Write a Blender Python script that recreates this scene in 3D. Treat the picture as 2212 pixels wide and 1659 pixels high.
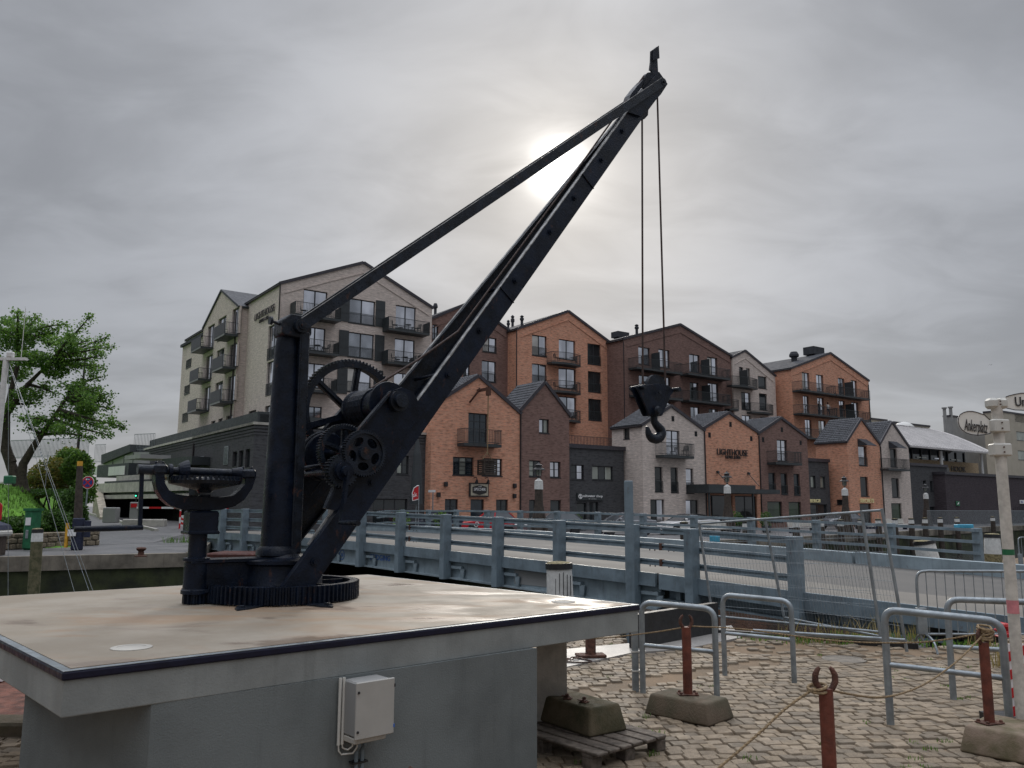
import bpy, bmesh, math, random
from mathutils import Vector, Matrix
from mathutils.geometry import tessellate_polygon
random.seed(7)
R = math.radians
PI = math.pi
for o in list(bpy.data.objects):
    bpy.data.objects.remove(o)
S = bpy.context.scene
COL = S.collection

# ------------------------------------------------------------------ camera
EYE = 1.75
PITCH = R(8.45)
ROLL = R(0.25)
FPX, CPX, CPY = 1790.0, 1106.0, 829.0      # focal length and centre, in pixels of a 2212 x 1659 print of the photograph
cd = bpy.data.cameras.new('camera')
cam = bpy.data.objects.new('camera', cd)
COL.objects.link(cam)
cam.matrix_world = Matrix.Translation((0, 0, EYE)) @ Matrix.Rotation(PI/2 + PITCH, 4, 'X') @ Matrix.Rotation(ROLL, 4, 'Z')
cd.sensor_width = 36
cd.lens = 36 * FPX / 2212
cd.clip_start = 0.1
cd.clip_end = 3000
S.camera = cam

# ------------------------------------------------------------------ sky and sun
SUN_AZ, SUN_EL = R(3.3), R(23.0)            # azimuth east of +Y
SUN_DIR = Vector((math.sin(SUN_AZ)*math.cos(SUN_EL), math.cos(SUN_AZ)*math.cos(SUN_EL), math.sin(SUN_EL)))
w = bpy.data.worlds.new('World')
S.world = w
w.use_nodes = True
N, L = w.node_tree.nodes, w.node_tree.links
N.clear()

class G:
    """small helper to write node graphs as formulas"""
    def __init__(s, tree):
        s.N, s.L = tree.nodes, tree.links
    def node(s, t, **kw):
        n = s.N.new(t)
        for k, v in kw.items():
            setattr(n, k, v)
        return n
    def put(s, sock, v):
        if hasattr(v, 'links') or isinstance(v, bpy.types.NodeSocket):
            s.L.new(v, sock)
        else:
            sock.default_value = v
    def m(s, op, a, b=None, c=None, clamp=False):
        n = s.node('ShaderNodeMath', operation=op, use_clamp=clamp)
        s.put(n.inputs[0], a)
        if b is not None: s.put(n.inputs[1], b)
        if c is not None: s.put(n.inputs[2], c)
        return n.outputs[0]
    def v(s, op, a, b=None):
        n = s.node('ShaderNodeVectorMath', operation=op)
        s.put(n.inputs[0], a)
        if b is not None: s.put(n.inputs[1], b)
        return n.outputs['Value'] if op in ('DOT_PRODUCT', 'LENGTH') else n.outputs['Vector']
    def mix(s, f, a, b, mode='MIX'):
        n = s.node('ShaderNodeMix', data_type='RGBA', blend_type=mode)
        s.put(n.inputs[0], f)
        s.put(n.inputs[6], a if not isinstance(a, tuple) else (*a[:3], 1))
        s.put(n.inputs[7], b if not isinstance(b, tuple) else (*b[:3], 1))
        return n.outputs[2]
    def noise(s, vec, scale, detail=4, rough=.55, dist=0, col=False):
        n = s.node('ShaderNodeTexNoise')
        if vec is not None: s.put(n.inputs['Vector'], vec)
        n.inputs['Scale'].default_value = scale
        n.inputs['Detail'].default_value = detail
        n.inputs['Roughness'].default_value = rough
        n.inputs['Distortion'].default_value = dist
        return n.outputs['Color' if col else 'Fac']
    def ramp(s, f, lo, hi, a=0.0, b=1.0, smooth=True):
        n = s.node('ShaderNodeMapRange', interpolation_type='SMOOTHSTEP' if smooth else 'LINEAR')
        s.put(n.inputs[0], f)
        for i, x in enumerate((lo, hi, a, b)):
            n.inputs[i+1].default_value = x
        return n.outputs[0]
    def mapping(s, vec, scale=(1, 1, 1), rot=(0, 0, 0), loc=(0, 0, 0)):
        n = s.node('ShaderNodeMapping')
        s.put(n.inputs['Vector'], vec)
        n.inputs['Scale'].default_value = scale
        n.inputs['Rotation'].default_value = rot
        n.inputs['Location'].default_value = loc
        return n.outputs[0]

g = G(w.node_tree)
tc = g.node('ShaderNodeTexCoord')
d = g.v('NORMALIZE', tc.outputs['Generated'])
sep = g.node('ShaderNodeSeparateXYZ'); g.L.new(d, sep.inputs[0])
up = g.m('MAXIMUM', sep.outputs[2], 0.0)
# cloud deck: project the view direction onto a flat layer of cloud overhead
k = g.m('DIVIDE', 1.0, g.m('ADD', up, 0.22))
comb = g.node('ShaderNodeCombineXYZ')
g.L.new(g.m('MULTIPLY', sep.outputs[0], k), comb.inputs[0])
g.L.new(g.m('MULTIPLY', sep.outputs[1], k), comb.inputs[1])
deck = comb.outputs[0]
n1 = g.noise(g.mapping(deck, (1.0, 1.5, 1), (0, 0, R(-28)), (3.1, 1.7, 0)), .95, 6, .50, .5)
n2 = g.noise(g.mapping(deck, (1.3, 2.0, 1), (0, 0, R(-20)), (7.7, 0.3, 0)), 2.4, 6, .52, .6)
cl = g.m('ADD', g.m('MULTIPLY', n1, .62), g.m('MULTIPLY', n2, .38))
clf = g.ramp(cl, .36, .64, 0.0, 1.0)
cosang = g.v('DOT_PRODUCT', d, tuple(SUN_DIR))
ang = g.m('MULTIPLY', g.m('ARCCOSINE', g.m('MINIMUM', cosang, 1.0)), 180/PI)     # degrees from the sun
def bell(width, amp):
    return g.m('MULTIPLY', g.m('EXPONENT', g.m('MULTIPLY', g.m('POWER', g.m('DIVIDE', ang, width), 2.0), -1.0)), amp)
base = g.m('ADD', g.m('ADD', .226, bell(24.0, .165)), bell(9.0, .07))
zen = g.m('MULTIPLY', g.ramp(sep.outputs[2], .50, .97), 1.35)                     # an overcast sky is brightest overhead
base = g.m('ADD', base, zen)
tex = g.m('ADD', .82, g.m('MULTIPLY', clf, .32))
lum = g.m('MULTIPLY', base, tex)
core = g.m('MULTIPLY', g.m('ADD', bell(1.2, 2.2), bell(2.5, .36)), g.m('ADD', .55, g.m('MULTIPLY', g.ramp(n2, .35, .62), .7)))
lum = g.m('ADD', lum, core)
warm = g.m('ADD', bell(14.0, .75), bell(4.0, .2))
tint = g.mix(g.m('MINIMUM', warm, 1.0), (.94, .975, 1.055), (1.04, 1.0, .945))
cloud = g.node('ShaderNodeBackground'); g.L.new(tint, cloud.inputs[0]); g.L.new(lum, cloud.inputs[1])
sky = g.node('ShaderNodeTexSky', sky_type='NISHITA', sun_disc=False, sun_elevation=SUN_EL, sun_rotation=SUN_AZ)
blue = g.node('ShaderNodeBackground'); g.L.new(sky.outputs[0], blue.inputs[0]); blue.inputs[1].default_value = .05
mixs = g.node('ShaderNodeMixShader'); mixs.inputs[0].default_value = .93
g.L.new(blue.outputs[0], mixs.inputs[1]); g.L.new(cloud.outputs[0], mixs.inputs[2])
out = g.node('ShaderNodeOutputWorld'); g.L.new(mixs.outputs[0], out.inputs[0])

sl = bpy.data.lights.new('sun', 'SUN')
sl.energy = 0.65
sl.angle = R(12)
sl.color = (1.0, .93, .83)
sun = bpy.data.objects.new('sun', sl)
COL.objects.link(sun)
sun.rotation_euler = (-SUN_DIR).to_track_quat('-Z', 'Y').to_euler()
S.view_settings.view_transform = 'Standard'
S.view_settings.look = 'None'
S.view_settings.exposure = 0.56
S.view_settings.gamma = 1
S.view_settings.use_curve_mapping = False

# ------------------------------------------------------------------ pixels to places
def ray(px, py):
    x, y = (px-CPX)/FPX, (CPY-py)/FPX
    c, s = math.cos(ROLL), math.sin(ROLL)
    x, y = x*c - y*s, x*s + y*c
    return Vector((x, math.cos(PITCH) - y*math.sin(PITCH), math.sin(PITCH) + y*math.cos(PITCH)))
O = Vector((0, 0, EYE))
def ground(px, py, z=0.0):
    r = ray(px, py); return O + r*((z-EYE)/r.z)
def atY(px, py, Y):
    r = ray(px, py); return O + r*(Y/r.y)
def onplane(px, py, P, n):
    r = ray(px, py); return O + r*((Vector(P)-O).dot(n)/r.dot(n))
CROP = {'2': (379.5, 542.2, .2696), '3': (867.5, 596.4, .2451), '4': (1274.2, 677.7, .2451), '5': (1670, 732, .2451),
        '1': (0, 542.2, .2451), '6': (0, 894.6, .2451), '7': (352.4, 921.7, .2451), '7b': (542.2, 650.6, .2206),
        'A': (894.6, 976, .1961), 'B': (1301.3, 1003.1, .1961), 'C': (1680.8, 1003.1, .2402), 'D': (1995.3, 813.3, .1307),
        'E': (298.2, 976, .1471), 'F': (650.6, 921.7, .1307), 'G': (0, 921.7, .1471), 'H': (1951.9, 1219.9, .2648),
        '5b': (1084.4, 1252.5, .2451), '6b': (1626.6, 1252.5, .2451), '1b': (1111.5, 1084.4, .2451),
        '2b': (1626.6, 1084.4, .2647), '8t': (1192.8, 54.2, .1961), '8': (704.8, 1057.3, .2451), '': (0, 0, 1)}
def px(t, x, y):
    a, b, k_ = CROP[t]; return a + k_*x, b + k_*y

# ------------------------------------------------------------------ materials
MATS = {}
def new_mat(name):
    m = bpy.data.materials.new(name); m.use_nodes = True
    b = m.node_tree.nodes['Principled BSDF']
    MATS[name] = m
    return m, b, G(m.node_tree)
def mat(name, col, rough=.6, metal=0.0, var=.25, scale=6.0, bump=0.0, bscale=40.0, coat=0.0, streak=0.0, spec=.5, col2=None, emit=0, rust=0.0):
    m, b, g = new_mat(name)
    tcn = g.node('ShaderNodeTexCoord').outputs['Object']
    f = g.noise(tcn, scale, 5, .6)
    lo = tuple(c*(1-var) for c in col); hi = tuple(min(1, c*(1+var)) for c in col)
    if col2: lo = col2
    c = g.mix(g.ramp(f, .3, .7), lo, hi)
    if streak:
        f2 = g.noise(g.mapping(tcn, (9, 9, .8)), 1.0, 4, .6)
        c = g.mix(g.m('MULTIPLY', g.ramp(f2, .52, .75), streak), c, tuple(x*.45 for x in col))
    if rust:
        f3 = g.noise(g.mapping(tcn, (1, 1, .45), (0, 0, 0), (4, 2, 1)), 13, 5, .7, .3)
        c = g.mix(g.m('MULTIPLY', g.ramp(f3, .60, .70), rust), c, (.11, .045, .022))
    g.L.new(c, b.inputs['Base Color'])
    r = g.ramp(g.noise(tcn, scale*2.3, 4, .6), .3, .7, max(.03, rough-.12), min(1, rough+.12))
    g.L.new(r, b.inputs['Roughness'])
    b.inputs['Metallic'].default_value = metal
    b.inputs['Specular IOR Level'].default_value = spec
    b.inputs['Coat Weight'].default_value = coat
    if bump:
        bn = g.node('ShaderNodeBump'); bn.inputs['Strength'].default_value = bump; bn.inputs['Distance'].default_value = .01
        g.L.new(g.noise(tcn, bscale, 5, .65), bn.inputs['Height']); g.L.new(bn.outputs[0], b.inputs['Normal'])
    if emit:
        g.L.new(c, b.inputs['Emission Color']); b.inputs['Emission Strength'].default_value = emit
    return m
def brick(name, c1, c2, mortar, patch=.35, dash=.8):
    m, b, g = new_mat(name)
    uv = g.node('ShaderNodeUVMap').outputs[0]
    t = g.node('ShaderNodeTexBrick')
    g.L.new(uv, t.inputs['Vector'])
    for k_, v_ in (('Color1', (*c1, 1)), ('Color2', (*c2, 1)), ('Mortar', (*mortar, 1)), ('Scale', 1.0), ('Mortar Size', .009),
                   ('Mortar Smooth', .3), ('Bias', -.1), ('Brick Width', .26), ('Row Height', .085)):
        t.inputs[k_].default_value = v_
    f = g.noise(uv, .55, 5, .62)
    lines = g.noise(g.mapping(uv, (2.2, 9.0, 1)), 1.0, 3, .6)
    c = g.mix(g.m('MULTIPLY', g.ramp(lines, .53, .66), dash), t.outputs['Color'], tuple(x*.45 for x in c1))
    c = g.mix(g.m('MULTIPLY', g.ramp(lines, .46, .34), .6), c, tuple(min(1, x*1.5) for x in c2))
    c = g.mix(g.m('MULTIPLY', g.ramp(f, .45, .75), patch), c, tuple(x*.62 for x in c2))
    g.L.new(c, b.inputs['Base Color'])
    b.inputs['Roughness'].default_value = .85
    b.inputs['Specular IOR Level'].default_value = .25
    bn = g.node('ShaderNodeBump'); bn.inputs['Strength'].default_value = .6; bn.inputs['Distance'].default_value = .012
    g.L.new(t.outputs['Fac'], bn.inputs['Height']); bn.invert = True; g.L.new(bn.outputs[0], b.inputs['Normal'])
    return m
IRON = mat('black_iron_paint', (.0040, .0075, .0165), .34, 0, .5, 7, .45, 55, 0, .3, .20, rust=.35)
IRON2 = mat('worn_black_iron', (.007, .011, .019), .34, 0, .6, 11, .5, 70, 0, .3, .28, rust=.5)
IRON3 = mat('pale_iron', (.24, .24, .235), .4, .2, .6, 14, .4, 60)  # pale iron; on the jib it paints the sky's sheen along top edges
ROPE_S = mat('steel_rope', (.05, .03, .025), .6, .3, .4, 30)
GALV = mat('galvanised_steel', (.26, .29, .31), .42, .55, .22, 7, .15, 50)
BLUEST = mat('blue_grey_steel', (.175, .225, .26), .5, .15, .22, 2.5, .1, 30, 0, .45, rust=.35)
BLUEST2 = mat('pale_blue_steel', (.25, .31, .345), .55, .1, .2, 1.6, .1, 30, 0, .45, rust=.35)
HOLE = mat('bolt_hole', (.01, .01, .012), .9)
RUST = mat('rusty_red_paint', (.125, .032, .018), .62, 0, .4, 9, .5, 50, 0, .3)
RUST2 = mat('brown_rust', (.085, .035, .022), .8, 0, .5, 22, .8, 70)
ROPE = mat('hemp_rope', (.24, .17, .095), .9, 0, .4, 60, .6, 200)
CONC = mat('weathered_concrete', (.34, .30, .24), .85, 0, .35, 3, .4, 40, 0, .5)
CONC_D = mat('mossy_concrete_block', (.085, .064, .045), .9, 0, .5, 4.5, .7, 50, 0, .25, .4, (.075, .065, .04))
CONC_L = mat('pale_concrete', (.42, .40, .36), .8, 0, .2, 2.0, .25, 30)
SLABP = mat('grey_painted_concrete', (.225, .24, .235), .65, 0, .18, 2.0, .25, 90, 0, .35)
WALLP = mat('grey_render', (.135, .150, .150), .8, 0, .20, 1.3, .35, 110, 0, .30)
EDGE = mat('dark_edge_seal', (.006, .007, .022), .42, 0, .2, 12, .2, 40, 0, 0, .3)
WHITEP = mat('white_paint', (.62, .62, .60), .55, 0, .12, 12, .25, 40, 0, .3)
WHITEB = mat('white_plastic', (.55, .54, .50), .5, 0, .06, 4)
BLACKP = mat('black_plastic', (.018, .018, .020), .5)
YELLOW = mat('yellow_band', (.62, .33, .03), .5)
TIMBER = mat('wet_timber', (.12, .105, .06), .75, 0, .4, 7, .5, 40, 0, .4, .5, (.05, .055, .02))
TIMBER_D = mat('dark_timber', (.05, .038, .03), .8, 0, .4, 7, .5, 40)
PALLET = mat('grey_pallet_wood', (.105, .085, .068), .85, 0, .4, 16, .6, 60, 0, .4)
MOSS = mat('pile_top_moss', (.20, .17, .09), .9, 0, .6, 18, .8, 60)
FRAME = mat('anthracite_frame', (.022, .024, .028), .45)
SHUT = mat('anthracite_shutter', (.032, .038, .042), .55, 0, .1, 3)
BALC = mat('anthracite_balcony', (.038, .045, .048), .5, 0, .15, 3)
BALC_L = mat('balcony_edge_light', (.20, .20, .20), .5)
ROOFT = mat('dark_roof_tile', (.050, .053, .062), .6, 0, .25, 2, .1, 20, 0, 0, .3)
ROOFM = mat('dark_roof_metal', (.06, .062, .07), .85, 0, .2, 1, 0, 40, 0, 0, .15)
VERGE = mat('verge_metal', (.050, .046, .055), .45, .2)
GUTTER = mat('drainpipe_metal', (.035, .028, .03), .45, .3)
BW = brick('white_brick', (.68, .59, .535), (.56, .48, .43), (.44, .385, .35), .14, .42)
BWS = brick('white_brick_sooty', (.64, .55, .50), (.53, .45, .405), (.42, .365, .33), .16, .40)
BO = brick('orange_brick', (.70, .355, .235), (.56, .25, .155), (.50, .36, .28), .30)
BB = brick('brown_brick', (.265, .162, .135), (.18, .108, .092), (.20, .145, .13), .35)
BD = brick('anthracite_brick', (.085, .085, .090), (.060, .062, .068), (.08, .08, .08), .3)
BY = brick('yellow_brick', (.40, .30, .19), (.33, .245, .15), (.30, .25, .18), .2)
BP = brick('dark_purple_brick', (.080, .066, .074), (.062, .050, .058), (.04, .032, .036), .3)
GREYC = mat('grey_cladding', (.27, .27, .265), .7, 0, .1, .6)
CREAM = mat('cream_render', (.40, .36, .29), .8, 0, .08, .5)
METROOF = mat('pale_metal_roof', (.48, .46, .45), .5, .1, .15, .8)
HAIRG = mat('dark_hair', (.03, .02, .015), .7)
SKIN = mat('skin', (.45, .26, .19), .6, 0, .05)
def glassmat(name, base, metal, rough=.06, spec=.9):
    m, b, g = new_mat(name)
    t = g.node('ShaderNodeTexCoord').outputs['Object']
    n = g.noise(g.mapping(t, (.6, .6, .35)), 1.2, 2, .5)
    g.L.new(g.mix(g.ramp(n, .35, .65), tuple(x*.65 for x in base), base), b.inputs['Base Color'])
    b.inputs['Metallic'].default_value = metal
    b.inputs['Roughness'].default_value = rough
    b.inputs['Specular IOR Level'].default_value = spec
    bn = g.node('ShaderNodeBump'); bn.inputs['Strength'].default_value = .08; bn.inputs['Distance'].default_value = .02
    g.L.new(g.noise(t, 1.1, 1, .5), bn.inputs['Height']); g.L.new(bn.outputs[0], b.inputs['Normal'])
    return m
GLASS = glassmat('sky_reflecting_glass', (.86, .88, .95), .95)
GLASS_D = glassmat('dark_glass', (.030, .038, .042), .15)
GLASS_G = glassmat('green_dark_glass', (.025, .05, .022), .1)
GLASS_W = glassmat('curtained_glass', (.40, .43, .38), .25)
GLASS_C = glassmat('car_glass', (.22, .24, .26), .6)
GLASS_B = glassmat('blue_dark_glass', (.022, .036, .05), .2)
def carpaint(name, col):
    m, b, g = new_mat(name)
    b.inputs['Base Color'].default_value = (*col, 1); b.inputs['Roughness'].default_value = .3
    b.inputs['Coat Weight'].default_value = .8; b.inputs['Coat Roughness'].default_value = .08
    return m
RED = mat('red_paint', (.50, .012, .018), .45, 0, .1)
WHITE = mat('sign_white', (.72, .72, .72), .5, 0, .05)
BLUE = mat('sign_blue', (.012, .035, .22), .45)
BLUEL = mat('blue_lettering', (.02, .11, .42), .5)
CYAN = mat('cyan_plate', (.06, .34, .50), .5)
GREEN = mat('green_enamel', (.012, .12, .05), .45)
NAVY = mat('navy_cover', (.010, .015, .040), .7)
GOLDT = mat('pale_gold_letters', (.55, .50, .28), .5, 0, .1, 3, emit=.12)
TXTW = mat('white_letters', (.8, .8, .8), .5)
TXTD = mat('dark_letters', (.035, .03, .03), .5)
LAMPE = mat('lit_lamp', (1.0, .72, .35), .5, emit=3.0)
LAMPR = mat('lit_red_lamp', (1.0, .22, .08), .5, emit=3.0)
LAMPG = mat('lit_green_signal', (.05, .9, .45), .5, emit=2.0)
# platform top with rusty stains and wet patches
m_, b_, g_ = new_mat('stained_platform_top')
t_ = g_.node('ShaderNodeTexCoord').outputs['Object']
c_ = g_.mix(g_.ramp(g_.noise(t_, 1.3, 5, .6), .35, .65), (.225, .188, .142), (.295, .258, .208))
c_ = g_.mix(g_.m('MULTIPLY', g_.ramp(g_.noise(g_.mapping(t_, (.5, 1.4, 1), (0, 0, .7), (2, 5, 0)), 1.5, 5, .6, .6), .49, .68), .62), c_, (.25, .15, .08))
wet = g_.ramp(g_.noise(g_.mapping(t_, (.7, 1.5, 1), (0, 0, .75), (0.4, 8.1, 0)), 1.3, 4, .55, .5), .55, .66)
c_ = g_.mix(g_.m('MULTIPLY', wet, .55), c_, (.17, .115, .085))
c_ = g_.mix(g_.m('MULTIPLY', g_.ramp(g_.noise(t_, 26, 4, .7), .62, .8), .5), c_, (.25, .22, .18))
g_.L.new(c_, b_.inputs['Base Color'])
g_.L.new(g_.m('SUBTRACT', g_.ramp(g_.noise(t_, 3, 3), .3, .7, .60, .75), g_.m('MULTIPLY', wet, .35)), b_.inputs['Roughness'])
bn_ = g_.node('ShaderNodeBump'); bn_.inputs['Strength'].default_value = .35; bn_.inputs['Distance'].default_value = .004
g_.L.new(g_.noise(t_, 90, 4, .7), bn_.inputs['Height']); g_.L.new(bn_.outputs[0], b_.inputs['Normal'])
PTOP = m_
# wet asphalt
def asphalt(name, lo, hi, r0, r1):
    m, b, g = new_mat(name)
    t = g.node('ShaderNodeTexCoord').outputs['Object']
    f = g.noise(g.mapping(t, (.22, 1.6, 1)) if name.startswith('bridge') else t, .8 if name.startswith('bridge') else .5, 6, .62, .4)
    c = g.mix(g.ramp(f, .35, .65), lo, hi)
    c = g.mix(g.m('MULTIPLY', g.ramp(g.noise(t, 45, 2, .7), .5, .8), .35), c, tuple(min(1, x*2.2) for x in hi))
    g.L.new(c, b.inputs['Base Color'])
    g.L.new(g.ramp(f, .35, .65, r0, r1), b.inputs['Roughness'])
    bn = g.node('ShaderNodeBump'); bn.inputs['Strength'].default_value = .3; bn.inputs['Distance'].default_value = .004
    g.L.new(g.noise(t, 60, 3, .7), bn.inputs['Height']); g.L.new(bn.outputs[0], b.inputs['Normal'])
    return m
ASPH = asphalt('wet_asphalt', (.085, .085, .088), (.135, .13, .13), .38, .58)
ASPH2 = asphalt('bridge_asphalt', (.060, .058, .055), (.10, .095, .088), .68, .82)
WALKD = asphalt('bridge_walkway', (.12, .11, .095), (.17, .155, .135), .7, .85)
SAND = asphalt('sandy_joint_soil', (.10, .068, .038), (.22, .15, .09), .8, .95)
PAVE = asphalt('grey_paving', (.20, .19, .175), (.27, .255, .235), .4, .65)
KERBC = asphalt('wet_quay_coping', (.22, .21, .20), (.30, .285, .265), .45, .6)
m_, b_, g_ = new_mat('canal_water')
t_ = g_.node('ShaderNodeTexCoord').outputs['Object']
b_.inputs['Base Color'].default_value = (.010, .016, .014, 1); b_.inputs['Roughness'].default_value = .06
bn_ = g_.node('ShaderNodeBump'); bn_.inputs['Strength'].default_value = .5; bn_.inputs['Distance'].default_value = .05
g_.L.new(g_.noise(t_, 2.2, 5, .6), bn_.inputs['Height']); g_.L.new(bn_.outputs[0], b_.inputs['Normal'])
WATER = m_
def leaf(name, c1, c2):
    m, b, g = new_mat(name)
    oi = g.node('ShaderNodeNewGeometry').outputs['Random Per Island']
    t = g.node('ShaderNodeTexCoord').outputs['Object']
    f = g.m('ADD', g.m('MULTIPLY', oi, .5), g.m('MULTIPLY', g.noise(t, .9, 3), .5))
    g.L.new(g.mix(g.ramp(f, .25, .75), c1, c2), b.inputs['Base Color'])
    b.inputs['Roughness'].default_value = .55
    b.inputs['Transmission Weight'].default_value = 0
    b.inputs['Subsurface Weight'].default_value = 0
    tr = g.node('ShaderNodeBsdfTranslucent'); g.L.new(g.mix(g.ramp(f, .25, .75), c1, c2), tr.inputs[0])
    mx = g.node('ShaderNodeMixShader'); mx.inputs[0].default_value = .45
    g.L.new(b.outputs[0], mx.inputs[1]); g.L.new(tr.outputs[0], mx.inputs[2])
    g.L.new(mx.outputs[0], g.N['Material Output'].inputs[0])
    return m
LEAF = leaf('tree_leaves', (.055, .13, .025), (.18, .32, .05))
LEAF_O = leaf('turning_leaves', (.10, .15, .03), (.27, .23, .05))
LEAF_D = leaf('dark_hedge_leaves', (.04, .09, .018), (.09, .18, .035))
GRASSM = leaf('grass_blades', (.07, .16, .02), (.14, .27, .04))
DRYG = leaf('dry_weed', (.20, .17, .06), (.34, .27, .12))
LAWN = mat('lawn', (.11, .26, .022), .9, 0, .35, 2.5, .6, 30)
ALGAE = mat('algae_quay_wall', (.032, .040, .012), .7, 0, .5, 1.2, .6, 12, 0, .3, .5, (.010, .013, .006))
BARK = mat('tree_bark', (.045, .036, .026), .9, 0, .4, 9, .8, 25)
STONE = mat('field_stone', (.20, .165, .115), .85, 0, .35, 3.5, .6, 20)
MORTAR = mat('stone_wall_mortar', (.10, .09, .07), .95, 0, .3, 8, .5, 40)
COB = []
for i_, c_ in enumerate(((.225, .176, .122), (.195, .154, .110), (.25, .198, .142), (.168, .136, .100))):
    COB.append(mat('granite_sett_%s' % 'abcd'[i_], c_, .72, 0, .22, 9, .5, 60, 0, 0, .3))

# ------------------------------------------------------------------ mesh helpers
class MB:
    """collects vertices and faces and links them as one mesh object"""
    def __init__(s):
        s.v, s.f, s.m = [], [], []
        s.cur = 0
    def add(s, vs, fs, M=None):
        n = len(s.v)
        if M is not None: vs = [M @ Vector(p) for p in vs]
        s.v += [tuple(p) for p in vs]
        s.f += [tuple(i+n for i in f) for f in fs]
        s.m += [s.cur]*len(fs)
        return s
    def box(s, a, b, M=None):
        (x0, y0, z0), (x1, y1, z1) = a, b
        if x0 > x1: x0, x1 = x1, x0
        if y0 > y1: y0, y1 = y1, y0
        if z0 > z1: z0, z1 = z1, z0
        vs = [(x0, y0, z0), (x1, y0, z0), (x1, y1, z0), (x0, y1, z0), (x0, y0, z1), (x1, y0, z1), (x1, y1, z1), (x0, y1, z1)]
        return s.add(vs, [(0, 3, 2, 1), (4, 5, 6, 7), (0, 1, 5, 4), (1, 2, 6, 5), (2, 3, 7, 6), (3, 0, 4, 7)], M)
    def bevbox(s, a, b, r=.01, M=None):
        (x0, y0, z0), (x1, y1, z1) = a, b
        x0, x1 = min(x0, x1), max(x0, x1); y0, y1 = min(y0, y1), max(y0, y1); z0, z1 = min(z0, z1), max(z0, z1)
        r = min(r, (x1-x0)/2.1, (y1-y0)/2.1, (z1-z0)/2.1)
        vs, idx = [], {}
        for i, x in enumerate((x0, x1)):
            for j, y in enumerate((y0, y1)):
                for k_, z in enumerate((z0, z1)):
                    sx, sy, sz = (1, -1)[i], (1, -1)[j], (1, -1)[k_]
                    for ax, p in enumerate(((x, y+sy*r, z+sz*r), (x+sx*r, y, z+sz*r), (x+sx*r, y+sy*r, z))):
                        idx[i, j, k_, ax] = len(vs); vs.append(p)
        I = lambda i, j, k_, ax: idx[i, j, k_, ax]
        fs = []
        for i in (0, 1):
            q = [I(i, 0, 0, 0), I(i, 1, 0, 0), I(i, 1, 1, 0), I(i, 0, 1, 0)]; fs.append(q if i else q[::-1])
            q = [I(0, i, 0, 1), I(0, i, 1, 1), I(1, i, 1, 1), I(1, i, 0, 1)]; fs.append(q if i else q[::-1])
            q = [I(0, 0, i, 2), I(1, 0, i, 2), I(1, 1, i, 2), I(0, 1, i, 2)]; fs.append(q if i else q[::-1])
            for j in (0, 1):
                fs.append([I(i, j, 0, 0), I(i, j, 0, 1), I(i, j, 1, 1), I(i, j, 1, 0)])
                fs.append([I(i, 0, j, 0), I(i, 0, j, 2), I(i, 1, j, 2), I(i, 1, j, 0)])
                fs.append([I(0, i, j, 1), I(0, i, j, 2), I(1, i, j, 2), I(1, i, j, 1)])
                for k_ in (0, 1):
                    fs.append([I(i, j, k_, 0), I(i, j, k_, 1), I(i, j, k_, 2)])
        return s.add(vs, fs, M)
    def bar(s, a, b, wd, ht=None, up=(0, 0, 1)):
        """rectangular bar from a to b"""
        a, b = Vector(a), Vector(b); ht = ht or wd
        x = (b-a); l = x.length
        if l < 1e-6: return s
        x /= l; up = Vector(up)
        if abs(x.dot(up)) > .99: up = Vector((0, 1, 0))
        y = up.cross(x).normalized(); z = x.cross(y)
        M = Matrix.Translation(a) @ Matrix((x, y, z)).transposed().to_4x4()
        return s.box((0, -wd/2, -ht/2), (l, wd/2, ht/2), M)
    def tube(s, pts, r, n=10, caps=True, closed=False):
        pts = [Vector(p) for p in pts]
        rs = r if isinstance(r, (list, tuple)) else [r]*len(pts)
        up = None; vs = []; m = len(pts)
        for i, p in enumerate(pts):
            if closed: t = pts[(i+1) % m] - pts[i-1]
            else: t = pts[min(i+1, m-1)] - pts[max(i-1, 0)]
            t.normalize()
            if up is None:
                up = Vector((0, 0, 1)) if abs(t.z) < .9 else Vector((0, 1, 0))
            y = up.cross(t).normalized(); z = t.cross(y).normalized(); up = z
            for k_ in range(n):
                a_ = 2*PI*k_/n
                vs.append(p + (y*math.cos(a_) + z*math.sin(a_))*rs[i])
        fs = []
        for i in range(m if closed else m-1):
            j = (i+1) % m
            for k_ in range(n):
                l_ = (k_+1) % n
                fs.append((i*n+k_, i*n+l_, j*n+l_, j*n+k_))
        if caps and not closed:
            fs.append(tuple(range(n))[::-1]); fs.append(tuple((m-1)*n+k_ for k_ in range(n)))
        return s.add(vs, fs)
    def cyl(s, a, b, r, r2=None, n=20):
        return s.tube([a, b], [r, r if r2 is None else r2], n)
    def lathe(s, prof, n=24, M=None, cap=True):
        """profile of (r, z) turned round the z axis"""
        vs = [(r*math.cos(2*PI*k_/n), r*math.sin(2*PI*k_/n), z) for r, z in prof for k_ in range(n)]
        fs = [(i*n+k_, i*n+(k_+1) % n, (i+1)*n+(k_+1) % n, (i+1)*n+k_) for i in range(len(prof)-1) for k_ in range(n)]
        if cap:
            fs.append(tuple(range(n))[::-1]); fs.append(tuple((len(prof)-1)*n+k_ for k_ in range(n)))
        return s.add(vs, fs, M)
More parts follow.
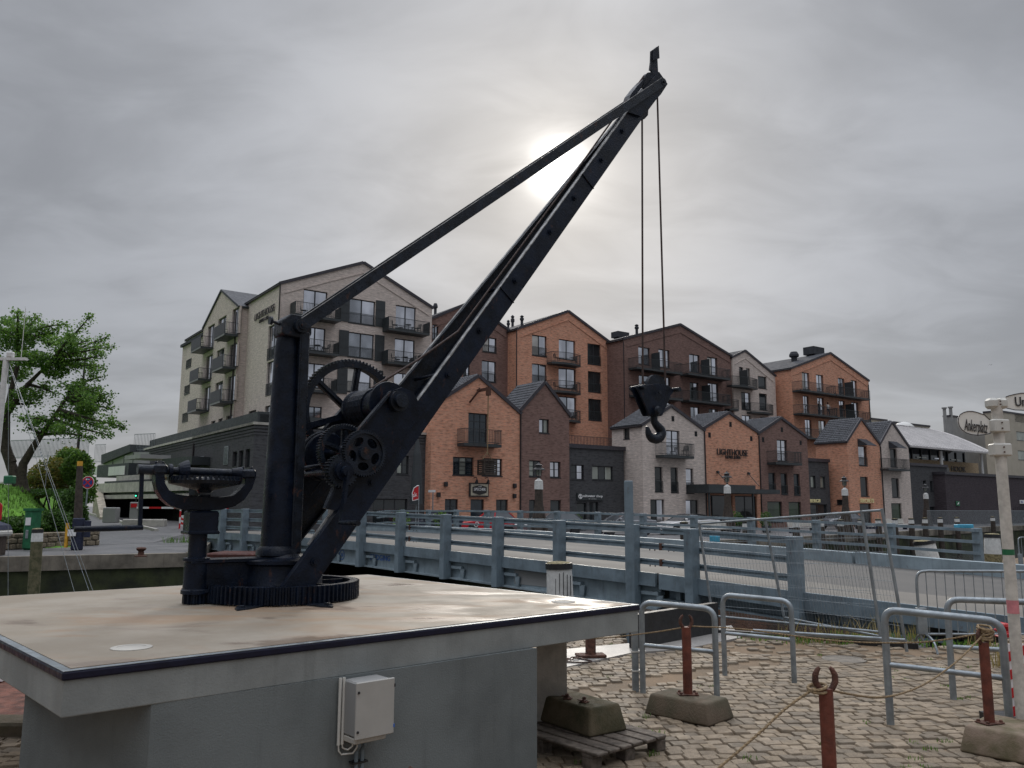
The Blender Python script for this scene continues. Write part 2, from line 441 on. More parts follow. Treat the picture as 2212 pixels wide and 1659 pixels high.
    def prism(s, poly, a, b, ax='y', M=None):
        """polygon of (x, z) pairs extruded along y from a to b (ax='z': pairs are (x, y) extruded along z)"""
        n = len(poly)
        if ax == 'y': vs = [(x, a, z) for x, z in poly] + [(x, b, z) for x, z in poly]
        elif ax == 'z': vs = [(x, y, a) for x, y in poly] + [(x, y, b) for x, y in poly]
        else: vs = [(a, x, z) for x, z in poly] + [(b, x, z) for x, z in poly]
        fs = [(i, (i+1) % n, (i+1) % n + n, i+n) for i in range(n)]
        for t in tessellate_polygon([[Vector((p[0], p[1], 0)) for p in poly]]):
            fs.append(t); fs.append(tuple(i+n for i in t)[::-1])
        return s.add(vs, fs, M)
    def build(s, name, mats, parent=None, smooth=False, uv=False, loc=None, fix=True):
        me = bpy.data.meshes.new(name)
        me.from_pydata(s.v, [], s.f)
        if not isinstance(mats, (list, tuple)): mats = [mats]
        for m in mats: me.materials.append(m)
        if len(mats) > 1:
            me.polygons.foreach_set('material_index', s.m)
        if fix and len(s.f) < 60000:
            bm = bmesh.new(); bm.from_mesh(me)
            bmesh.ops.recalc_face_normals(bm, faces=bm.faces)
            bm.to_mesh(me); bm.free()
        if smooth:
            me.polygons.foreach_set('use_smooth', [True]*len(me.polygons))
            me.set_sharp_from_angle(angle=R(38))
        if uv: box_uv(me)
        me.update()
        o = bpy.data.objects.new(name, me)
        COL.objects.link(o)
        if parent: o.parent = parent
        if loc: o.location = loc
        return o
def box_uv(me):
    lay = me.uv_layers.new(name='UVMap')
    for p in me.polygons:
        n = p.normal
        if abs(n.z) > .75: t, u = Vector((1, 0, 0)), Vector((0, 1, 0))
        else:
            t = Vector((-n.y, n.x, 0)).normalized(); u = Vector((0, 0, 1))
        for li in p.loop_indices:
            c = me.vertices[me.loops[li].vertex_index].co
            lay.data[li].uv = (c.dot(t), c.dot(u))
def tag(o, label=None, cat=None, group=None, kind=None):
    if label: o['label'] = label
    if cat: o['category'] = cat
    if group: o['group'] = group
    if kind: o['kind'] = kind
    return o
def thing(name, label, cat, loc=(0, 0, 0), rz=0, group=None):
    o = bpy.data.objects.new(name, None); COL.objects.link(o)
    o.location = loc; o.rotation_euler = (0, 0, rz); o.empty_display_size = .3
    return tag(o, label, cat, group)
def copy_tree(o, parent=None):
    c = o.copy(); COL.objects.link(c); c.parent = parent
    for ch in list(o.children): copy_tree(ch, c)
    return c
def inst(name, src, parent=None, loc=(0, 0, 0), rot=None, scale=None):
    o = bpy.data.objects.new(name, src.data if hasattr(src, 'data') else src); COL.objects.link(o)
    if parent: o.parent = parent
    o.location = loc
    if rot: o.rotation_euler = rot
    if scale: o.scale = scale
    return o
def text(name, body, size, m, parent, M, width=None, height=None, depth=.01, bold=0.0, align='LEFT'):
    """lettering as flat extruded mesh; M maps text x/y/z into the parent frame"""
    cu = bpy.data.curves.new(name, 'FONT')
    cu.body = body; cu.size = size; cu.extrude = depth; cu.offset = bold; cu.align_x = 'LEFT'; cu.resolution_u = 3
    to = bpy.data.objects.new(name, cu); COL.objects.link(to)
    bpy.context.view_layer.update()
    me = bpy.data.meshes.new_from_object(to.evaluated_get(bpy.context.evaluated_depsgraph_get()))
    bpy.data.objects.remove(to)
    xs = [v.co.x for v in me.vertices]; ys = [v.co.y for v in me.vertices]
    x0, x1, y0, y1 = min(xs), max(xs), min(ys), max(ys)
    sx = width/(x1-x0) if width else 1
    sy = height/(y1-y0) if height else (sx if width else 1)
    if align == 'CENTER': ox = -(x0+x1)/2
    else: ox = -x0
    me.transform(Matrix.Diagonal((sx, sy, 1, 1)) @ Matrix.Translation((ox, -y0, 0)))
    me.transform(M)
    me.materials.clear(); me.materials.append(m)
    me.name = name
    o = bpy.data.objects.new(name, me); COL.objects.link(o)
    if parent: o.parent = parent
    return o
def arc(cx, cz, r, a0, a1, n=12):
    return [(cx + r*math.cos(a0+(a1-a0)*i/n), cz + r*math.sin(a0+(a1-a0)*i/n)) for i in range(n+1)]

# ------------------------------------------------------------------ the street grid of the hotel quarter
GA = R(35.5)
FV = Vector((math.cos(GA), math.sin(GA), 0))        # along the house fronts, to the right and away
SV = Vector((-math.sin(GA), math.cos(GA), 0))       # into the blocks, away from the water
def fuz(t, x, y, c):
    p = onplane(*px(t, x, y), SV*c, SV); return p.dot(FV), p.z
def suz(t, x, y, e):
    p = onplane(*px(t, x, y), FV*e, FV); return p.dot(SV), p.z
SIDE = Matrix(((0, 1, 0, 0), (1, 0, 0, 0), (0, 0, 1, 0), (0, 0, 0, 1)))   # (a, d, b) -> (d, a, b): walls that face down the row

def wall_panel(mb, outline, holes, T, reveal=.2):
    """wall face with real openings and their reveals"""
    loops = [[Vector((a, b, 0)) for a, b in outline]]
    pts = list(outline)
    for (a0, b0, a1, b1) in holes:
        h = [(a0, b0), (a0, b1), (a1, b1), (a1, b0)]
        loops.append([Vector((a, b, 0)) for a, b in h]); pts += h
    tris = tessellate_polygon(loops)
    mb.add([T @ Vector((a, 0, b)) for a, b in pts], [tuple(t) for t in tris])
    for (a0, b0, a1, b1) in holes:
        q = [(a0, b0), (a1, b0), (a1, b1), (a0, b1)]
        vs = [T @ Vector((a, 0, b)) for a, b in q] + [T @ Vector((a, reveal, b)) for a, b in q]
        mb.add(vs, [(i, i+4, (i+1) % 4 + 4, (i+1) % 4) for i in range(4)] + [(4, 5, 6, 7)])
def balusters(mb, path, T, z0, z1, step=.11, th=.022):
    P = [Vector((a, d_, 0)) for a, d_ in path]
    for i in range(len(P)-1):
        l = (P[i+1]-P[i]).length; n = max(1, round(l/step))
        for k_ in range(n+1):
            q = P[i].lerp(P[i+1], k_/n)
            mb.box((q.x-th/2, q.y-th/2, z0), (q.x+th/2, q.y+th/2, z1), T)
        for z in (z0, z1):
            a, b = T @ Vector((P[i].x, P[i].y, z)), T @ Vector((P[i+1].x, P[i+1].y, z))
            mb.bar(a, b, .045, .04)
def window(root, T, r, style='dd', gl=None, rec=.15):
    a0, b0, a1, b1 = r
    w_, h_ = a1-a0, b1-b0
    fr = MB(); t = .075
    cols, rows = {'dd': (2, 1), 'fr': (2, 1), 'grid': (2, 3), 'fgrid': (2, 3), 'g2': (2, 2), 'fg2': (2, 2), 'one': (1, 1), 'tall': (1, 2),
                  'ftall': (1, 2), 'shop': (2, 1), 'four': (3, 4), 'three': (3, 1)}[style]
    fr.box((a0, rec, b0), (a0+t, rec+.06, b1), T); fr.box((a1-t, rec, b0), (a1, rec+.06, b1), T)
    fr.box((a0+t, rec, b0), (a1-t, rec+.06, b0+t), T); fr.box((a0+t, rec, b1-t), (a1-t, rec+.06, b1), T)
    fr.box((a0-.04, -.03, b0-.06), (a1+.04, rec, b0+.002), T)        # sill
    cw = (w_-2*t)/cols
    for i in range(1, cols):
        x = a0+t+cw*i; tt = .055 if cols == 2 else .03
        fr.box((x-tt, rec-.004, b0+t), (x+tt, rec+.05, b1-t), T)
    ch = (h_-2*t)/rows
    for j in range(1, rows):
        z = b0+t+ch*j
        fr.box((a0+t, rec+.003, z-.02), (a1-t, rec+.045, z+.02), T)
    f_o = fr.build('window', FRAME, root)
    if gl is None:
        gl = WRND.choice(([GLASS]*2, [GLASS]*2, [GLASS, GLASS_M], [GLASS_M, GLASS], [GLASS_L, GLASS], [GLASS_D, GLASS], [GLASS_M, GLASS_M]))
    for i in range(cols):
        p = MB()
        p.box((a0+t+cw*i+.02, rec+.02, b0+t), (a0+t+cw*(i+1)-.02, rec+.035, b1-t), T)
        p.build('pane', gl[i % len(gl)], f_o)
    if style in ('fr', 'fgrid', 'fg2', 'ftall'):
        m = MB(); balusters(m, [(a0+.02, -.03), (a1-.02, -.03)], T, b0+.06, b0+min(.95, h_*.42), .12)
        m.build('railing', BALC, f_o)
    return f_o
def balcony(root, T, a0, a1, z, proj=1.25, rail=1.0, screen=None, bow=False, chairs=None, light=False):
    """slab at height z, from a0 to a1, with railing"""
    if bow:
        w_ = a1-a0; n = 10
        path = [(a0, 0)] + [(a0 + w_*i/n, -proj*(.62+.38*math.sin(PI*i/n))) for i in range(n+1)] + [(a1, 0)]
    else:
        path = [(a0, 0), (a0, -proj), (a1, -proj), (a1, 0)]
    m = MB(); m.prism([(a, d_) for a, d_ in path], z-.22, z, 'z', T)
    b = m.build('balcony', [BALC], root)
    if light:
        m = MB(); m.box((a0+.03, -proj-.012, z-.20), (a1-.03, -proj-.004, z-.04), T); m.build('fascia', BALC_L, b)
    m = MB(); balusters(m, path, T, z+.08, z+rail, .13)
    m.build('railing', BALC, b)
    for sc in (screen or []):
        m = MB()
        if sc == 'l': m.box((a0-.03, -proj, z-.2), (a0-.005, 0, z+rail+.02), T)
        if sc == 'r': m.box((a1+.005, -proj, z-.2), (a1+.03, 0, z+rail+.02), T)
        if sc == 'front_l': m.box((a0, -proj-.03, z-.02), (a1, -proj-.005, z+rail), T)
        if sc == 'mid': m.box(((a0+a1)/2-.02, -proj+.02, z), ((a0+a1)/2+.02, -.02, z+1.9), T)
        m.build('side_screen', FRAME if sc == 'front_l' else SHUT, b)
    return b
def tiles(mb, P0, P1, D, y0, row=.33, tw=.30):
    """overlapping pantiles on the slope from eave P0 to ridge P1 (x, z), D deep"""
    P0, P1 = Vector(P0), Vector(P1); l = (P1-P0).length; u = (P1-P0)/l; n = Vector((-u.y, u.x))
    if n.y < 0: n = -n
    rows = max(2, round(l/row)); st = max(2, round(D/tw)); per = 4
    prof = (0, .018, .045, .018)
    for j in range(rows):
        a, b = P0+u*(l*j/rows), P0+u*(l*(j+1)/rows+.03)
        vs = []
        for i in range(st*per+1):
            y = y0 + D*i/(st*per); h = prof[i % per]
            lo, hi = a+n*(h+.05), b+n*(h+.012)
            e = a+n*(h+.005)
            vs += [(e.x, y, e.y), (lo.x, y, lo.y), (hi.x, y, hi.y)]
        fs = []
        for i in range(st*per):
            q = i*3
            fs += [(q, q+1, q+4, q+3), (q+1, q+2, q+5, q+4)]
        mb.add(vs, fs)

GLASS_M = glassmat('mid_reflecting_glass', (.50, .53, .58), .8)
GLASS_L = glassmat('net_curtained_glass', (.62, .60, .56), .45, .15)
WRND = random.Random(11)
class House:
    def __init__(s, name, label, cat, c, outline, t, wallm, depth, roofm=ROOFM, tiled=False, side=None, ledge=True, group=None, zb=0.0, verge=True):
        """outline: left eave, (apex,) right eave in the photograph, read on the plane at depth c"""
        pts = [fuz(t, x, y, c) for x, y in outline]
        s.c, s.u0 = c, pts[0][0]
        s.W = pts[-1][0]-pts[0][0]; s.t = t
        s.root = thing(name, label, cat, FV*s.u0+SV*c+Vector((0, 0, 0)), GA, group)
        s.M = Matrix.Translation(FV*s.u0+SV*c) @ Matrix.Rotation(GA, 4, 'Z')
        s.prof = [(p[0]-s.u0, p[1]) for p in pts]
        if len(pts) == 3:
            ze = (s.prof[0][1]+s.prof[2][1])/2 if abs(s.prof[0][1]-s.prof[2][1]) < .8 else None
            if ze: s.prof[0] = (0, ze); s.prof[2] = (s.W, ze)
        s.depth, s.wallm, s.zb = depth, wallm, zb
        s.holes, s.sholes, s.wins, s.swins = [], [], [], []
        s.roofm, s.tiled, s.ledge, s.verge = roofm, tiled, ledge, verge
    def xz(s, t, x, y, c=None):
        u, z = fuz(t, x, y, s.c if c is None else c); return u-s.u0, z
    def win(s, t, x0, y0, x1, y1, style='dd', gl=None, zlow=None):
        a0, b1 = s.xz(t, x0, (y0), None); a1, b0 = s.xz(t, x1, y1)
        if zlow is not None: b0 = zlow
        a0, a1 = max(a0, .15), min(a1, s.W-.15)
        s.holes.append((a0, b0, a1, b1)); s.wins.append(((a0, b0, a1, b1), style, gl))
        return (a0, b0, a1, b1)
    def swin(s, t, x0, y0, x1, y1, style='one', gl=None, e=None):
        u1, z1 = suz(t, x0, y0, s.u0 if e is None else e); u0, z0 = suz(t, x1, y1, s.u0 if e is None else e)
        r = (min(u0, u1)-s.c, z0, max(u0, u1)-s.c, z1)
        s.sholes.append(r); s.swins.append((r, style, gl)); return r
    def bal(s, t, x0, x1, xs, ys, proj=1.2, **kw):
        """balcony between photo columns x0..x1 (read on its outer face), slab underside seen at (xs, ys)"""
        c = s.c-proj
        a0, _ = s.xz(t, x0, ys, c); a1, _ = s.xz(t, x1, ys, c); _, z = s.xz(t, xs, ys, c)
        s.bals.append((a0, a1, z+.22, proj, kw)) if hasattr(s, 'bals') else setattr(s, 'bals', [(a0, a1, z+.22, proj, kw)])
        return a0, a1, z+.22
    def finish(s):
        mb = MB(); I = Matrix.Identity(4)
        out = [(0, s.zb)] + list(s.prof) + [(s.W, s.zb)]
        wall_panel(mb, out, s.holes, I)
        zl, zr = s.prof[0][1], s.prof[-1][1]
        wall_panel(mb, [(0, s.zb), (0, zl), (s.depth, zl), (s.depth, s.zb)], s.sholes, SIDE)
        mb.add([(s.W, 0, s.zb), (s.W, s.depth, s.zb), (s.W, s.depth, zr), (s.W, 0, zr)], [(0, 1, 2, 3)])
        n = len(out); mb.add([(x, s.depth, z) for x, z in out], [tuple(range(n))])
        s.wall = mb.build('wall', s.wallm, s.root, uv=True, fix=False)
        for r, st, gl in s.wins: window(s.root, I, r, st, gl)
        for r, st, gl in s.swins: window(s.root, SIDE, r, st, gl)
        for a0, a1, z, pr, kw in getattr(s, 'bals', []): balcony(s.root, I, a0, a1, z, pr, **kw)
        if len(s.prof) == 3:
            (x0, z0), (xa, za), (x1, z1) = s.prof
            m = MB(); th = .16
            for (ax, az), (bx, bz) in (((x0, z0), (xa, za)), ((xa, za), (x1, z1))):
                u = Vector((bx-ax, bz-az)).normalized(); nn = Vector((-u.y, u.x))
                e0 = (-.12 if (ax, az) == (x0, z0) else 0); e1 = (.12 if (bx, bz) == (x1, z1) else 0)
                A_ = Vector((ax, az))+u*e0+nn*.01; B_ = Vector((bx, bz))+u*e1+nn*.01
                q = [A_, B_, B_+nn*th, A_+nn*th]
                if (bx, bz) == (xa, za): q[2] = Vector((xa, za+th/ max(.3, nn.y)))
                else: q[3] = Vector((xa, za+th/max(.3, nn.y)))
                m.prism([tuple(p) for p in q], .02, s.depth+.1)
            rf = m.build('roof', s.roofm, s.root)
            if s.tiled:
                m = MB()
                for E_, RR in (((x0-.1, z0+.1), (xa, za+.2)), ((x1+.1, z1+.1), (xa, za+.2))):
                    tiles(m, E_, RR, s.depth-.1, .1)
                tag(m.build('roof_tiles', ROOFT, rf, fix=False), kind='stuff')
            if s.verge:
                m = MB()
                for (ax, az), (bx, bz) in (((x0, z0), (xa, za)), ((xa, za), (x1, z1))):
                    u = Vector((bx-ax, bz-az)).normalized(); nn = Vector((-u.y, u.x))
                    A_, B_ = Vector((ax, az)), Vector((bx, bz))
                    if (bx, bz) == (x1, z1): B_ = B_+u*.12
                    else: A_ = A_-u*.12
                    q = [A_+nn*-.05, B_+nn*-.05, B_+nn*.2, A_+nn*.2]
                    m.prism([tuple(p) for p in q], -.10, .018)
                m.build('verge', VERGE, rf)
            if s.ledge:
                m = MB()
                for (ax, az), (bx, bz) in (((x0, z0), (xa, za)), ((xa, za), (x1, z1))):
                    u = Vector((bx-ax, bz-az)).normalized(); nn = Vector((-u.y, u.x))
                    A_, B_ = Vector((ax, az))-nn*.85, Vector((bx, bz))-nn*.85
                    if A_.x < x0+.35: A_ = A_+u*((x0+.35-A_.x)/u.x)
                    if B_.x > x1-.35: B_ = B_-u*((B_.x-x1+.35)/u.x)
                    xa_ = xa
                    if (bx, bz) == (xa, za): B_ = B_+u*((xa-B_.x)/u.x)
                    else: A_ = A_+u*((xa-A_.x)/u.x)
                    q = [A_, B_, B_+nn*.09, A_+nn*.09]
                    m.prism([tuple(p) for p in q], -.05, -.002)
                m.build('brick_ledge', s.wallm, s.wall, uv=True)
            m = MB(); m.tube([(x0-.12, -.03, z0-.06), (x0-.12, s.depth, z0-.06)], .07, 8)
            m.build('gutter', GUTTER, rf)
        else:
            m = MB(); m.box((-.12, -.12, s.prof[0][1]), (s.W+.12, s.depth, s.prof[0][1]+.32))
            m.build('parapet', VERGE, s.root)
        return s
    def pipe(s, x, z, y=-.07, z0=.1):
        m = MB(); m.cyl((x, y, z0), (x, y, z), .055, n=8); m.build('drainpipe', GUTTER, s.root)
    def place(s, o, x, y, z, rz=0):
        o.matrix_world = s.M @ Matrix.Translation((x, y, z)) @ Matrix.Rotation(rz, 4, 'Z')

# ------------------------------------------------------------------ water, land
def sheet(name, poly, z, m, kind='structure', thick=None):
    mb = MB()
    if thick:
        sd = MB(); sd.prism(poly, z-thick, z-.02, 'z'); tag(sd.build('quay_side_wall', BLACKP), kind='structure')
    if True:
        mb.add([(x, y, z) for x, y in poly], [tuple(t) for t in tessellate_polygon([[Vector((x, y, 0)) for x, y in poly]])])
    return tag(mb.build(name, m), kind=kind)
sheet('water', [(-900, -200), (900, -200), (900, 1200), (-900, 1200)], -1.55, WATER)
QE = [(-140, 20), (-60, 24), (-17.3, 28.0), (-11.6, 31.0), (-13.6, 37.5), (-14.8, 41.5), (-4, 42.5), (10, 44.0), (22.5, 56.5), (34, 69), (52, 88), (110, 128), (400, 300)]
sheet('far_quay_ground', QE + [(900, 1100), (-900, 1100), (-900, 20)], 0, ASPH)
mb = MB(); mb.cur = 0
for i in range(len(QE)-1):
    (x0, y0), (x1, y1) = QE[i], QE[i+1]
    mb.cur = 1; mb.add([(x0, y0, -.42), (x1, y1, -.42), (x1, y1, -2.2), (x0, y0, -2.2)], [(0, 1, 2, 3)])
    dv = Vector((x1-x0, y1-y0, 0)).normalized(); nn = Vector((dv.y, -dv.x, 0))
    mb.cur = 0
    a, b = Vector((x0, y0, 0))+nn*.10, Vector((x1, y1, 0))+nn*.10
    c, e = Vector((x0, y0, 0))-nn*.35, Vector((x1, y1, 0))-nn*.35
    vs = [(p.x, p.y, z) for z in (-.45, .04) for p in (a, b, e, c)]
    mb.add(vs, [(0, 1, 5, 4), (4, 5, 6, 7), (1, 0, 3, 2)])
tag(mb.build('far_quay_wall', [mat('stained_quay_cap', (.17, .15, .12), .85, 0, .4, 1.5, .5, 20, 0, .5), ALGAE]), kind='structure')

# ------------------------------------------------------------------ rear row: the hotel blocks
C0 = 66.0
H1 = House('hotel_block', 'largest white brick hotel gable with anthracite shutters, left of the crane jib', 'hotel', C0,
           [(845, 260), (1505, 97), (2055, 457)], '2', BW, 30)
for r_ in ((1027, 300, 1210, 535), (1040, 600, 1195, 805), (1035, 890, 1190, 1100), (1765, 428, 1922, 640), (1757, 695, 1913, 900), (1750, 970, 1900, 1170)):
    H1.win('2', *r_, gl=[GLASS, GLASS])
for r_ in ((1390, 372, 1595, 600), (1383, 643, 1585, 868), (1370, 925, 1562, 1140)):
    a = H1.win('2', *r_, 'fr')
for r_ in ((1060, 1240, 1167, 1400), (1375, 1262, 1470, 1420), (1740, 1275, 1850, 1440)):
    H1.win('2', *r_, 'fgrid')
b1 = [H1.bal('2', 958, 1322, 1200, 548, screen=['l', 'r'], light=False), H1.bal('2', 962, 1308, 1200, 830, screen=['l', 'r']), H1.bal('2', 958, 1290, 1200, 1135, screen=['l', 'r']),
      H1.bal('2', 1707, 2034, 1850, 650, screen=['l', 'r']), H1.bal('2', 1700, 1992, 1850, 915, screen=['l', 'r']), H1.bal('2', 1692, 1985, 1850, 1185, screen=['l', 'r'])]
for (x, z) in ((620, 1330), (665, 1320)): pass
rr = H1.swin('2', 745, 605, 805, 845, 'fr', e=None)
rr = H1.swin('2', 733, 893, 797, 1135, 'fr'); H1.swin('2', 716, 1245, 768, 1385, 'fgrid'); H1.swin('2', 585, 1285, 642, 1335, 'one', [GLASS_D])
H1.finish()
H1.pipe(-.10, H1.prof[0][1]-.1, -.1)
I4 = Matrix.Identity(4)
for (x0, y0, x1, y1) in ((1605, 392, 1672, 612), (1597, 668, 1666, 887), (1588, 950, 1655, 1150), (1312, 350, 1388, 568), (1310, 628, 1381, 845), (1297, 905, 1370, 1145)):
    a0, z1 = H1.xz('2', x0, y0); a1, z0 = H1.xz('2', x1, y1)
    m = MB(); m.box((a0, -.07, z0), (a1, -.015, z1))
    for k_ in range(1, 3): m.box((a0+.03, -.085, z0+(z1-z0)*k_/3-.04), (a1-.03, -.07, z0+(z1-z0)*k_/3+.04))
    m.build('shutter', SHUT, H1.root)
# lettering on the side wall
def side_text(H, body, t, p0, p1, hh, m, name='lettering', e=None):
    u0, z0 = suz(t, *p0, H.u0); u1, z1 = suz(t, *p1, H.u0)
    yl, yr = u0-H.c, u1-H.c              # photo left is deeper
    M = Matrix.Translation((-.09, yl, z0)) @ Matrix(((0, 0, -1, 0), (-1, 0, 0, 0), (0, 1, 0, 0), (0, 0, 0, 1)))
    text(name, body, 1, m, H.root, M, width=abs(yl-yr), height=hh, depth=.03)
side_text(H1, 'LIGHTHOUSE', '2', (640, 562), (797, 490), .62, TXTD)
side_text(H1, 'HOTEL & SPA', '2', (677, 580), (752, 540), .30, TXTD)

# second white block with its gable to the side, seen far left
e1 = H1.u0 - .85
uR, zR = suz('1', 2108, 468, e1); uA, zA = suz('1', 1977, 338, e1); uL, zL = suz('1', 1793, 700, e1)
root = thing('hotel_annex_block', 'narrow white brick hotel block at far left with two columns of balconies', 'hotel', FV*e1+SV*C0, GA)
zE = (zR+zL)/2
uA = (uR+uL)/2
yo = uR-C0; yL = uL-C0; yA = uA-C0
TS = SIDE
sh, wi = [], []
def swn(x0, y0, x1, y1, st='one', gl=None, e=e1, lst=None, off=0):
    u1, z1 = suz('1', x0, y0, e); u0, z0 = suz('1', x1, y1, e)
    r = (min(u0, u1)-C0, z0, max(u0, u1)-C0, z1); (lst if lst is not None else sh).append(r); wi.append((r, st, gl, off)); return r
for r_ in ((2050, 518, 2102, 720), (2028, 830, 2085, 1010), (2010, 1110, 2068, 1310)): swn(*r_, 'dd')
for r_ in ((1925, 603, 1985, 760), (1912, 880, 1968, 1040), (1900, 1165, 1955, 1330), (1835, 668, 1881, 850), (1820, 930, 1866, 1115), (1805, 1205, 1846, 1395)): swn(*r_, 'dd', [GLASS_D, GLASS])
for r_ in ((1995, 1455, 2045, 1527), (1925, 1480, 1958, 1542), (1862, 1500, 1895, 1562)): swn(*r_, 'one', [GLASS_D])
mb = MB()
wall_panel(mb, [(yo, 0), (yo, zE), (yA, zA), (yL, zE), (yL, 0)], sh, TS)
mb.add([(0, yo, 0), (0, yo, zE), (12, yo, zE), (12, yo, 0)], [(0, 1, 2, 3)])
mb.add([(0, yL, 0), (0, yL, zE), (12, yL, zE), (12, yL, 0)], [(0, 1, 2, 3)])
mb.build('wall', BWS, root, uv=True, fix=False)
e2 = H1.u0
sh2 = []
for r_ in ((1650, 868, 1686, 1015), (1638, 1060, 1672, 1250), (1620, 1300, 1657, 1495)): swn(*r_, 'fr', [GLASS_D], e2, sh2, .85)
for r_ in ((1783, 1518, 1825, 1587), (1670, 1570, 1710, 1618), (1605, 1590, 1645, 1648)): swn(*r_, 'one', [GLASS_D], e2, sh2, .85)
uQ, zQ = suz('1', 1612, 838, e2); uP, zP = suz('1', 1788, 745, e2)
mb = MB(); T2 = Matrix.Translation((.85, 0, 0)) @ TS
wall_panel(mb, [(yL-.3, 0), (yL-.3, zP), (uQ-C0, zQ), (uQ-C0, 0)], sh2, T2)
mb.add([(.85, uQ-C0, 0), (.85, uQ-C0, zQ), (14, uQ-C0, zQ), (14, uQ-C0, 0)], [(0, 1, 2, 3)])
mb.build('wall', BWS, root, uv=True, fix=False)
m = MB(); m.add([(.6, yL-.3, zP+.15), (.6, uQ-C0+.2, zQ+.15), (14, uQ-C0+.2, zQ+.6), (14, yL-.3, zP+.6)], [(0, 1, 2, 3)])
m.bar((.72, yL-.3, zP), (.72, uQ-C0+.15, zQ), .25, .3)
m.build('roof', ROOFM, root)
for r, st, gl, off in wi: window(root, Matrix.Translation((off, 0, 0)) @ TS, r, st, gl)
m = MB()
for (ya, za), (yb, zb) in (((yo-.15, zE-.1), (yA, zA)), ((yA, zA), (yL+.15, zE-.1))):
    u = Vector((0, yb-ya, zb-za)).normalized(); nn = Vector((0, -u.z, u.y)) if yb > ya else Vector((0, u.z, -u.y))
    if nn.z < 0: nn = -nn
    q = [Vector((0, ya, za)), Vector((0, yb, zb)), Vector((0, yb, zb))+nn*.2, Vector((0, ya, za))+nn*.2]
    m.prism([(p.y, p.z) for p in q], -.12, 14, 'x')
m.build('roof', METROOF if False else ROOFT, root)
m = MB(); m.cyl((-.07, yo+.5, .2), (-.07, yo+.5, zE-.4), .07, n=8); m.build('drainpipe', GUTTER, root)
for (xn, yn, xl, yl_) in ((1978, 738, 1885, 792), (1960, 1030, 1866, 1085), (1938, 1335, 1848, 1375)):
    u0, z0 = suz('1', xn, yn, e1-1.2); u1, _ = suz('1', xl, yl_, e1-1.2)
    balcony(root, TS, u0-C0, u1-C0, z0+.22, 1.2, light=True, screen=['front_l'])
for (xn, yn, xl, yl_) in ((1768, 852, 1682, 905), (1746, 1135, 1668, 1182), (1728, 1408, 1650, 1452)):
    u0, z0 = suz('1', xn, yn, e1-1.2); u1, _ = suz('1', xl, yl_, e1-1.2)
    balcony(root, TS, u0-C0, u1-C0, z0+.22, 2.05 if False else 1.2, light=True, screen=['front_l'])

H2 = House('hotel_block', 'brown brick hotel block half hidden behind the crane jib', 'hotel', 66.8, [(262, 352), (600, 236), (950, 508)], '3', BB, 26)
H2.win('3', 268, 420, 322, 560, 'fr'); H2.win('3', 715, 530, 836, 678, 'fg2'); H2.win('3', 708, 738, 832, 938, 'fg2'); H2.win('3', 545, 770, 600, 940, 'fg2')
H2.finish()
H3 = House('hotel_block', 'orange brick hotel block with three curved balconies one above another', 'hotel', 65.2, [(1018, 492), (1468, 312), (1848, 575)], '3', BO, 26)
for r_ in ((1150, 512, 1279, 712), (1150, 765, 1279, 955)): H3.win('3', *r_, 'fr')
for r_ in ((1386, 550, 1532, 742), (1384, 802, 1536, 995), (1390, 1055, 1540, 1245)): H3.win('3', *r_, 'dd')
for r_ in ((1638, 588, 1756, 786), (1642, 833, 1759, 1028), (1645, 1076, 1763, 1276)): H3.win('3', *r_, 'fr', [GLASS_D, GLASS_D])
for (y_) in (778, 1028, 1280): H3.bal('3', 1350, 1607, 1478, y_, 1.3, bow=True)
H3.finish(); H3.pipe(-.1, H3.prof[0][1]-.2)
H4 = House('hotel_block', 'wide brown brick hotel block with four long dark balconies behind the hook', 'hotel', 62.6, [(298, 222), (795, 97), (1252, 378)], '4', BB, 26)
for r_ in ((427, 285, 531, 452), (605, 306, 705, 478), (875, 350, 971, 520), (1033, 376, 1127, 545), (432, 535, 532, 700), (612, 548, 712, 730),
           (880, 600, 961, 765), (1040, 605, 1136, 780), (438, 760, 532, 950), (618, 770, 716, 960), (888, 815, 972, 1000), (1048, 833, 1132, 1010)):
    H4.win('4', *r_, 'g2')
for x0, x1, ys in ((415, 816, 508), (870, 1240, 560), (420, 822, 745), (878, 1246, 790)): H4.bal('4', x0, x1, (x0+x1)/2, ys, 1.25, light=False, screen=['mid'])
H4.finish(); H4.pipe(-.1, H4.prof[0][1]-.2)
H5 = House('hotel_block', 'narrow white brick hotel gable between the brown block and the last orange block', 'hotel', 62.4, [(1255, 384), (1368, 328), (1632, 548)], '4', BW, 26)
for r_ in ((1315, 465, 1356, 620), (1375, 476, 1416, 625)): H5.win('4', *r_, 'tall')
H5.win('4', 1480, 545, 1560, 662, 'one', [GLASS_D]); H5.win('4', 1332, 686, 1420, 850, 'fgrid'); H5.win('4', 1490, 698, 1566, 850, 'one', [GLASS_D])
H5.win('4', 1340, 890, 1426, 1030, 'grid'); H5.win('4', 1500, 905, 1580, 1030, 'one', [GLASS_D])
H5.bal('4', 1280, 1508, 1400, 650, 1.2, bow=True, screen=['mid']); H5.bal('4', 1457, 1646, 1550, 880, 1.2, bow=True); H5.bal('4', 1262, 1342, 1300, 850, 1.2, bow=True)
H5.finish()
H6 = House('hotel_block', 'orange brick hotel block farthest right with box vent on its roof', 'hotel', 60.6, [(160, 258), (503, 127), (842, 372)], '5', BO, 26)
for r_ in ((253, 290, 326, 450), (378, 310, 449, 470), (570, 340, 636, 505), (683, 360, 746, 520), (263, 497, 322, 660), (388, 512, 456, 675), (580, 540, 641, 700),
           (690, 555, 759, 715), (280, 705, 346, 860), (398, 715, 471, 865)):
    H6.win('5', *r_, 'g2')
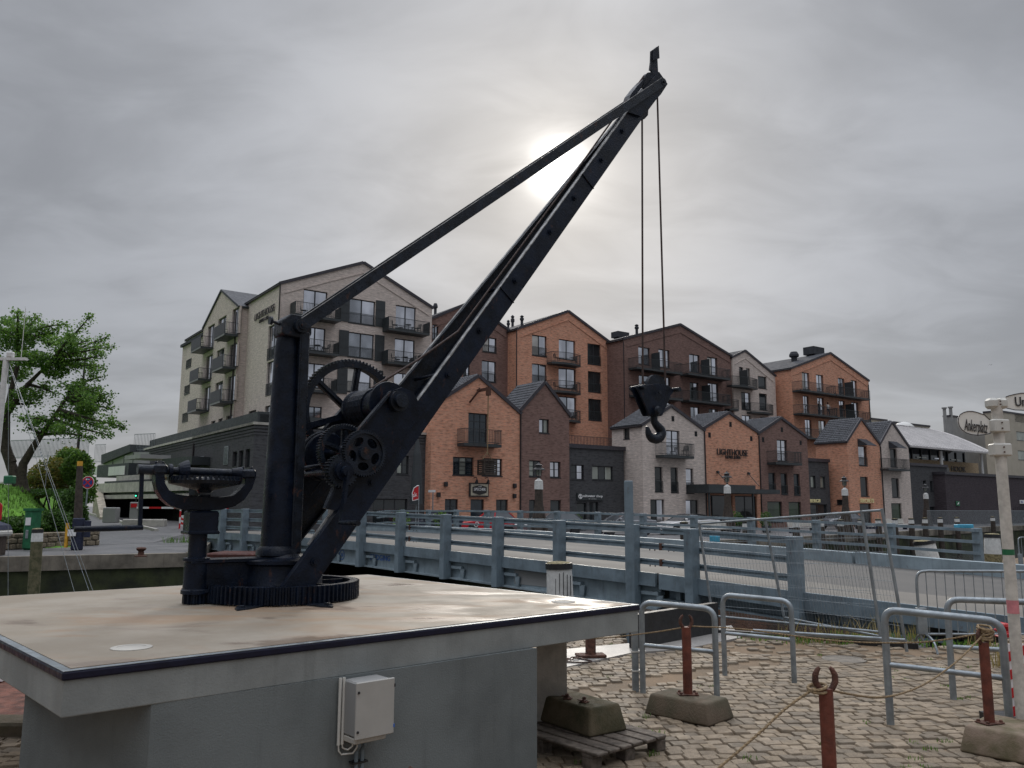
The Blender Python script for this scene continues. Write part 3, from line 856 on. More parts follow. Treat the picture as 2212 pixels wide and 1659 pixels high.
for x0, x1, ys in ((250, 556, 478), (566, 856, 520), (260, 571, 680), (576, 866, 716), (270, 492, 885)): H6.bal('5', x0, x1, (x0+x1)/2, ys, 1.25, screen=['mid'] if x0 > 300 else None)
H6.finish(); H6.pipe(H6.W-.2, H6.prof[2][1]-.5)
# roof fittings
def on_slope(H, x, y):
    (x0, z0), (xa, za), (x1, z1) = H.prof
    return z0+(za-z0)*(x-x0)/(xa-x0) if x < xa else za+(z1-za)*(x-xa)/(x1-xa)
def vent(H, t, px_, py_, r, h, label, style=0):
    best = min(((abs(on_slope(H, *(H.xz(t, px_, py_, H.c+y)[0], y))-H.xz(t, px_, py_, H.c+y)[1]), y) for y in [1.3+.2*i for i in range(110)]), key=lambda q: q[0])
    y = best[1]; x, z = H.xz(t, px_, py_, H.c+y); m = MB()
    if style == 0: m.lathe([(r, -.3), (r, h*.55), (r*1.5, h*.6), (r*1.5, h*.75), (r*.9, h*.8), (r*1.5, h*.9), (.02, h)], 12)
    elif style == 1: m.lathe([(r*.75, -.6), (r*.75, h*.45), (r*1.25, h*.55), (r*1.25, h*.72), (r*.8, h), (.02, h)], 10)
    else:
        m.box((-r, -r*.7, -.25), (r, r*.7, h*.35)); m.box((-r*1.5, -r, h*.35), (r*1.5, r, h))
    o = m.build('roof_vent', ROOFM); H.place(o, x, y, z); tag(o, label, 'vent'); return o
vent(H3, '3', 940, 495, .13, 1.5, 'leftmost slim black flue on the ridge edge of the orange block')
vent(H3, '3', 978, 490, .15, 2.0, 'middle black flue beside the orange hotel gable')
vent(H3, '3', 1060, 452, .14, 1.3, 'third small black flue on the orange hotel roof slope')
vent(H4, '4', 414, 190, .16, 1.3, 'small black flue on the brown hotel roof left of the hoist ropes')
vent(H4, '4', 268, 242, .62, 1.1, 'low square vent box at the left eave of the brown hotel roof', 2)
vent(H6, '5', 187, 205, .50, 1.35, 'mushroom shaped black vent on the roof of the last orange block', 1)
vent(H6, '5', 362, 180, .78, 1.55, 'large box shaped air vent on top of the last orange block', 2)
vent(H2, '3', 297, 322, .2, 1.0, 'small dark vent on the half hidden brown hotel roof', 1)

# ------------------------------------------------------------------ front row: the gabled shop houses
HD = 3.6
F1 = House('shop_house', 'orange brick gabled house with hoist beam and hexagon sign', 'house', 50.0, [(268, 1180), (678, 886), (1042, 1178)], '3', BO, HD, ROOFM, True, ledge=False)
a = F1.win('3', 590, 1200, 758, 1482, 'four', [GLASS_B, GLASS_B, GLASS_B])
F1.win('A', 428, 50, 656, 258, 'four', [GLASS_B, GLASS_W, GLASS_B]); F1.win('A', 750, 65, 970, 266, 'four', [GLASS_D, GLASS_B, GLASS])
F1.win('A', 340, 517, 483, 700, 'grid', [GLASS_B], zlow=.9); F1.win('A', 622, 520, 769, 700, 'one', [GLASS_B], zlow=.1); F1.win('A', 904, 522, 1034, 700, 'grid', [GLASS_D], zlow=.9)
F1.bal('3', 553, 882, 720, 1500, .95)
F1.finish()
F2 = House('shop_house', 'narrow brown brick gabled house beside the orange house with the hexagon sign', 'house', 50.0, [(1046, 1192), (1262, 942), (1476, 1222)], '3', BB, HD, ROOFM, True, ledge=False)
F2.win('3', 1213, 1255, 1301, 1385, 'dd', [GLASS, GLASS_W])
F2.win('A', 1268, 90, 1392, 272, 'grid', [GLASS_W, GLASS_D]); F2.win('A', 1497, 103, 1614, 282, 'g2', [GLASS, GLASS])
F2.win('A', 1266, 525, 1346, 700, 'one', [GLASS_D], zlow=.1); F2.win('A', 1500, 528, 1618, 700, 'one', [GLASS_D], zlow=.8)
F2.finish(); F2.pipe(.0, F2.prof[0][1]-.2)
F3 = House('low_shop_annex', 'flat roofed anthracite brick shop with white lettered fascia between brown and white houses', 'shop', 50.3,
           [(1478, 1512), (1957, 1535)], '3', BD, 9)
zt3 = sum(p[1] for p in F3.prof)/2; F3.prof = [(0, zt3), (F3.W, zt3)]
F3.win('A', 1705, 136, 1872, 306, 'g2', [GLASS_D, GLASS]); F3.win('A', 1960, 150, 2192, 312, 'three', [GLASS_W, GLASS_D, GLASS_W])
F3.win('A', 1790, 560, 1900, 700, 'one', [GLASS_D], zlow=.4); F3.win('A', 1930, 550, 2030, 700, 'dd', [GLASS_D], zlow=.1)
F3.finish()
F4 = House('shop_house', 'white brick gabled house with three tall windows, directly behind the hook', 'house', 48.3, [(460, 1000), (716, 818), (1004, 1012)], '4', BW, HD, ROOFM, True, ledge=False)
F4.win('4', 672, 1022, 796, 1250, 'grid'); F4.bal('4', 655, 920, 790, 1270, .95)
for r_ in ((570, 1345, 646, 1568), (710, 1351, 781, 1574), (844, 1360, 917, 1580)): F4.win('4', *r_, 'ftall', [GLASS if r_[0] > 800 else GLASS_D])
F4.win('B', 527, 382, 690, 700, 'shop', [GLASS_D, GLASS], zlow=.1); F4.win('B', 917, 388, 1066, 700, 'shop', [GLASS, GLASS_D], zlow=.4)
F4.swin('4', 295, 1012, 350, 1100, 'one', [GLASS_D])
F4.finish()
F5 = House('shop_house', 'orange brick gabled entrance house with black canopy and dark wall letters', 'house', 48.3, [(1006, 1016), (1224, 876), (1482, 1046)], '4', BO, HD, ROOFM, True, ledge=False)
F5.win('B', 1190, 335, 1445, 700, 'one', [GLASS_D], zlow=.1); F5.win('B', 1460, 345, 1710, 700, 'shop', [GLASS_D, GLASS_D], zlow=.1)
F5.finish(); F5.pipe(-.02, F5.prof[0][1]-.2)
F6 = House('shop_house', 'brown brick gabled house with small balcony, right of the canopy', 'house', 48.3, [(1484, 1052), (1684, 922), (1914, 1098)], '4', BB, HD, ROOFM, True, ledge=False)
F6.win('4', 1647, 1106, 1746, 1300, 'grid', [GLASS, GLASS]); F6.bal('4', 1640, 1872, 1750, 1330, .95)
for r_ in ((1572, 1398, 1642, 1572), (1680, 1403, 1747, 1592), (1794, 1408, 1856, 1598)): F6.win('4', *r_, 'ftall', [GLASS_B])
F6.win('B', 1815, 405, 1990, 700, 'one', [GLASS_G], zlow=.5); F6.win('B', 2050, 410, 2200, 700, 'one', [GLASS_G], zlow=.5)
F6.finish(); F6.pipe(.0, F6.prof[0][1]-.2)
F7 = House('low_shop_annex', 'narrow flat roofed dark brick annex with glowing pale letters', 'shop', 50.2, [(296, 1078), (487, 1084)], '5', BD, 9)
zt7 = sum(p[1] for p in F7.prof)/2; F7.prof = [(0, zt7), (F7.W, zt7)]
F7.win('5', 330, 1205, 377, 1312, 'one', [GLASS_W]); F7.win('5', 414, 1210, 462, 1315, 'one', [GLASS_W])
F7.win('5', 325, 1455, 480, 1600, 'shop', [GLASS_D], zlow=.1)
F7.finish()
F8 = House('shop_house', 'slim orange brick gabled house with metal window hood, near the right edge', 'house', 48.4, [(650, 905), (774, 708), (937, 930)], '5', BO, HD, ROOFM, True, ledge=False)
F8.win('5', 748, 940, 832, 1118, 'ftall', [GLASS]); F8.win('5', 765, 1212, 846, 1386, 'one', [GLASS_D]); F8.win('5', 762, 1450, 873, 1600, 'one', [GLASS_D], zlow=.2)
F8.swin('C', 522, 315, 592, 360, 'one', [GLASS_D])
F8.finish()
F9 = House('shop_house', 'slim white brick gabled house at the right end of the row', 'house', 48.4, [(941, 930), (1046, 736), (1192, 948)], '5', BW, HD, ROOFM, True, ledge=False)
F9.win('5', 1028, 965, 1096, 1130, 'tall', [GLASS_D]); F9.win('5', 1040, 1224, 1119, 1396, 'one', [GLASS_D]); F9.win('5', 1040, 1446, 1141, 1600, 'one', [GLASS_G], zlow=.2)
F9.bal('5', 1020, 1207, 1110, 1160, .95)
F9.finish(); F9.pipe(.0, F9.prof[0][1]-.2)
for H_, (x0, y0, x1, y1) in ((F8, (742, 876, 846, 943)), (F9, (1015, 898, 1112, 965))):
    a0, z1 = H_.xz('5', x0, y0); a1, z0 = H_.xz('5', x1-20, y1)
    m = MB(); m.add([(a0, 0, z1), (a1, 0, z1), (a1, -1.1, z0), (a0, -1.1, z0), (a0, 0, z1-.06), (a1, 0, z1-.06), (a1, -1.1, z0-.06), (a0, -1.1, z0-.06)],
                    [(0, 1, 2, 3), (4, 5, 6, 7), (2, 3, 7, 6), (0, 3, 7, 4), (1, 2, 6, 5)])
    m.add([(a0+.02, 0, z1-.1), (a0+.02, -1.08, z0-.04), (a0+.02, 0, z0-.04)], [(0, 1, 2)])
    m.build('window_hood', ROOFM, H_.root)
def front_text(H, body, t, p0, p1, hh, m, y=-.09, name='lettering', bold=.012, depth=.04):
    a0, z0 = H.xz(t, *p0); a1, _ = H.xz(t, *p1)
    M = Matrix.Translation((a0, y, z0)) @ Matrix.Rotation(PI/2, 4, 'X')
    return text(name, body, 1, m, H.root, M, width=a1-a0, height=hh, depth=depth, bold=bold)
front_text(F5, 'LIGHTHOUSE', '4', (1116, 1240), (1386, 1244), .56, TXTD, bold=0)
front_text(F5, 'HOTEL & SPA', '4', (1190, 1273), (1320, 1273), .27, TXTD)
front_text(F8, '5SECRETS', '5', (760, 1441), (882, 1441), .40, GOLDT, bold=0)
front_text(F7, 'BERGII', '5', (318, 1440), (408, 1440), .34, GOLDT, bold=0)
# shop fascia
a0, z1 = F3.xz('A', 1787, 450); a1, z0 = F3.xz('A', 2072, 532)
m = MB(); m.box((a0, -.14, z0), (a1, -.02, z1)); fs = m.build('fascia_sign', BALC, F3.root)
w_ = a1-a0; h_ = z1-z0
M_ = Matrix.Translation((a0+w_*.19, -.17, z0+h_*.32)) @ Matrix.Rotation(PI/2, 4, 'X')
text('lettering', 'saltwater shop', 1, TXTW, fs, M_, width=w_*.77, height=h_*.46, depth=.01, bold=.012)
M_ = Matrix.Translation((a0+w_*.42, -.17, z0+h_*.14)) @ Matrix.Rotation(PI/2, 4, 'X')
text('lettering', 'BY THE SEA', 1, TXTW, fs, M_, width=w_*.3, height=h_*.08, depth=.01)
m = MB(); cxx, czz = a0+w_*.1, z0+h_*.5
m.tube([(cxx+.3*h_*math.cos(t_), -.17, czz+.3*h_*math.sin(t_)) for t_ in [2*PI*k_/16 for k_ in range(16)]], .03, 5, closed=True)
m.bar((cxx, -.17, czz-.2*h_), (cxx, -.17, czz+.2*h_), .05); m.bar((cxx-.12*h_, -.17, czz+.15*h_), (cxx+.12*h_, -.17, czz+.15*h_), .05)
m.bar((cxx-.16*h_, -.17, czz-.14*h_), (cxx+.16*h_, -.17, czz-.14*h_), .05)
m.build('emblem', TXTW, fs)
# hexagon sign on the orange house
a0, z1 = F1.xz('A', 600, 338); a1, z0 = F1.xz('A', 808, 495)
m = MB(); m.box((a0, -.16, z0), (a1, -.02, z1)); sg = m.build('wall_sign', TXTD, F1.root)
m = MB(); m.box((a0+.09, -.19, z0+.09), (a1-.09, -.162, z1-.09)); m.build('sign_panel', mat('sign_cream', (.50, .46, .36), .6), sg)
xc, zc, ww, hh = (a0+a1)/2, (z0+z1)/2, (a1-a0), (z1-z0)
hx = [(xc, zc+hh*.37), (xc+ww*.37, zc+hh*.2), (xc+ww*.37, zc-hh*.2), (xc, zc-hh*.37), (xc-ww*.37, zc-hh*.2), (xc-ww*.37, zc+hh*.2)]
m = MB(); m.prism(hx, -.215, -.192); m.build('hexagon_badge', TXTD, sg)
M_ = Matrix.Translation((xc-ww*.31, -.235, zc-hh*.06)) @ Matrix.Rotation(PI/2, 4, 'X')
text('lettering', 'SPEICHER', 1, TXTW, sg, M_, width=ww*.62, height=hh*.2, depth=.01, bold=.02)
M_ = Matrix.Translation((xc-ww*.09, -.235, zc+hh*.2)) @ Matrix.Rotation(PI/2, 4, 'X')
text('lettering', 'zum', 1, TXTW, sg, M_, width=ww*.18, height=hh*.1, depth=.01)
for fx in (.32, .92):
    m = MB(); x = a0+ww*fx-.1; m.tube([(x, -.02, z1+.35), (x, -.35, z1+.4), (x, -.45, z1+.2)], .03, 6); m.cyl((x, -.45, z1+.22), (x, -.38, z1-.05), .06, .14, 10)
    m.build('sign_lamp', BLACKP, F1.root)
for (x, y) in ((340, 355), (1098, 372), (260, 470), (1096, 484)):
    a, z = F1.xz('A', x, y); m = MB(); m.bevbox((a-.12, -.24, z-.16), (a+.12, -.0, z+.16), .03); m.build('wall_lamp', BLACKP, F1.root)
# hoist beam with rope and lantern on the orange house
a, z = F1.xz('3', 765, 990, 48.6)
m = MB(); m.bar((a, -1.5, z), (a, .1, z), .16, .2); m.bar((a-.75, -1.4, z-.06), (a, -.05, z-.05), .1, .14); m.bar((a-.7, -1.35, z-.1), (a-.7, -.05, z-.9), .1)
m.box((a-.12, -1.6, z-.5), (a+.1, -1.25, z+.12)); hb = m.build('hoist_beam', RUST2, F1.root)
zl_ = F1.xz('3', 760, 1570, 48.6)[1]
m = MB(); m.cyl((a-.02, -1.42, z-.4), (a-.05, -1.42, zl_), .045, n=6); m.build('hoist_rope', ROPE, hb)
a2, zt_ = F1.xz('A', 738, 82, 48.6); a3, zb_ = F1.xz('A', 868, 258, 48.6)
cage = thing('hanging_crate', 'dark slatted crate hanging on the rope before the orange house', 'crate'); F1.place(cage, (a2+a3)/2, -1.42, zb_)
wz, hz = (a3-a2)/2, zt_-zb_
m = MB()
for sx in (-1, 1):
    for sy in (-1, 1): m.bar((sx*wz, sy*wz*.8, 0), (sx*wz, sy*wz*.8, hz), .09)
for zz in (0.05, hz-.05):
    for sy in (-1, 1): m.bar((-wz, sy*wz*.8, zz), (wz, sy*wz*.8, zz), .1)
    for sx in (-1, 1): m.bar((sx*wz, -wz*.8, zz), (sx*wz, wz*.8, zz), .1)
m.build('crate_frame', TIMBER_D, cage)
for k_ in range(6):
    m = MB(); zz = .12+k_*(hz-.2)/6; m.box((-wz*.95, -wz*.8+.02, zz), (wz*.95, wz*.8-.02, zz+(hz-.2)/6-.05)); m.build('slat', TIMBER_D, cage)
m = MB()
for sx in (-1, 1): m.bar((sx*wz*.8, 0, hz), (0, 0, hz+.55), .04)
m.build('sling', ROPE, cage)
# canopy
a0, z1 = F5.xz('B', 1172, 262, 45.9); a1, z0 = F5.xz('B', 1700, 300, 45.9); a2, _ = F5.xz('B', 1958, 325, 45.9)
m = MB(); m.box((a0, -2.4, z0-.15), (a2, -.02, z0+.22)); m.box((a0+.1, -2.3, z0+.22), (a1, -.02, z0+.55)); cn = m.build('entrance_canopy', BALC, F5.root)
for x in (a0+.3, a1-.2):
    m = MB(); m.box((x-.07, -2.2, .02), (x+.07, -2.06, z0-.15)); m.build('canopy_post', BALC, cn)
for (x, y, x2, y2) in ((1262, 82, 1385, 215), (1602, 98, 1725, 235)):
    p = F5.xz('B', x, y); q = F5.xz('B', x2, y2, 46.3)
    m = MB(); m.tube([(p[0], -.05, p[1]), (q[0], -2.0, q[1])], .035, 6); m.cyl((p[0]-.1, -.1, p[1]), (p[0]+.1, -.1, p[1]), .12, n=8); m.build('canopy_stay', BALC, cn)
for H_, pts in ((F4, (('4', 731, 923), ('4', 934, 1057))), (F5, (('4', 1239, 973), ('4', 1054, 1067), ('4', 1422, 1099))), (F6, (('4', 1692, 1020), ('4', 1526, 1108), ('4', 1857, 1135)))):
    for t, x, y in pts:
        a, z = H_.xz(t, x, y); m = MB(); m.box((a-.16, -.015, z-.22), (a+.16, .0-.004, z+.22)); m.build('wall_vent', HOLE, H_.root)

# ------------------------------------------------------------------ anthracite podium on the left
cP = 50.8
u0_, zc_ = fuz('2', 635, 1388, cP); u1_, _ = fuz('', 921, 936, cP)
pod = thing('anthracite_podium', 'long low anthracite brick podium wall below the white hotel', 'building', FV*u0_+SV*cP, GA)
PM = Matrix.Translation(FV*u0_+SV*cP) @ Matrix.Rotation(GA, 4, 'Z')
def pxz(t, x, y):
    u, z = fuz(t, x, y, cP); return u-u0_, z
def pyz(t, x, y):
    u, z = suz(t, x, y, u0_); return u-cP, z
fh, sh3, wins_ = [], [], []
for (t, x0, y0, x1, y1, st, gl) in (('F', 1590, 470, 1772, 782, 'g2', [GLASS_W, GLASS_D]),):
    a0, b1 = pxz(t, x0, y0); a1, b0 = pxz(t, x1, y1); fh.append((a0, b0, a1, b1)); wins_.append((I4, (a0, b0, a1, b1), st, gl))
a0, b1 = pxz('F', 1190, 1185); a1, b0 = pxz('F', 1752, 1340); fh.append((a0, .1, a1, b1)); wins_.append((I4, (a0, .1, a1, b1), 'three', [GLASS_D]))
for (x0, y0, x1, y1) in ((614, 220, 646, 350), (670, 210, 701, 352), (727, 198, 760, 358), (88, 313, 110, 350), (134, 303, 160, 345)):
    u1, z1 = pyz('7', x0, y0); u0, z0 = pyz('7', x1, y1); r = (min(u0, u1), z0, max(u0, u1), z1); sh3.append(r); wins_.append((SIDE, r, 'one', [GLASS_D]))
uend = suz('6', 1275, 345, u0_)[0]-cP
WP = u1_-u0_
mb = MB()
wall_panel(mb, [(0, 0), (0, zc_), (WP, zc_), (WP, 0)], fh, I4)
wall_panel(mb, [(0, 0), (0, zc_), (uend, zc_), (uend, 0)], sh3, SIDE)
mb.build('wall', BD, pod, uv=True, fix=False)
m = MB(); m.box((-.12, -.12, zc_), (WP, 14, zc_+.16)); m.box((-.12, 0, zc_), (.35, uend, zc_+.16)); m.build('coping', CONC_L, pod)
m = MB(); m.box((.5, .6, zc_+.16), (WP-1, 14, zc_+.75)); m.box((.35, .6, zc_+.16), (3.5, uend, zc_+.9)); m.build('parapet', SHUT, pod)
m = MB()
for k_ in range(3): m.box((-.03-.02*k_, -.03-.02*k_, zc_-.62+k_*.2), (WP, .1, zc_-.50+k_*.2)); m.box((-.03-.02*k_, .1, zc_-.62+k_*.2), (.1, uend, zc_-.50+k_*.2))
m.build('brick_course', BD, pod, uv=True)
for r, (T, rc, st, gl) in enumerate(wins_): window(pod, T, rc, st, gl)
for (x0, y0, x1, y1) in ((544, 174, 573, 330), (314, 264, 357, 386), (208, 284, 246, 382)):
    u1, z1 = pyz('7', x0, y0); u0, z0 = pyz('7', x1, y1); lv = MB()
    a, b = min(u0, u1), max(u0, u1); n = 14
    lv.box((-.05, a, z0), (-.01, a+.08, z1)); lv.box((-.05, b-.08, z0), (-.01, b, z1)); lv.box((-.05, a, z1-.08), (-.01, b, z1))
    for k_ in range(n):
        zz = z0+(z1-z0)*k_/n; lv.box((-.04, a+.08, zz), (-.01, b-.08, zz+(z1-z0)/n*.5))
    lv.build('louvre', GALV, pod)
u, z = pyz('7', 275, 180); m = MB(); m.cyl((-.07, u, .2), (-.07, u, z+.3), .07, n=8); m.build('drainpipe', GUTTER, pod)
# terrace on the low shop annex
m = MB(); balusters(m, [(-.2, 3.0), (F3.W+1.6, 3.0)], I4, zt3+.35, zt3+1.3, .16, .03); m.build('terrace_railing', BALC, F3.root)

# balcony furniture
def chair_mesh():
    m = MB()
    for sx in (-.2, .2):
        for sy in (-.2, .2): m.bar((sx, sy, 0), (sx*.9, sy*.9, .44), .03)
        m.bar((sx, .2, .44), (sx, .28, .85), .03)
    m.box((-.22, -.22, .43), (.22, .22, .46))
    for k_ in range(4): m.box((-.2, .2+.02*k_, .52+.09*k_), (.2, .22+.02*k_, .57+.09*k_))
    return m
ch0 = chair_mesh().build('balcony_chair', BALC)
tb = MB(); tb.lathe([(.28, .62), (.28, .65)], 14); tb.bar((0, 0, 0), (0, 0, .62), .04); tb.lathe([(.18, 0), (.18, .02)], 12)
tb0 = tb.build('balcony_table', BALC)
used = [False, False]
def put(kind, H, x, y, z, rz, label):
    src = (ch0, tb0)[kind]
    o = src if not used[kind] else src.copy()
    if used[kind]: COL.objects.link(o)
    used[kind] = True
    H.place(o, x, y, z, rz)
    tag(o, label, ('chair', 'table')[kind], ('chairs on the hotel balconies', 'tables on the hotel balconies')[kind])
def bal_at(H, i): return H.bals[i]
where = ['top left', 'second', 'third', 'top right', 'middle right', 'lower right']
for i in (0, 1, 3, 4):
    a0, a1, z, pr, kw = H1.bals[i]
    put(0, H1, a0+.9, -.6, z, R(70), 'left chair on the %s balcony of the white hotel gable' % where[i])
    put(0, H1, a1-.9, -.6, z, R(-80), 'right chair on the %s balcony of the white hotel gable' % where[i])
    put(1, H1, (a0+a1)/2+.2, -.6, z, 0, 'small round table on the %s balcony of the white hotel gable' % where[i])
for i, nm in enumerate(('top', 'middle', 'lowest')):
    a0, a1, z, pr, kw = H3.bals[i]
    put(0, H3, a0+.75, -.65, z, R(75), 'left chair on the %s curved balcony of the orange hotel' % nm)
    put(0, H3, a1-.75, -.65, z, R(-60), 'right chair on the %s curved balcony of the orange hotel' % nm)
a0, a1, z, pr, kw = F4.bals[0]; put(0, F4, a1-.6, -.5, z, R(-70), 'chair on the balcony of the white shop house')

# ------------------------------------------------------------------ right background
def rz_pt(t, x, y, Y): return atY(*px(t, x, y), Y)
G1 = House('grey_brick_annex', 'dark grey brick annex with three slit windows beyond the last white house', 'building', 51.0, [(1180, 1112), (1530, 1122)], '5', BD, 12)
zg = G1.prof[0][1]; G1.prof = [(0, zg), (G1.W, zg)]
for r_ in ((1320, 1245, 1352, 1318), (1382, 1250, 1412, 1340), (1440, 1252, 1474, 1345)): G1.win('5', *r_, 'one', [GLASS_D])
G1.win('5', 1380, 1475, 1490, 1600, 'one', [GLASS_D], zlow=.1)
G1.finish()
G2 = House('dark_brick_hall', 'long windowless dark purple brick hall at the right edge', 'building', 49.6, [(1512, 1192), (2600, 1216)], '5', BP, 10)
zg = G2.prof[0][1]; G2.prof = [(0, zg), (G2.W, zg)]
G2.finish()
a0, z1 = G2.xz('5', 1605, 1428); a1, z0 = G2.xz('5', 1640, 1470)
m = MB(); m.bevbox((a0, -.12, z0), (a1, -.02, z1), .03); gs = m.build('green_sign', GREEN, G2.root)
m = MB(); m.bar((a0+.3*(a1-a0), -.13, z0+.3*(z1-z0)), (a0+.7*(a1-a0), -.13, z0+.7*(z1-z0)), .12, .02, (0, 1, 0)); m.build('mark', TXTW, gs)
a0, z1 = G2.xz('5', 2168, 1418); a1, z0 = G2.xz('5', 2260, 1452)
m = MB(); m.box((a0, -.14, z0), (a1, -.02, z1)); gs = m.build('company_sign', WHITE, G2.root)
m = MB(); q = .12; xx = a0+.25; w_ = (z1-z0)*.8
m.prism([(xx, z0+q), (xx+w_*.5, z0+q), (xx+w_, z1-q*2), (xx+w_*1.3, z1-q*2), (xx+w_*.75, z0+q*2.2), (xx+w_*.55, z0+q*2.2), (xx+w_*.2, z1-q), (xx, z1-q)], -.17, -.145); m.build('emblem', BLUE, gs)
a0, z1 = G2.xz('5', 2120, 1480)
m = MB()
for k_ in range(9): m.box((a0+k_*.5, -.06, z1-2.2), (a0+k_*.5+.08, -.02, z1))
m.build('vertical_slat', VERGE, G2.root)
# market hall with curved metal roof
c = 60.0
u0, ze = fuz('5', 1195, 945, c); u1, _ = fuz('5', 1845, 925, c); _, zr = fuz('5', 1400, 795, c+11)
hall = thing('market_hall', 'yellow brick hall with pale curved standing seam metal roof on columns', 'building', FV*u0+SV*c, GA)
W_ = u1-u0
def hz(x, y): u, z = fuz('5', x, y, c); return u-u0, z
zb1 = hz(1500, 1060)[1]
m = MB(); m.box((-6, 2, 0), (W_+2.5, 14, zb1)); m.build('wall', BY, hall, uv=True)
m = MB(); m.box((-6, 2.4, zb1), (W_-.5, 12, ze+.3)); m.build('glazed_wall', GLASS_B, hall)
for k_ in range(9):
    m = MB(); x = k_*(W_-1)/8; m.box((x-.1, 2.25, zb1), (x+.1, 2.38, ze)); m.build('mullion', FRAME, hall)
for k_ in range(4):
    m = MB(); x = .8+k_*(W_-1.4)/4+.5; m.box((x, 2.28, zb1+.4), (x+2.6, 2.37, ze-1.2)); m.build('pane', GLASS_W if k_ % 2 else GLASS, hall)
prof = [(-1.2 + 13*i/10, ze + (zr-ze)*math.sin(PI/2*i/10)**1.0) for i in range(11)]
m = MB()
for i in range(10):
    (ya, za), (yb, zb) = prof[i], prof[i+1]
    m.add([(-6, ya, za), (W_+.6, ya, za), (W_+.6, yb, zb), (-6, yb, zb), (-6, ya, za-.25), (W_+.6, ya, za-.25), (W_+.6, yb, zb-.25), (-6, yb, zb-.25)],
          [(0, 1, 2, 3), (4, 5, 6, 7), (0, 1, 5, 4), (1, 2, 6, 5), (0, 3, 7, 4)])
rf = m.build('roof', METROOF, hall)
for k_ in range(int((W_+6)/.85)):
    x = -5.8+k_*.85
    if k_ == 0:
        m = MB()
        for i in range(10): m.bar((0, prof[i][0], prof[i][1]+.012), (0, prof[i+1][0], prof[i+1][1]+.012), .05, .03)
        seam = m.build('roof_seam', VERGE, rf); seam.location = (x, 0, 0)
    else: inst('roof_seam', seam, rf, (x, 0, 0))
for k_, (x, y) in enumerate(((1462, 975), (1815, 965))):
    a, z = hz(x, y); m = MB(); m.cyl((a, -.2, .1), (a, -.2, ze-.3), .22, n=10); m.build('column', WHITEP, hall)
M_ = Matrix.Translation((hz(1690, 1160)[0], 1.9, hz(1690, 1160)[1])) @ Matrix.Rotation(PI/2, 4, 'X')
text('lettering', 'HOOK', 1, TXTD, hall, M_, width=hz(1815, 1160)[0]-hz(1690, 1160)[0], height=.75, depth=.03)
m = MB(); a, z = hz(1565, 1125); m.box((a, 1.85, z-1.6), (a+3.2, 1.98, z)); m.build('dark_opening', GLASS_D, hall)
# dome light on the hall roof
m = MB(); m.lathe([(1.6, 0), (1.5, .7), (.9, 1.3), (.02, 1.5)], 14); dm = m.build('roof_dome', WHITEP, smooth=True)
p = onplane(*px('5', 1155, 812), SV*(c+10), SV); dm.location = p; tag(dm, 'white dome light on the curved hall roof', 'dome light')
# office blocks behind
def block(name, label, c, t, tl, tr, m_, wins=(), depth=12, st='one', gl=None, group=None):
    B = House(name, label, 'building', c, [tl, tr], t, m_, depth, group=group)
    z = B.prof[0][1]; B.prof = [(0, z), (B.W, z)]
    for r_ in wins: B.win(t, *r_, st, gl)
    return B.finish()
block('office_block', 'tall cream rendered office block behind the street sign', 76.0, '5', (1990, 640), (2700, 610), CREAM,
      ((2128, 645, 2215, 733), (2142, 812, 2235, 900), (2155, 980, 2250, 1070), (2290, 640, 2380, 728), (2300, 808, 2395, 895)), 3, 'one', [GLASS_W])
block('plant_room', 'small pale grey rooftop plant room behind the name sign', 84.0, '5', (1562, 682), (1992, 672), GREYC, (), 1.5)
block('office_block', 'low cream block with dark roof edge behind the slim houses', 82.0, '5', (1062, 740), (1378, 760), CREAM, ((1180, 770, 1230, 795),), 2, 'one', [GLASS_D])
block('office_block', 'distant pale roof edge beside the last orange hotel block', 86.0, '5', (868, 708), (1002, 716), CREAM, (), 2)
for k_, (x, yt_) in enumerate(((1508, 605), (1562, 598))):
    p = onplane(*px('5', x, yt_), SV*84, SV); m = MB(); m.cyl((0, 0, p.z-6.5), (0, 0, p.z), .32, n=10); m.cyl((0, 0, p.z-.2), (0, 0, p.z+.05), .5, n=10)
    o = m.build('steel_flue', GREYC); o.location = (p.x, p.y, 0); tag(o, ('left' if k_ == 0 else 'right')+' one of two slim steel flues on the skyline', 'flue')

# ------------------------------------------------------------------ left background: hill, garage, lawn
hp = [(-70, 34), (-30, 34), (-21.5, 33.2), (-20.2, 38.5), (-21.0, 44), (-24.5, 50), (-27, 58), (-30, 66), (-36, 90), (-90, 95)]
mb = MB(); nx, ny = 40, 34
def hill(x, y):
    if (x+20.3)*.82-(y-33.0)*.57 > -.35: return -.03
    # rises from the stone wall to the crest behind the tree, drops towards the ramp on its right
    ex = min(1, max(0, (-.50*y-1.9 - x)/2.2))
    ey = min(1, max(0, (y-33.6)/14))
    sm = lambda v: v*v*(3-2*v)
    return 2.55*sm(ex)*sm(ey) + .35*sm(min(1, ex*4))*min(1, max(0, (y-33.4)*2))
for j in range(ny+1):
    for i in range(nx+1):
        x = -75 + 56.5*i/nx; y = 33.5 + 60*j/ny
        mb.v.append((x, y, hill(x, y) - .02))
for j in range(ny):
    for i in range(nx):
        a = j*(nx+1)+i; mb.f.append((a, a+1, a+nx+2, a+nx+1)); mb.m.append(0)
tag(mb.build('lawn_slope', LAWN, smooth=True, fix=False), kind='structure')
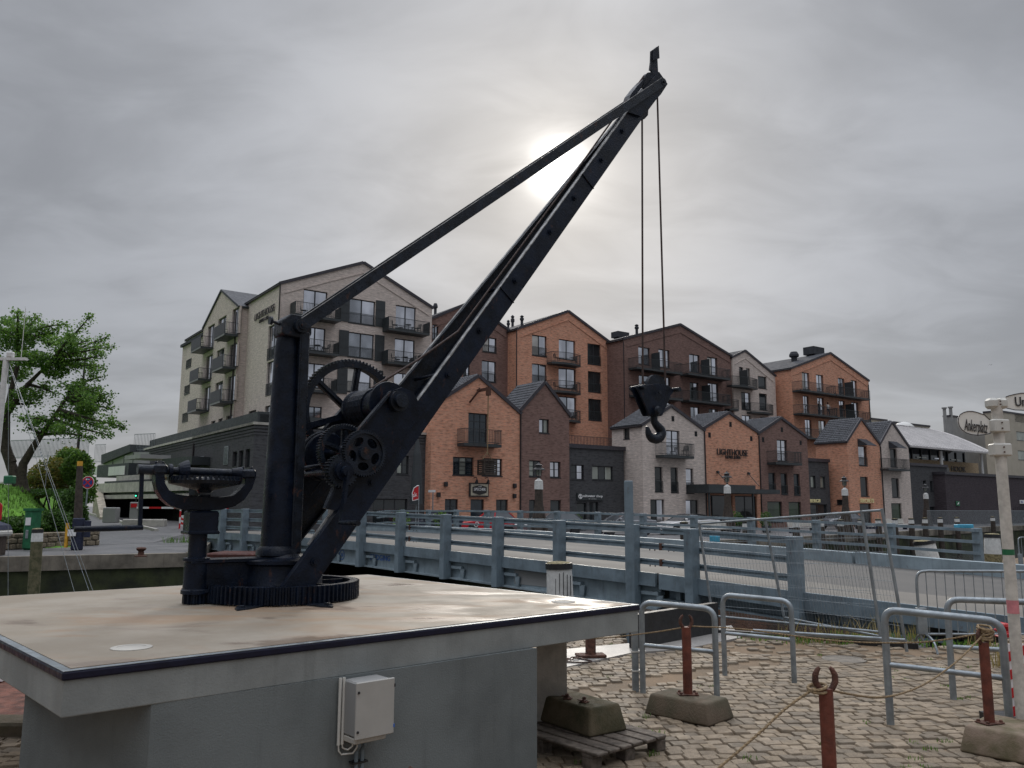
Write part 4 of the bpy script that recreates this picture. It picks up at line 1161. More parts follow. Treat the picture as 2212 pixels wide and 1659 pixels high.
def leaf_cloud(mb, c, r, n, size, flat=1.0, rnd=random, shell=.55, droop=0):
    for _ in range(n):
        while True:
            p = Vector((rnd.uniform(-1, 1), rnd.uniform(-1, 1), rnd.uniform(-1, 1)))
            l = p.length
            if l <= 1 and l > shell*rnd.random(): break
        q = Vector((c[0]+p.x*r[0], c[1]+p.y*r[1], c[2]+p.z*r[2]))
        leafq(mb, q, size*rnd.uniform(.6, 1.3), rnd)
def leafq(mb, q, s_, rnd=random):
    a = Vector((rnd.gauss(0, 1), rnd.gauss(0, 1), rnd.gauss(0, .7))).normalized()
    b = a.cross(Vector((rnd.gauss(0, 1), rnd.gauss(0, 1), rnd.gauss(0, 1)))).normalized()
    n = len(mb.v)
    mb.v += [tuple(q), tuple(q+a*s_*.5+b*s_*.38), tuple(q+a*s_), tuple(q+a*s_*.5-b*s_*.38)]
    mb.f.append((n, n+1, n+2, n+3)); mb.m.append(mb.cur)
# broad tree
def tree(name, label, base, Y, trunk_pts, tips, clouds, lm=LEAF, seed=3, leafsize=.16, r0=.42, per=130):
    rnd = random.Random(seed)
    root = thing(name, label, 'tree', base)
    B = Vector(base); tr = MB(); cr = MB()
    P = lambda p, dy=0: atY(p[0], p[1], Y+dy) - B
    hubs = []
    for pts, ra, rb in trunk_pts:
        L_ = [P(p[:2], p[2] if len(p) > 2 else 0) for p in pts]
        dense = []
        for i in range(len(L_)-1):
            for k_ in range(4): dense.append(L_[i].lerp(L_[i+1], k_/4))
        dense.append(L_[-1]); n = len(dense)
        tr.tube(dense, [ra+(rb-ra)*i/(n-1) for i in range(n)], 10)
        hubs += dense[n//2:]
    for tp in tips:
        T_ = P(tp[:2], tp[2] if len(tp) > 2 else rnd.uniform(-3, 3))
        h = min(hubs, key=lambda q: (q-T_).length + abs(q.z-T_.z)*.3)
        mid = h.lerp(T_, .5) + Vector((rnd.uniform(-.4, .4), rnd.uniform(-.4, .4), rnd.uniform(-.2, .5)))
        pts = [h.lerp(mid, t).lerp(mid.lerp(T_, t), t) for t in [i/8 for i in range(9)]]
        tr.tube(pts, [.10*(1-i/9)+.012 for i in range(9)], 6)
        l = (T_-h).length
        for k_ in range(int(per*l/4)):
            t = 1-(rnd.random()**1.5)*.8; i = min(7, int(t*8)); q = pts[i].lerp(pts[i+1], t*8-i if i < 8 else 1)
            sp = .12+.5*(1-t)
            leafq(cr, q+Vector((rnd.gauss(0, sp), rnd.gauss(0, sp), rnd.gauss(0, sp*.8))), leafsize*rnd.uniform(.7, 1.2), rnd)
        for k_ in range(3):     # side twigs
            t = rnd.uniform(.3, .9); i = int(t*8); q = pts[i]
            e = q+Vector((rnd.uniform(-1, 1), rnd.uniform(-1, 1), rnd.uniform(-.5, .8)))*.9
            tr.tube([q, e], [.02, .006], 4)
            for _ in range(int(per*.22)): 
                f_ = rnd.random(); leafq(cr, q.lerp(e, f_)+Vector((rnd.gauss(0, .12), rnd.gauss(0, .12), rnd.gauss(0, .1))), leafsize*rnd.uniform(.7, 1.1), rnd)
    for (x, y, rx, rz_, n, dy) in clouds:
        c_ = P((x, y), dy); s_ = (Y+dy)/FPX
        leaf_cloud(cr, c_, (rx*s_, rx*s_*.9, rz_*s_), n, leafsize, rnd=rnd, shell=.3)
    tr.build('trunk', BARK, root, smooth=True)
    cr.build('crown', lm, root, fix=False)
    return root
TY = 46
tb_ = atY(45, 1066, TY)
tree('broad_tree', 'large leafy tree with forked trunk on the lawn at the left edge', tb_, TY,
     [([(52, 1066), (38, 1040), (24, 1005), (12, 960), (14, 900), (25, 840), (40, 780), (38, 730)], .36, .06),
      ([(52, 1066), (46, 1030), (50, 1002), (72, 965), (95, 930), (120, 895), (150, 850)], .30, .07),
      ([(24, 1000), (0, 940), (-40, 880), (-80, 830)], .3, .07), ([(14, 900), (-20, 840), (-60, 760)], .2, .05), ([(16, 890), (60, 830), (110, 780)], .2, .05)],
     [(82, 684), (38, 672), (8, 690), (146, 700), (152, 722), (196, 682), (190, 735), (232, 726), (246, 748), (220, 766), (198, 790), (224, 795), (222, 814),
      (216, 838), (222, 858), (236, 872), (243, 884), (268, 922), (240, 940), (232, 928), (200, 948), (196, 905), (186, 872), (120, 720), (100, 740), (60, 700), (-20, 690), (-60, 700), (-90, 740),
      (170, 760), (150, 790), (175, 835), (160, 870), (150, 905), (130, 925), (95, 935), (60, 930), (45, 905), (30, 880), (-30, 900), (-60, 860), (-100, 800), (120, 850), (85, 870), (200, 860)],
     [(30, 735, 46, 26, 1700, 0), (70, 775, 40, 20, 1500, -1), (20, 800, 46, 28, 1700, 1), (120, 800, 30, 18, 800, 0), (60, 850, 36, 14, 600, 0),
      (188, 882, 24, 15, 700, -1.5), (-40, 800, 55, 60, 1800, 0), (110, 735, 22, 12, 300, 0)],
     LEAF, 5, .145, per=300)
def shrub(name, label, boxes, m_, size=.14, seed=1, cat='shrub'):
    """boxes: px centre x, y, half width, half height, leaves, Y"""
    rnd = random.Random(seed); c0 = atY(boxes[0][0], boxes[0][1], boxes[0][5])
    root = thing(name, label, cat, (c0.x, c0.y, hill(c0.x, c0.y)))
    mb = MB(); B = Vector(root.location); st = MB()
    for (x, y, rx, ry, n, Y) in boxes:
        c_ = atY(x, y, Y)-B; s_ = Y/FPX
        leaf_cloud(mb, c_, (rx*s_, rx*s_*.8, ry*s_), n, size, rnd=rnd, shell=.75)
        for _ in range(4):
            e = c_+Vector((rnd.uniform(-.7, .7)*rx*s_, rnd.uniform(-.4, .4)*rx*s_, rnd.uniform(.2, .8)*ry*s_))
            st.tube([Vector((c_.x, c_.y, min(0, c_.z-ry*s_))), e], [.05, .015], 5)
    mb.build('foliage', m_, root, fix=False); st.build('stem', BARK, root)
    return root
shrub('autumn_shrub', 'rounded shrub turning orange on the slope behind the tree', [(120, 1030, 55, 42, 3600, 50), (90, 1045, 45, 30, 2000, 49), (150, 1005, 40, 40, 2600, 52)], LEAF_O, .17, 2)
shrub('green_shrub', 'tall green bush behind the no stopping sign', [(168, 1012, 34, 38, 2800, 49), (185, 1055, 24, 34, 1700, 47), (150, 985, 26, 18, 900, 51)], LEAF, .16, 3)
shrub('hedge', 'dark clipped hedge behind the rubble stone wall', [(25, 1134, 45, 18, 2400, 35.6), (60, 1134, 40, 18, 2200, 35.8), (118, 1128, 32, 28, 2600, 36.5), (150, 1100, 26, 46, 3000, 37.5), (175, 1120, 16, 30, 900, 38)], LEAF_D, .12, 4, 'hedge')
shrub('low_shrub', 'low dark green planting along the foot of the lawn', [(110, 1062, 70, 6, 1400, 47.5), (150, 1072, 36, 10, 1100, 46)], LEAF_D, .12, 6)
# grass tufts on the lawn edge
mb = MB(); rnd = random.Random(9)
for _ in range(5200):
    x = rnd.uniform(-34, -20.5); y = rnd.uniform(34.2, 48); z = hill(x, y)
    if z < .08: continue
    h = rnd.uniform(.08, .2); a = rnd.uniform(0, PI); dx, dy = math.cos(a)*.03, math.sin(a)*.03; lx, ly = rnd.gauss(0, .05), rnd.gauss(0, .05)
    n = len(mb.v); mb.v += [(x-dx, y-dy, z-.04), (x+dx, y+dy, z-.04), (x+lx, y+ly, z+h)]; mb.f.append((n, n+1, n+2)); mb.m.append(0)
tag(mb.build('lawn_grass', GRASSM, fix=False), 'short green grass growing on the lawn slope', 'grass', kind='stuff')
# rubble stone wall
sw0 = Vector((-23.4, 30.6, 0)); sw1 = Vector((-18.75, 37.6, 0)); sw0 = ground(-60, 1192); sw1 = ground(215, 1177)
dirw = (sw1-sw0); LW = dirw.length; dirw.normalize(); aw = math.atan2(dirw.y, dirw.x)
sw = thing('stone_wall', 'low rubble stone wall with coping stones below the hedge', 'wall', sw0, aw)
HW = .62
m = MB(); m.box((0, .04, 0), (LW, .42, HW-.16)); m.build('mortar_core', MORTAR, sw)
rnd = random.Random(4)
def stone_mesh(l, d_, h, rnd, nm='stone'):
    bm = bmesh.new(); bmesh.ops.create_cube(bm, size=1)
    bmesh.ops.bevel(bm, geom=bm.edges[:], offset=.14, segments=1, affect='EDGES')
    for v in bm.verts:
        v.co = Vector((v.co.x*l, v.co.y*d_, v.co.z*h)) + Vector((rnd.uniform(-1, 1)*l*.05, rnd.uniform(-1, 1)*.02, rnd.uniform(-1, 1)*h*.05))
    me = bpy.data.meshes.new(nm); bm.to_mesh(me); bm.free(); me.materials.append(STONE); return me
STM = [stone_mesh(1, 1, 1, rnd) for _ in range(6)]
x = 0
while x < LW-.1:
    l = min(rnd.uniform(.32, .55), LW-x); o = inst('coping_stone', STM[rnd.randrange(6)], sw, (x+l/2, .22, HW-.08), (0, 0, rnd.choice((0, PI))), (l-.03, .46, .17)); x += l
for row, (z, h) in enumerate(((.34, .22), (.11, .23))):
    x = -rnd.uniform(0, .2)
    while x < LW-.1:
        l = rnd.uniform(.25, .6); l = min(l, LW-x)
        if l > .1: inst('stone', STM[rnd.randrange(6)], sw, (x+l/2, .12, z+rnd.uniform(-.02, .02)), (rnd.uniform(-.03, .03), rnd.uniform(-.07, .07), rnd.choice((0, PI))), (l-.035, .3, h-.025))
        x += l
# kerb and grass bank by the ramp
def kerb(name, pts, wd=.14, h=.12, m_=CONC_L, label='kerb'):
    mb = MB()
    for i in range(len(pts)-1): mb.bar((*pts[i], h/2), (*pts[i+1], h/2), wd, h)
    return tag(mb.build(name, m_), kind='structure')
k0 = atY(*px('G', 1260, 1270), 68); k1 = atY(*px('G', 1850, 1425), 56); k2 = atY(*px('G', 2300, 1530), 48)
def ramp_sheet(name, P, m_):
    mb = MB(); mb.add([tuple(p) for p in P], [tuple(t) for t in tessellate_polygon([[Vector((p[0], p[1], 0)) for p in P]])]); return tag(mb.build(name, m_), kind='structure')
UPZ = Vector((0, 0, .006))
ramp_sheet('ramp_road', [atY(170, 1109, 68.5), k0, k1, k2, ground(330, 1172)+UPZ, ground(212, 1177)+UPZ, atY(176, 1142, 54)], ASPH)
ramp_sheet('garage_forecourt', [k0, atY(222, 1115, 67), atY(406, 1126, 56), atY(406, 1150, 46), ground(406, 1163)+UPZ, ground(330, 1172)+UPZ, k2, k1], ASPH)
mb = MB(); 
for a, b in ((k0, k1), (k1, k2)): mb.bar(a+Vector((0, 0, .06)), b+Vector((0, 0, .06)), .22, .14)
tag(mb.build('ramp_kerb', CONC_L), kind='structure')
# parking garage with ramp parapets
g0 = Vector((-22.0, 56, .3)); gd = Vector((-.698, .716, 0)); gn = Vector((-.716, -.698, 0))
ga = thing('parking_garage', 'pale concrete car park ramp with dark entrance beside the podium', 'building', g0, math.atan2(gd.y, gd.x))
GMt = Matrix.Translation(g0) @ Matrix.Rotation(math.atan2(gd.y, gd.x), 4, 'Z')
def gx(t, x, y, off=0):
    q = GMt.inverted() @ onplane(*px(t, x, y), g0+gn*off, gn); return q.x, q.z
def gbox(name, t, x0, y0, x1, y1, ya, yb, m_, parent=ga, off=0):
    xa, za = gx(t, x0, y0, off); xb, zb = gx(t, x1, y1, off)
    m = MB(); m.box((min(xa, xb), ya, min(za, zb)), (max(xa, xb), yb, max(za, zb))); return m.build(name, m_, parent)
# local y: positive is towards the viewer's left front (gn is local +y)
gbox('parapet', 'G', 1500, 835, 2750, 935, -.1, .3, CONC_L)
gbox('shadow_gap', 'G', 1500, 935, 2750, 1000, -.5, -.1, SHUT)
gbox('lintel', 'G', 1520, 1003, 2750, 1045, -.1, .2, CONC_L)
gbox('upper_parapet', 'G', 1430, 715, 2100, 800, -1.8, -1.5, CONC_L)
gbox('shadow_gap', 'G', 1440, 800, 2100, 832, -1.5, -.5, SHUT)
xa, za = gx('G', 1530, 1045)
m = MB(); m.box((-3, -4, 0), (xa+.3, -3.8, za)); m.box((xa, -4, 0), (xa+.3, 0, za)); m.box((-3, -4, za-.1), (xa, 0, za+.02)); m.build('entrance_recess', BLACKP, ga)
for (x, y) in ((1550, 1057), (1622, 1056), (2125, 1020)):
    q = gx('G', x, y); m = MB(); m.box((q[0]-.5, -1.4, q[1]-.03), (q[0]+.5, -1.25, q[1]+.05)); m.build('tube_lamp', LAMPE, ga)
gbox('kiosk', 'G', 1430, 570, 1880, 712, -5, -1.9, SHUT, off=-1.9); gbox('roller_blind', 'G', 1605, 590, 1835, 702, -1.88, -1.84, WHITEP, off=-1.9); gbox('side_panel', 'G', 1380, 585, 1432, 695, -3, -1.95, WHITEP, off=-1.9)
gbox('stair_tower', 'G', 1930, 545, 2300, 720, -3, -1.4, CONC)
gbox('canopy_roof', 'G', 1950, 430, 2185, 462, -1.6, .6, GREYC); gbox('canopy_soffit', 'G', 2180, 462, 2600, 545, -4, -1.0, SHUT)
m = MB()
poly = [gx('G', *p, -5.2) for p in ((1440, 560), (1535, 540), (1960, 370), (2300, 370), (2300, 700), (1440, 700))]
m.prism(poly, -9, -5.2); m.build('panelled_wall', GREYC, ga)
m = MB(); poly = [gx('G', *p, -5.2) for p in ((1530, 545), (1535, 412), (1955, 258), (1958, 365))]; m.prism(poly, -9.2, -4.9); m.build('sloped_roof_edge', SHUT, ga)
for x in (1665, 1832, 1965):
    a, z = gx('G', x, 380 if x > 1700 else 470, -5.2); a2, z2 = gx('G', x, 560, -5.2); m = MB(); m.box((a-.03, -5.18, z2), (a+.03, -5.15, z)); m.build('panel_joint', SHUT, ga)
def rail_run(name, label, p0, p1, h, n, parent=None, m_=GALV):
    mb = MB(); p0, p1 = Vector(p0), Vector(p1); up = Vector((0, 0, h))
    mb.bar(p0+up, p1+up, .05); mb.bar(p0+up*.1, p1+up*.1, .04)
    for i in range(n+1): q = p0.lerp(p1, i/n); mb.bar(q, q+up, .025)
    o = mb.build(name, m_, parent)
    if not parent: tag(o, label, 'railing')
    return o
p0 = gx('G', 1960, 360, -5.5); p1 = gx('G', 2260, 360, -5.5); rail_run('roof_railing', '', (p0[0], -5.5, p0[1]), (p1[0], -5.5, p1[1]), 1.6, 14, ga)
p0 = gx('G', 1380, 535, -7); p1 = gx('G', 1532, 535, -7); rail_run('roof_railing', '', (p0[0], -7, p0[1]), (p1[0], -7, p1[1]), 2.0, 8, ga)
rail_run('hilltop_railing', 'thin steel railing on the hilltop behind the tree', atY(20, 992, 62), atY(190, 985, 62), 1.4, 60)
m = MB(); a = atY(*px('G', 1425, 860), 52); b = ground(*px('G', 1535, 1320)); m.prism([(0, 0), (0, 0)], 0, 0) if False else None
e0, e1_ = atY(*px('G', 1530, 1315), 61), atY(*px('G', 1440, 880), 68)
m.add([(e0.x-.3, e0.y, 0), (e0.x+.3, e0.y, 0), (e1_.x+.3, e1_.y, e1_.z), (e1_.x-.3, e1_.y, e1_.z), (e1_.x-.3, e1_.y, 0), (e1_.x+.3, e1_.y, 0), (e0.x-.3, e0.y, .9), (e0.x+.3, e0.y, .9)],
      [(0, 1, 7, 6), (6, 7, 2, 3), (0, 6, 3, 4), (1, 7, 2, 5)])
tag(m.build('ramp_side_wall', CONC), 'sloping concrete cheek wall beside the car park entrance', 'wall')
# barrier with traffic light
bp = atY(*px('G', 1975, 1410), 55)
br = thing('parking_barrier', 'grey barrier box with red and white boom at the car park entrance', 'barrier', bp)
m = MB(); m.bevbox((-.28, -.25, 0), (.28, .25, 1.35), .04); m.build('barrier_box', GREYC, br)
L_ = 6.5
for k_ in range(8):
    m = MB(); m.box((.2+L_*k_/8, -.32, .93), (.2+L_*(k_+1)/8, -.27, 1.05)); m.build('boom_section', RED if k_ % 2 else WHITE, br)
m = MB(); m.box((-.2, -.28, 1.0), (.2, -.255, 1.25)); m.build('red_notice', RED, br)
m = MB(); m.cyl((0, 0, 1.35), (0, 0, 1.7), .04, n=8); m.bevbox((-.09, -.08, 1.65), (.09, .08, 2.02), .02); tl = m.build('signal_head', BLACKP, br)
m = MB(); m.cyl((0, -.085, 1.76), (0, -.10, 1.76), .045, n=12); m.build('green_light', LAMPG, tl)
m = MB(); m.bevbox((-.45, -.3, 0), (.45, .3, 1.0), .05); o = m.build('ticket_cabinet', GREYC); o.location = bp+Vector((-1.7, .3, 0)); tag(o, 'small grey cabinet left of the parking barrier', 'cabinet')
m = MB(); m.bevbox((-1.3, -.25, 0), (1.3, .25, .5), .05); o = m.build('concrete_planter', CONC_L); p = atY(*px('G', 2120, 1475), 52); o.location = p; tag(o, 'pale low concrete block at the ramp kerb', 'planter')
# no stopping sign
sp = ground(*px('G', 1243, 1300)); sp = Vector((atY(*px('G', 1243, 1300), 43).x, 43, 0))
top = atY(*px('G', 1297, 722), 43); bot = atY(*px('G', 1297, 908), 43)
ns = thing('no_stopping_sign', 'round red and blue no stopping sign with small white arrow', 'sign', (sp.x, sp.y, 0))
R_ = (top.z-bot.z)/2; zc = (top.z+bot.z)/2; dx_ = top.x-sp.x
m = MB(); m.cyl((0, .03, 0), (dx_, .03, zc+R_*.8), .04, n=8); m.build('post', GALV, ns)
FR = Matrix.Translation((dx_, 0, zc)) @ Matrix.Rotation(PI/2, 4, 'X')
m = MB(); m.lathe([(R_, -.02), (R_, .005)], 36, FR); dk = m.build('sign_disc', WHITE, ns)
m = MB(); m.lathe([(R_*.93, .006), (R_*.93, .010)], 36, FR); m.build('red_ring', RED, dk)
m = MB(); m.lathe([(R_*.74, .011), (R_*.74, .014)], 36, FR); m.build('blue_field', BLUE, dk)
m = MB()
for a_ in (45, -45): m.box((-R_*.76, -R_*.09, .0145), (R_*.76, R_*.09, .018 if a_ > 0 else .0195), FR @ Matrix.Rotation(R(a_), 4, 'Z'))
m.build('red_cross', RED, dk)
m = MB(); m.box((-R_*.2, R_*.46, .0205), (R_*.28, R_*.54, .024), FR); m.add([(-R_*.36, R_*.5, .022), (-R_*.14, R_*.64, .022), (-R_*.14, R_*.36, .022)], [(0, 1, 2)], FR); m.build('white_arrow', TXTW, dk)
# dark mooring pile with yellow band behind the wall
pp = Vector((atY(*px('G', 1160, 1440), 33.5).x, 33.5, 0)); zt_ = atY(*px('G', 1178, 505), 33.5); zy = atY(*px('G', 1178, 575), 33.5)
dp = thing('yellow_band_post', 'tall dark post with yellow band beside the hedge', 'post', pp)
lean = zt_.x-pp.x
m = MB(); m.tube([(0, 0, 0), (lean, 0, zy.z)], [.20, .11], 16); m.build('shaft', TIMBER_D, dp)
m = MB(); m.cyl((lean, 0, zy.z), (lean*1.04, 0, zt_.z), .105, n=16); m.build('yellow_band', YELLOW, dp)
m = MB(); m.bevbox((-.10, -.36, .0), (.34, -.18, 1.25), .04); m.build('blue_housing', NAVY, dp)
m = MB(); m.box((-.22, -.40, .55), (.10, -.37, .80)); m.build('paper_notice', WHITE, dp)
m = MB(); m.bevbox((.42, -.4, .5), (.62, -.25, 1.15), .02); m.build('dark_plate', NAVY, dp)
m = MB(); m.box((-.32, -.4, .1), (-.22, -.3, 1.05)); m.build('yellow_pole', YELLOW, dp)
# green enamel box
gp = ground(*px('G', 470, 1545)); gp = Vector((atY(*px('G', 470, 1500), 33.4).x, 33.4, 0)); a = atY(*px('G', 405, 1210), 33.4); b = atY(*px('G', 572, 1210), 33.4)
gb = thing('green_cabinet', 'dark green enamel cabinet with white plate in the hedge', 'cabinet', gp)
hw = (b.x-a.x)/2
m = MB(); m.bevbox((-hw*.9, -.3, 0), (hw*.9, .3, a.z), .08); m.box((-hw, -.33, a.z-.06), (hw, .33, a.z+.04)); m.build('housing', GREEN, gb)
m = MB(); m.box((-hw*.45, -.325, a.z-.62), (hw*.45, -.305, a.z-.32)); m.build('white_plate', WHITE, gb)
m = MB(); m.bevbox((-hw*.28, -.33, .45), (hw*.22, -.305, a.z-.8), .02); m.build('clear_tube', GALV, gb)
# covered dinghy bow and red board at the far left
a = atY(*px('G', 10, 1500), 30); b = atY(*px('G', 250, 1595), 30)
dg = thing('covered_dinghy', 'white plastic dinghy stern with navy cover by the stone wall', 'boat', (a.x, 29.2, 0))
w_ = b.x-a.x
m = MB(); m.bevbox((-.6, -.5, b.z), (w_, .6, a.z), .07); m.build('hull', WHITEB, dg)
m = MB(); m.prism([(-.6, a.z), (w_*.95, a.z), (w_*.8, a.z+.15), (-.3, a.z+.42)], -.45, .55); m.build('cover', NAVY, dg)
m = MB(); m.box((-.5, -.3, .02), (w_*.8, .4, b.z)); m.build('cradle', TIMBER_D, dg)
a = atY(*px('G', 46, 1105), 26); b = atY(*px('G', 46, 1430), 26)
rs = thing('red_notice_board', 'rounded red board with black letters cut by the left edge', 'sign', (a.x-.6, 26, 0))
h_ = a.z-b.z
poly = arc(-.15, a.z-.15, .15, 0, PI/2, 5)
m = MB(); m.prism([(.6-.15+p[0]+.15, p[1]) for p in poly] + [(-.6, a.z), (-.6, b.z), (.45, b.z), (.6, b.z+.15)], -.03, .0); m.build('board', RED, rs)
m = MB(); m.cyl((-.1, .05, -1.2), (-.1, .05, a.z-.1), .05, n=8); m.build('post', GALV, rs)
text('lettering', 'RT', 1, TXTD, rs, Matrix.Translation((.18, -.04, b.z+h_*.27)) @ Matrix.Rotation(PI/2, 4, 'X'), width=.36, height=h_*.22, depth=.004)
# lamp post thin behind bush
q = atY(*px('G', 1165, 40), 60); m = MB(); m.cyl((0, 0, 0), (0, 0, q.z+6), .11, .07, 10); m.bar((0, 0, q.z+6), (1.2, 0, q.z+6.2), .12); o = m.build('lamp_mast', GUTTER); o.location = (q.x, 60, 0); tag(o, 'thin dark lamp mast seen through the tree crown', 'lamp post')
# beacon boards on the quay
def beacon(pos, label, h=1.05, w_=.26, tilt=0, grp=None, flip=1):
    b = thing('warning_board', label, 'warning board', pos, tilt)
    m = MB(); m.box((-w_/2, -.02, .12), (w_/2, 0, .12+h)); bd = m.build('board', WHITE, b)
    nS = 4; sh_ = h/nS
    for k_ in range(nS):
        z0 = .12+k_*sh_; z1 = z0+sh_*.52; s_ = sh_*.42*flip
        q = [(-w_/2, z0), (w_/2, z0+s_), (w_/2, min(.12+h, z1+s_)), (-w_/2, z1)]
        m = MB(); m.prism(q, -.028, -.021); m.build('red_stripe', RED, bd)
    m = MB(); m.box((-.2, -.25, 0), (.2, .2, .12)); m.build('rubber_foot', BLACKP, b)
    return b
q = ground(*px('E', 655, 1215)); beacon(q, 'red and white striped warning board on the far quay, left of the crane mast', 1.05, .30, flip=-1)
m = MB(); q = ground(*px('E', 600, 1230)); 
rw = thing('striped_pole', 'thin red and white pole beside the striped warning board', 'pole', q)
for k_ in range(6): m = MB(); m.cyl((0, 0, k_*.36), (0, 0, k_*.36+.36), .05, n=8); m.build('pole_section', RED if k_ % 2 else WHITE, rw)
# rusty bollard on the far quay
def bollard_mesh():
    m = MB(); m.lathe([(.34, 0), (.34, .05), (.17, .09), (.15, .3), (.24, .36), (.27, .44), (.22, .5), (.02, .52)], 18); return m
o = bollard_mesh().build('mooring_bollard', RUST2, smooth=True); o.scale = (.62, .62, .62); q = ground(*px('E', 40, 1535)); o.location = q; tag(o, 'rusty mooring bollard on the edge of the far left quay', 'bollard')
# weeds by the beacon
def weeds(name, label, spots, n, h, m_, spread=.35, seed=1, blade=.02):
    rnd = random.Random(seed); mb = MB()
    for (x, y, z) in spots:
        for _ in range(n):
            a = rnd.uniform(0, 2*PI); r = rnd.random()**.6*spread; bx, by = x+math.cos(a)*r, y+math.sin(a)*r
            hh = h*rnd.uniform(.4, 1.1); lx, ly = rnd.gauss(0, hh*.28), rnd.gauss(0, hh*.28); b_ = blade*rnd.uniform(.6, 1.2)
            a2 = rnd.uniform(0, PI); dx, dy = math.cos(a2)*b_, math.sin(a2)*b_
            k_ = len(mb.v)
            mb.v += [(bx-dx, by-dy, z-.01), (bx+dx, by+dy, z-.01), (bx+lx*.4+dx*.7, by+ly*.4+dy*.7, z+hh*.6), (bx+lx*.4-dx*.7, by+ly*.4-dy*.7, z+hh*.6), (bx+lx, by+ly, z+hh)]
            mb.f += [(k_, k_+1, k_+2, k_+3), (k_+3, k_+2, k_+4)]; mb.m += [0, 0]
    return tag(mb.build(name, m_, fix=False), label, 'weeds', kind='stuff')
q = ground(*px('E', 560, 1330)); weeds('quay_weeds', 'green weeds growing round the foot of the striped warning board', [(q.x+i*.35, q.y+.1*i, 0) for i in range(-1, 6)], 22, .35, GRASSM, .3, 2, .015)
# red steel pontoon below the bridge end
a = atY(*px('E', 1060, 1440), 34); m = MB(); m.bevbox((a.x, 33.5, -1.7), (a.x+4.5, 35.5, a.z-.1), .05); tag(m.build('red_pontoon', mat('dark_red_hull', (.07, .018, .012), .7, 0, .4, 3)), 'rust red steel pontoon in the water under the bridge end', 'pontoon')

# ------------------------------------------------------------------ road bridge
BU = Vector((-.651, .759, 0)); BO_ = Vector((2.96, 19.9, 0)); bang = math.atan2(BU.y, BU.x)
bridge = thing('road_bridge', 'blue grey steel road bridge crossing the canal with triple rail parapets', 'bridge', BO_, bang)
TZ = [(-13, -.16), (-8.4, .01), (-4.2, .113), (-.7, .245), (0, .264), (6, .40), (12.4, .51), (20, .54), (28, .5), (31, .3)]
def dz(t):
    for (a, za), (b, zb) in zip(TZ, TZ[1:]):
        if t <= b: return za+(zb-za)*(t-a)/(b-a)
    return TZ[-1][1]
def strip(mb, y0, y1, ta, tb, zo=0.0, th=None, step=2.0):
    n = max(1, round((tb-ta)/step)); T_ = sorted(set([ta+(tb-ta)*i/n for i in range(n+1)] + [t for t, _ in TZ if ta < t < tb]))
    for a, b in zip(T_, T_[1:]):
        za, zb = dz(a)+zo, dz(b)+zo
        vs = [(a, y0, za), (b, y0, zb), (b, y1, zb), (a, y1, za)]
        if th: vs += [(x, y, z-th) for x, y, z in vs]; mb.add(vs, [(0, 1, 2, 3), (4, 5, 6, 7), (0, 1, 5, 4), (2, 3, 7, 6), (1, 2, 6, 5), (0, 3, 7, 4)])
        else: mb.add(vs, [(0, 1, 2, 3)])
m = MB(); strip(m, -.02, -10.9, -8.4, 29, 0, .22); m.build('deck', ASPH2, bridge)
m = MB(); strip(m, -.04, -1.9, -8.4, 29, .012, .010); m.build('near_walkway', WALKD, bridge)
m = MB(); strip(m, -8.0, -10.85, -8.4, 29, .05, .045); m.build('far_walkway', WALKD, bridge)
m = MB()
for a, b, h in ((-13.5, -1.45, .33), (-1.35, 29, .30)):
    for y in (-7.6,): strip(m, y, y-.34, a, b, h, h)
m.build('kerb_beam', BLUEST2, bridge)
m = MB(); strip(m, .02, .10, -.62, 29, .02, .30); strip(m, .02, .10, -8.6, -.72, .02, .34); m.build('edge_beam', BLUEST, bridge)
m = MB(); strip(m, -.14, -.09, -.62, 29, -.26, .50); strip(m, -.34, .06, -.62, 29, -.76, .045); m.build('web_plate', BLUEST2, bridge)
m = MB(); strip(m, -.34, -.28, -6.5, -.72, -.30, .24); strip(m, -.4, .0, -7, -.72, -.54, .035); m.build('ramp_girder', BLUEST, bridge)
m = MB(); strip(m, -1.6, -9.5, -.62, 29, -.30, .5); m.build('floor_beams', SHUT, bridge)
# parapet posts
def post_mesh(zl, zh):
    m = MB(); m.bevbox((-.11, -.12, zl), (.11, .17, zh), .012)
    for z in (zh-.07, zl+.12, zl+.32, zl+.52):
        for x in (-.06, .06): m.cyl((x, .172, z), (x, .178, z), .012, n=6)
    return m
pm = post_mesh(-.82, 1.10).build('railing_post', BLUEST, bridge); pm.location = (0, .12, dz(0))
for k_ in range(1, 12):
    t = 2.476*k_; inst('railing_post', pm, bridge, (t, .12, dz(t)))
pm2 = post_mesh(-.60, 1.09).build('railing_post', BLUEST, bridge); pm2.location = (-1.70, .12, dz(-1.7)); inst('railing_post', pm2, bridge, (-4.2, .12, dz(-4.2)))
for k_ in range(0, 12):
    t = 2.476*k_
    if k_ == 0:
        m = MB(); m.box((-.62, -.24, -.50), (-.12, .02, -.42)); m.prism([(-.75, -.5), (-.55, -.5), (-.60, -.74), (-.70, -.76)], -.05, .0); m.box((-1.12, -.2, -.72), (-1.0, -.16, -.30)); bk = m.build('bracket', BLUEST2, bridge); bk.location = (t, 0, dz(t))
    else: inst('bracket', bk, bridge, (t, 0, dz(t)))
def rails(ta, tb, y, hs, joint=False):
    for h in hs:
        m = MB()
        strip(m, y-.035, y+.035, ta, tb, h, .045); strip(m, y-.035, y+.035, ta, tb, h-.095, .045); strip(m, y-.03, y+.0, ta, tb, h-.045, .05)
        m.build('guard_rail', GALV if h == hs[0] and False else BLUEST, bridge)
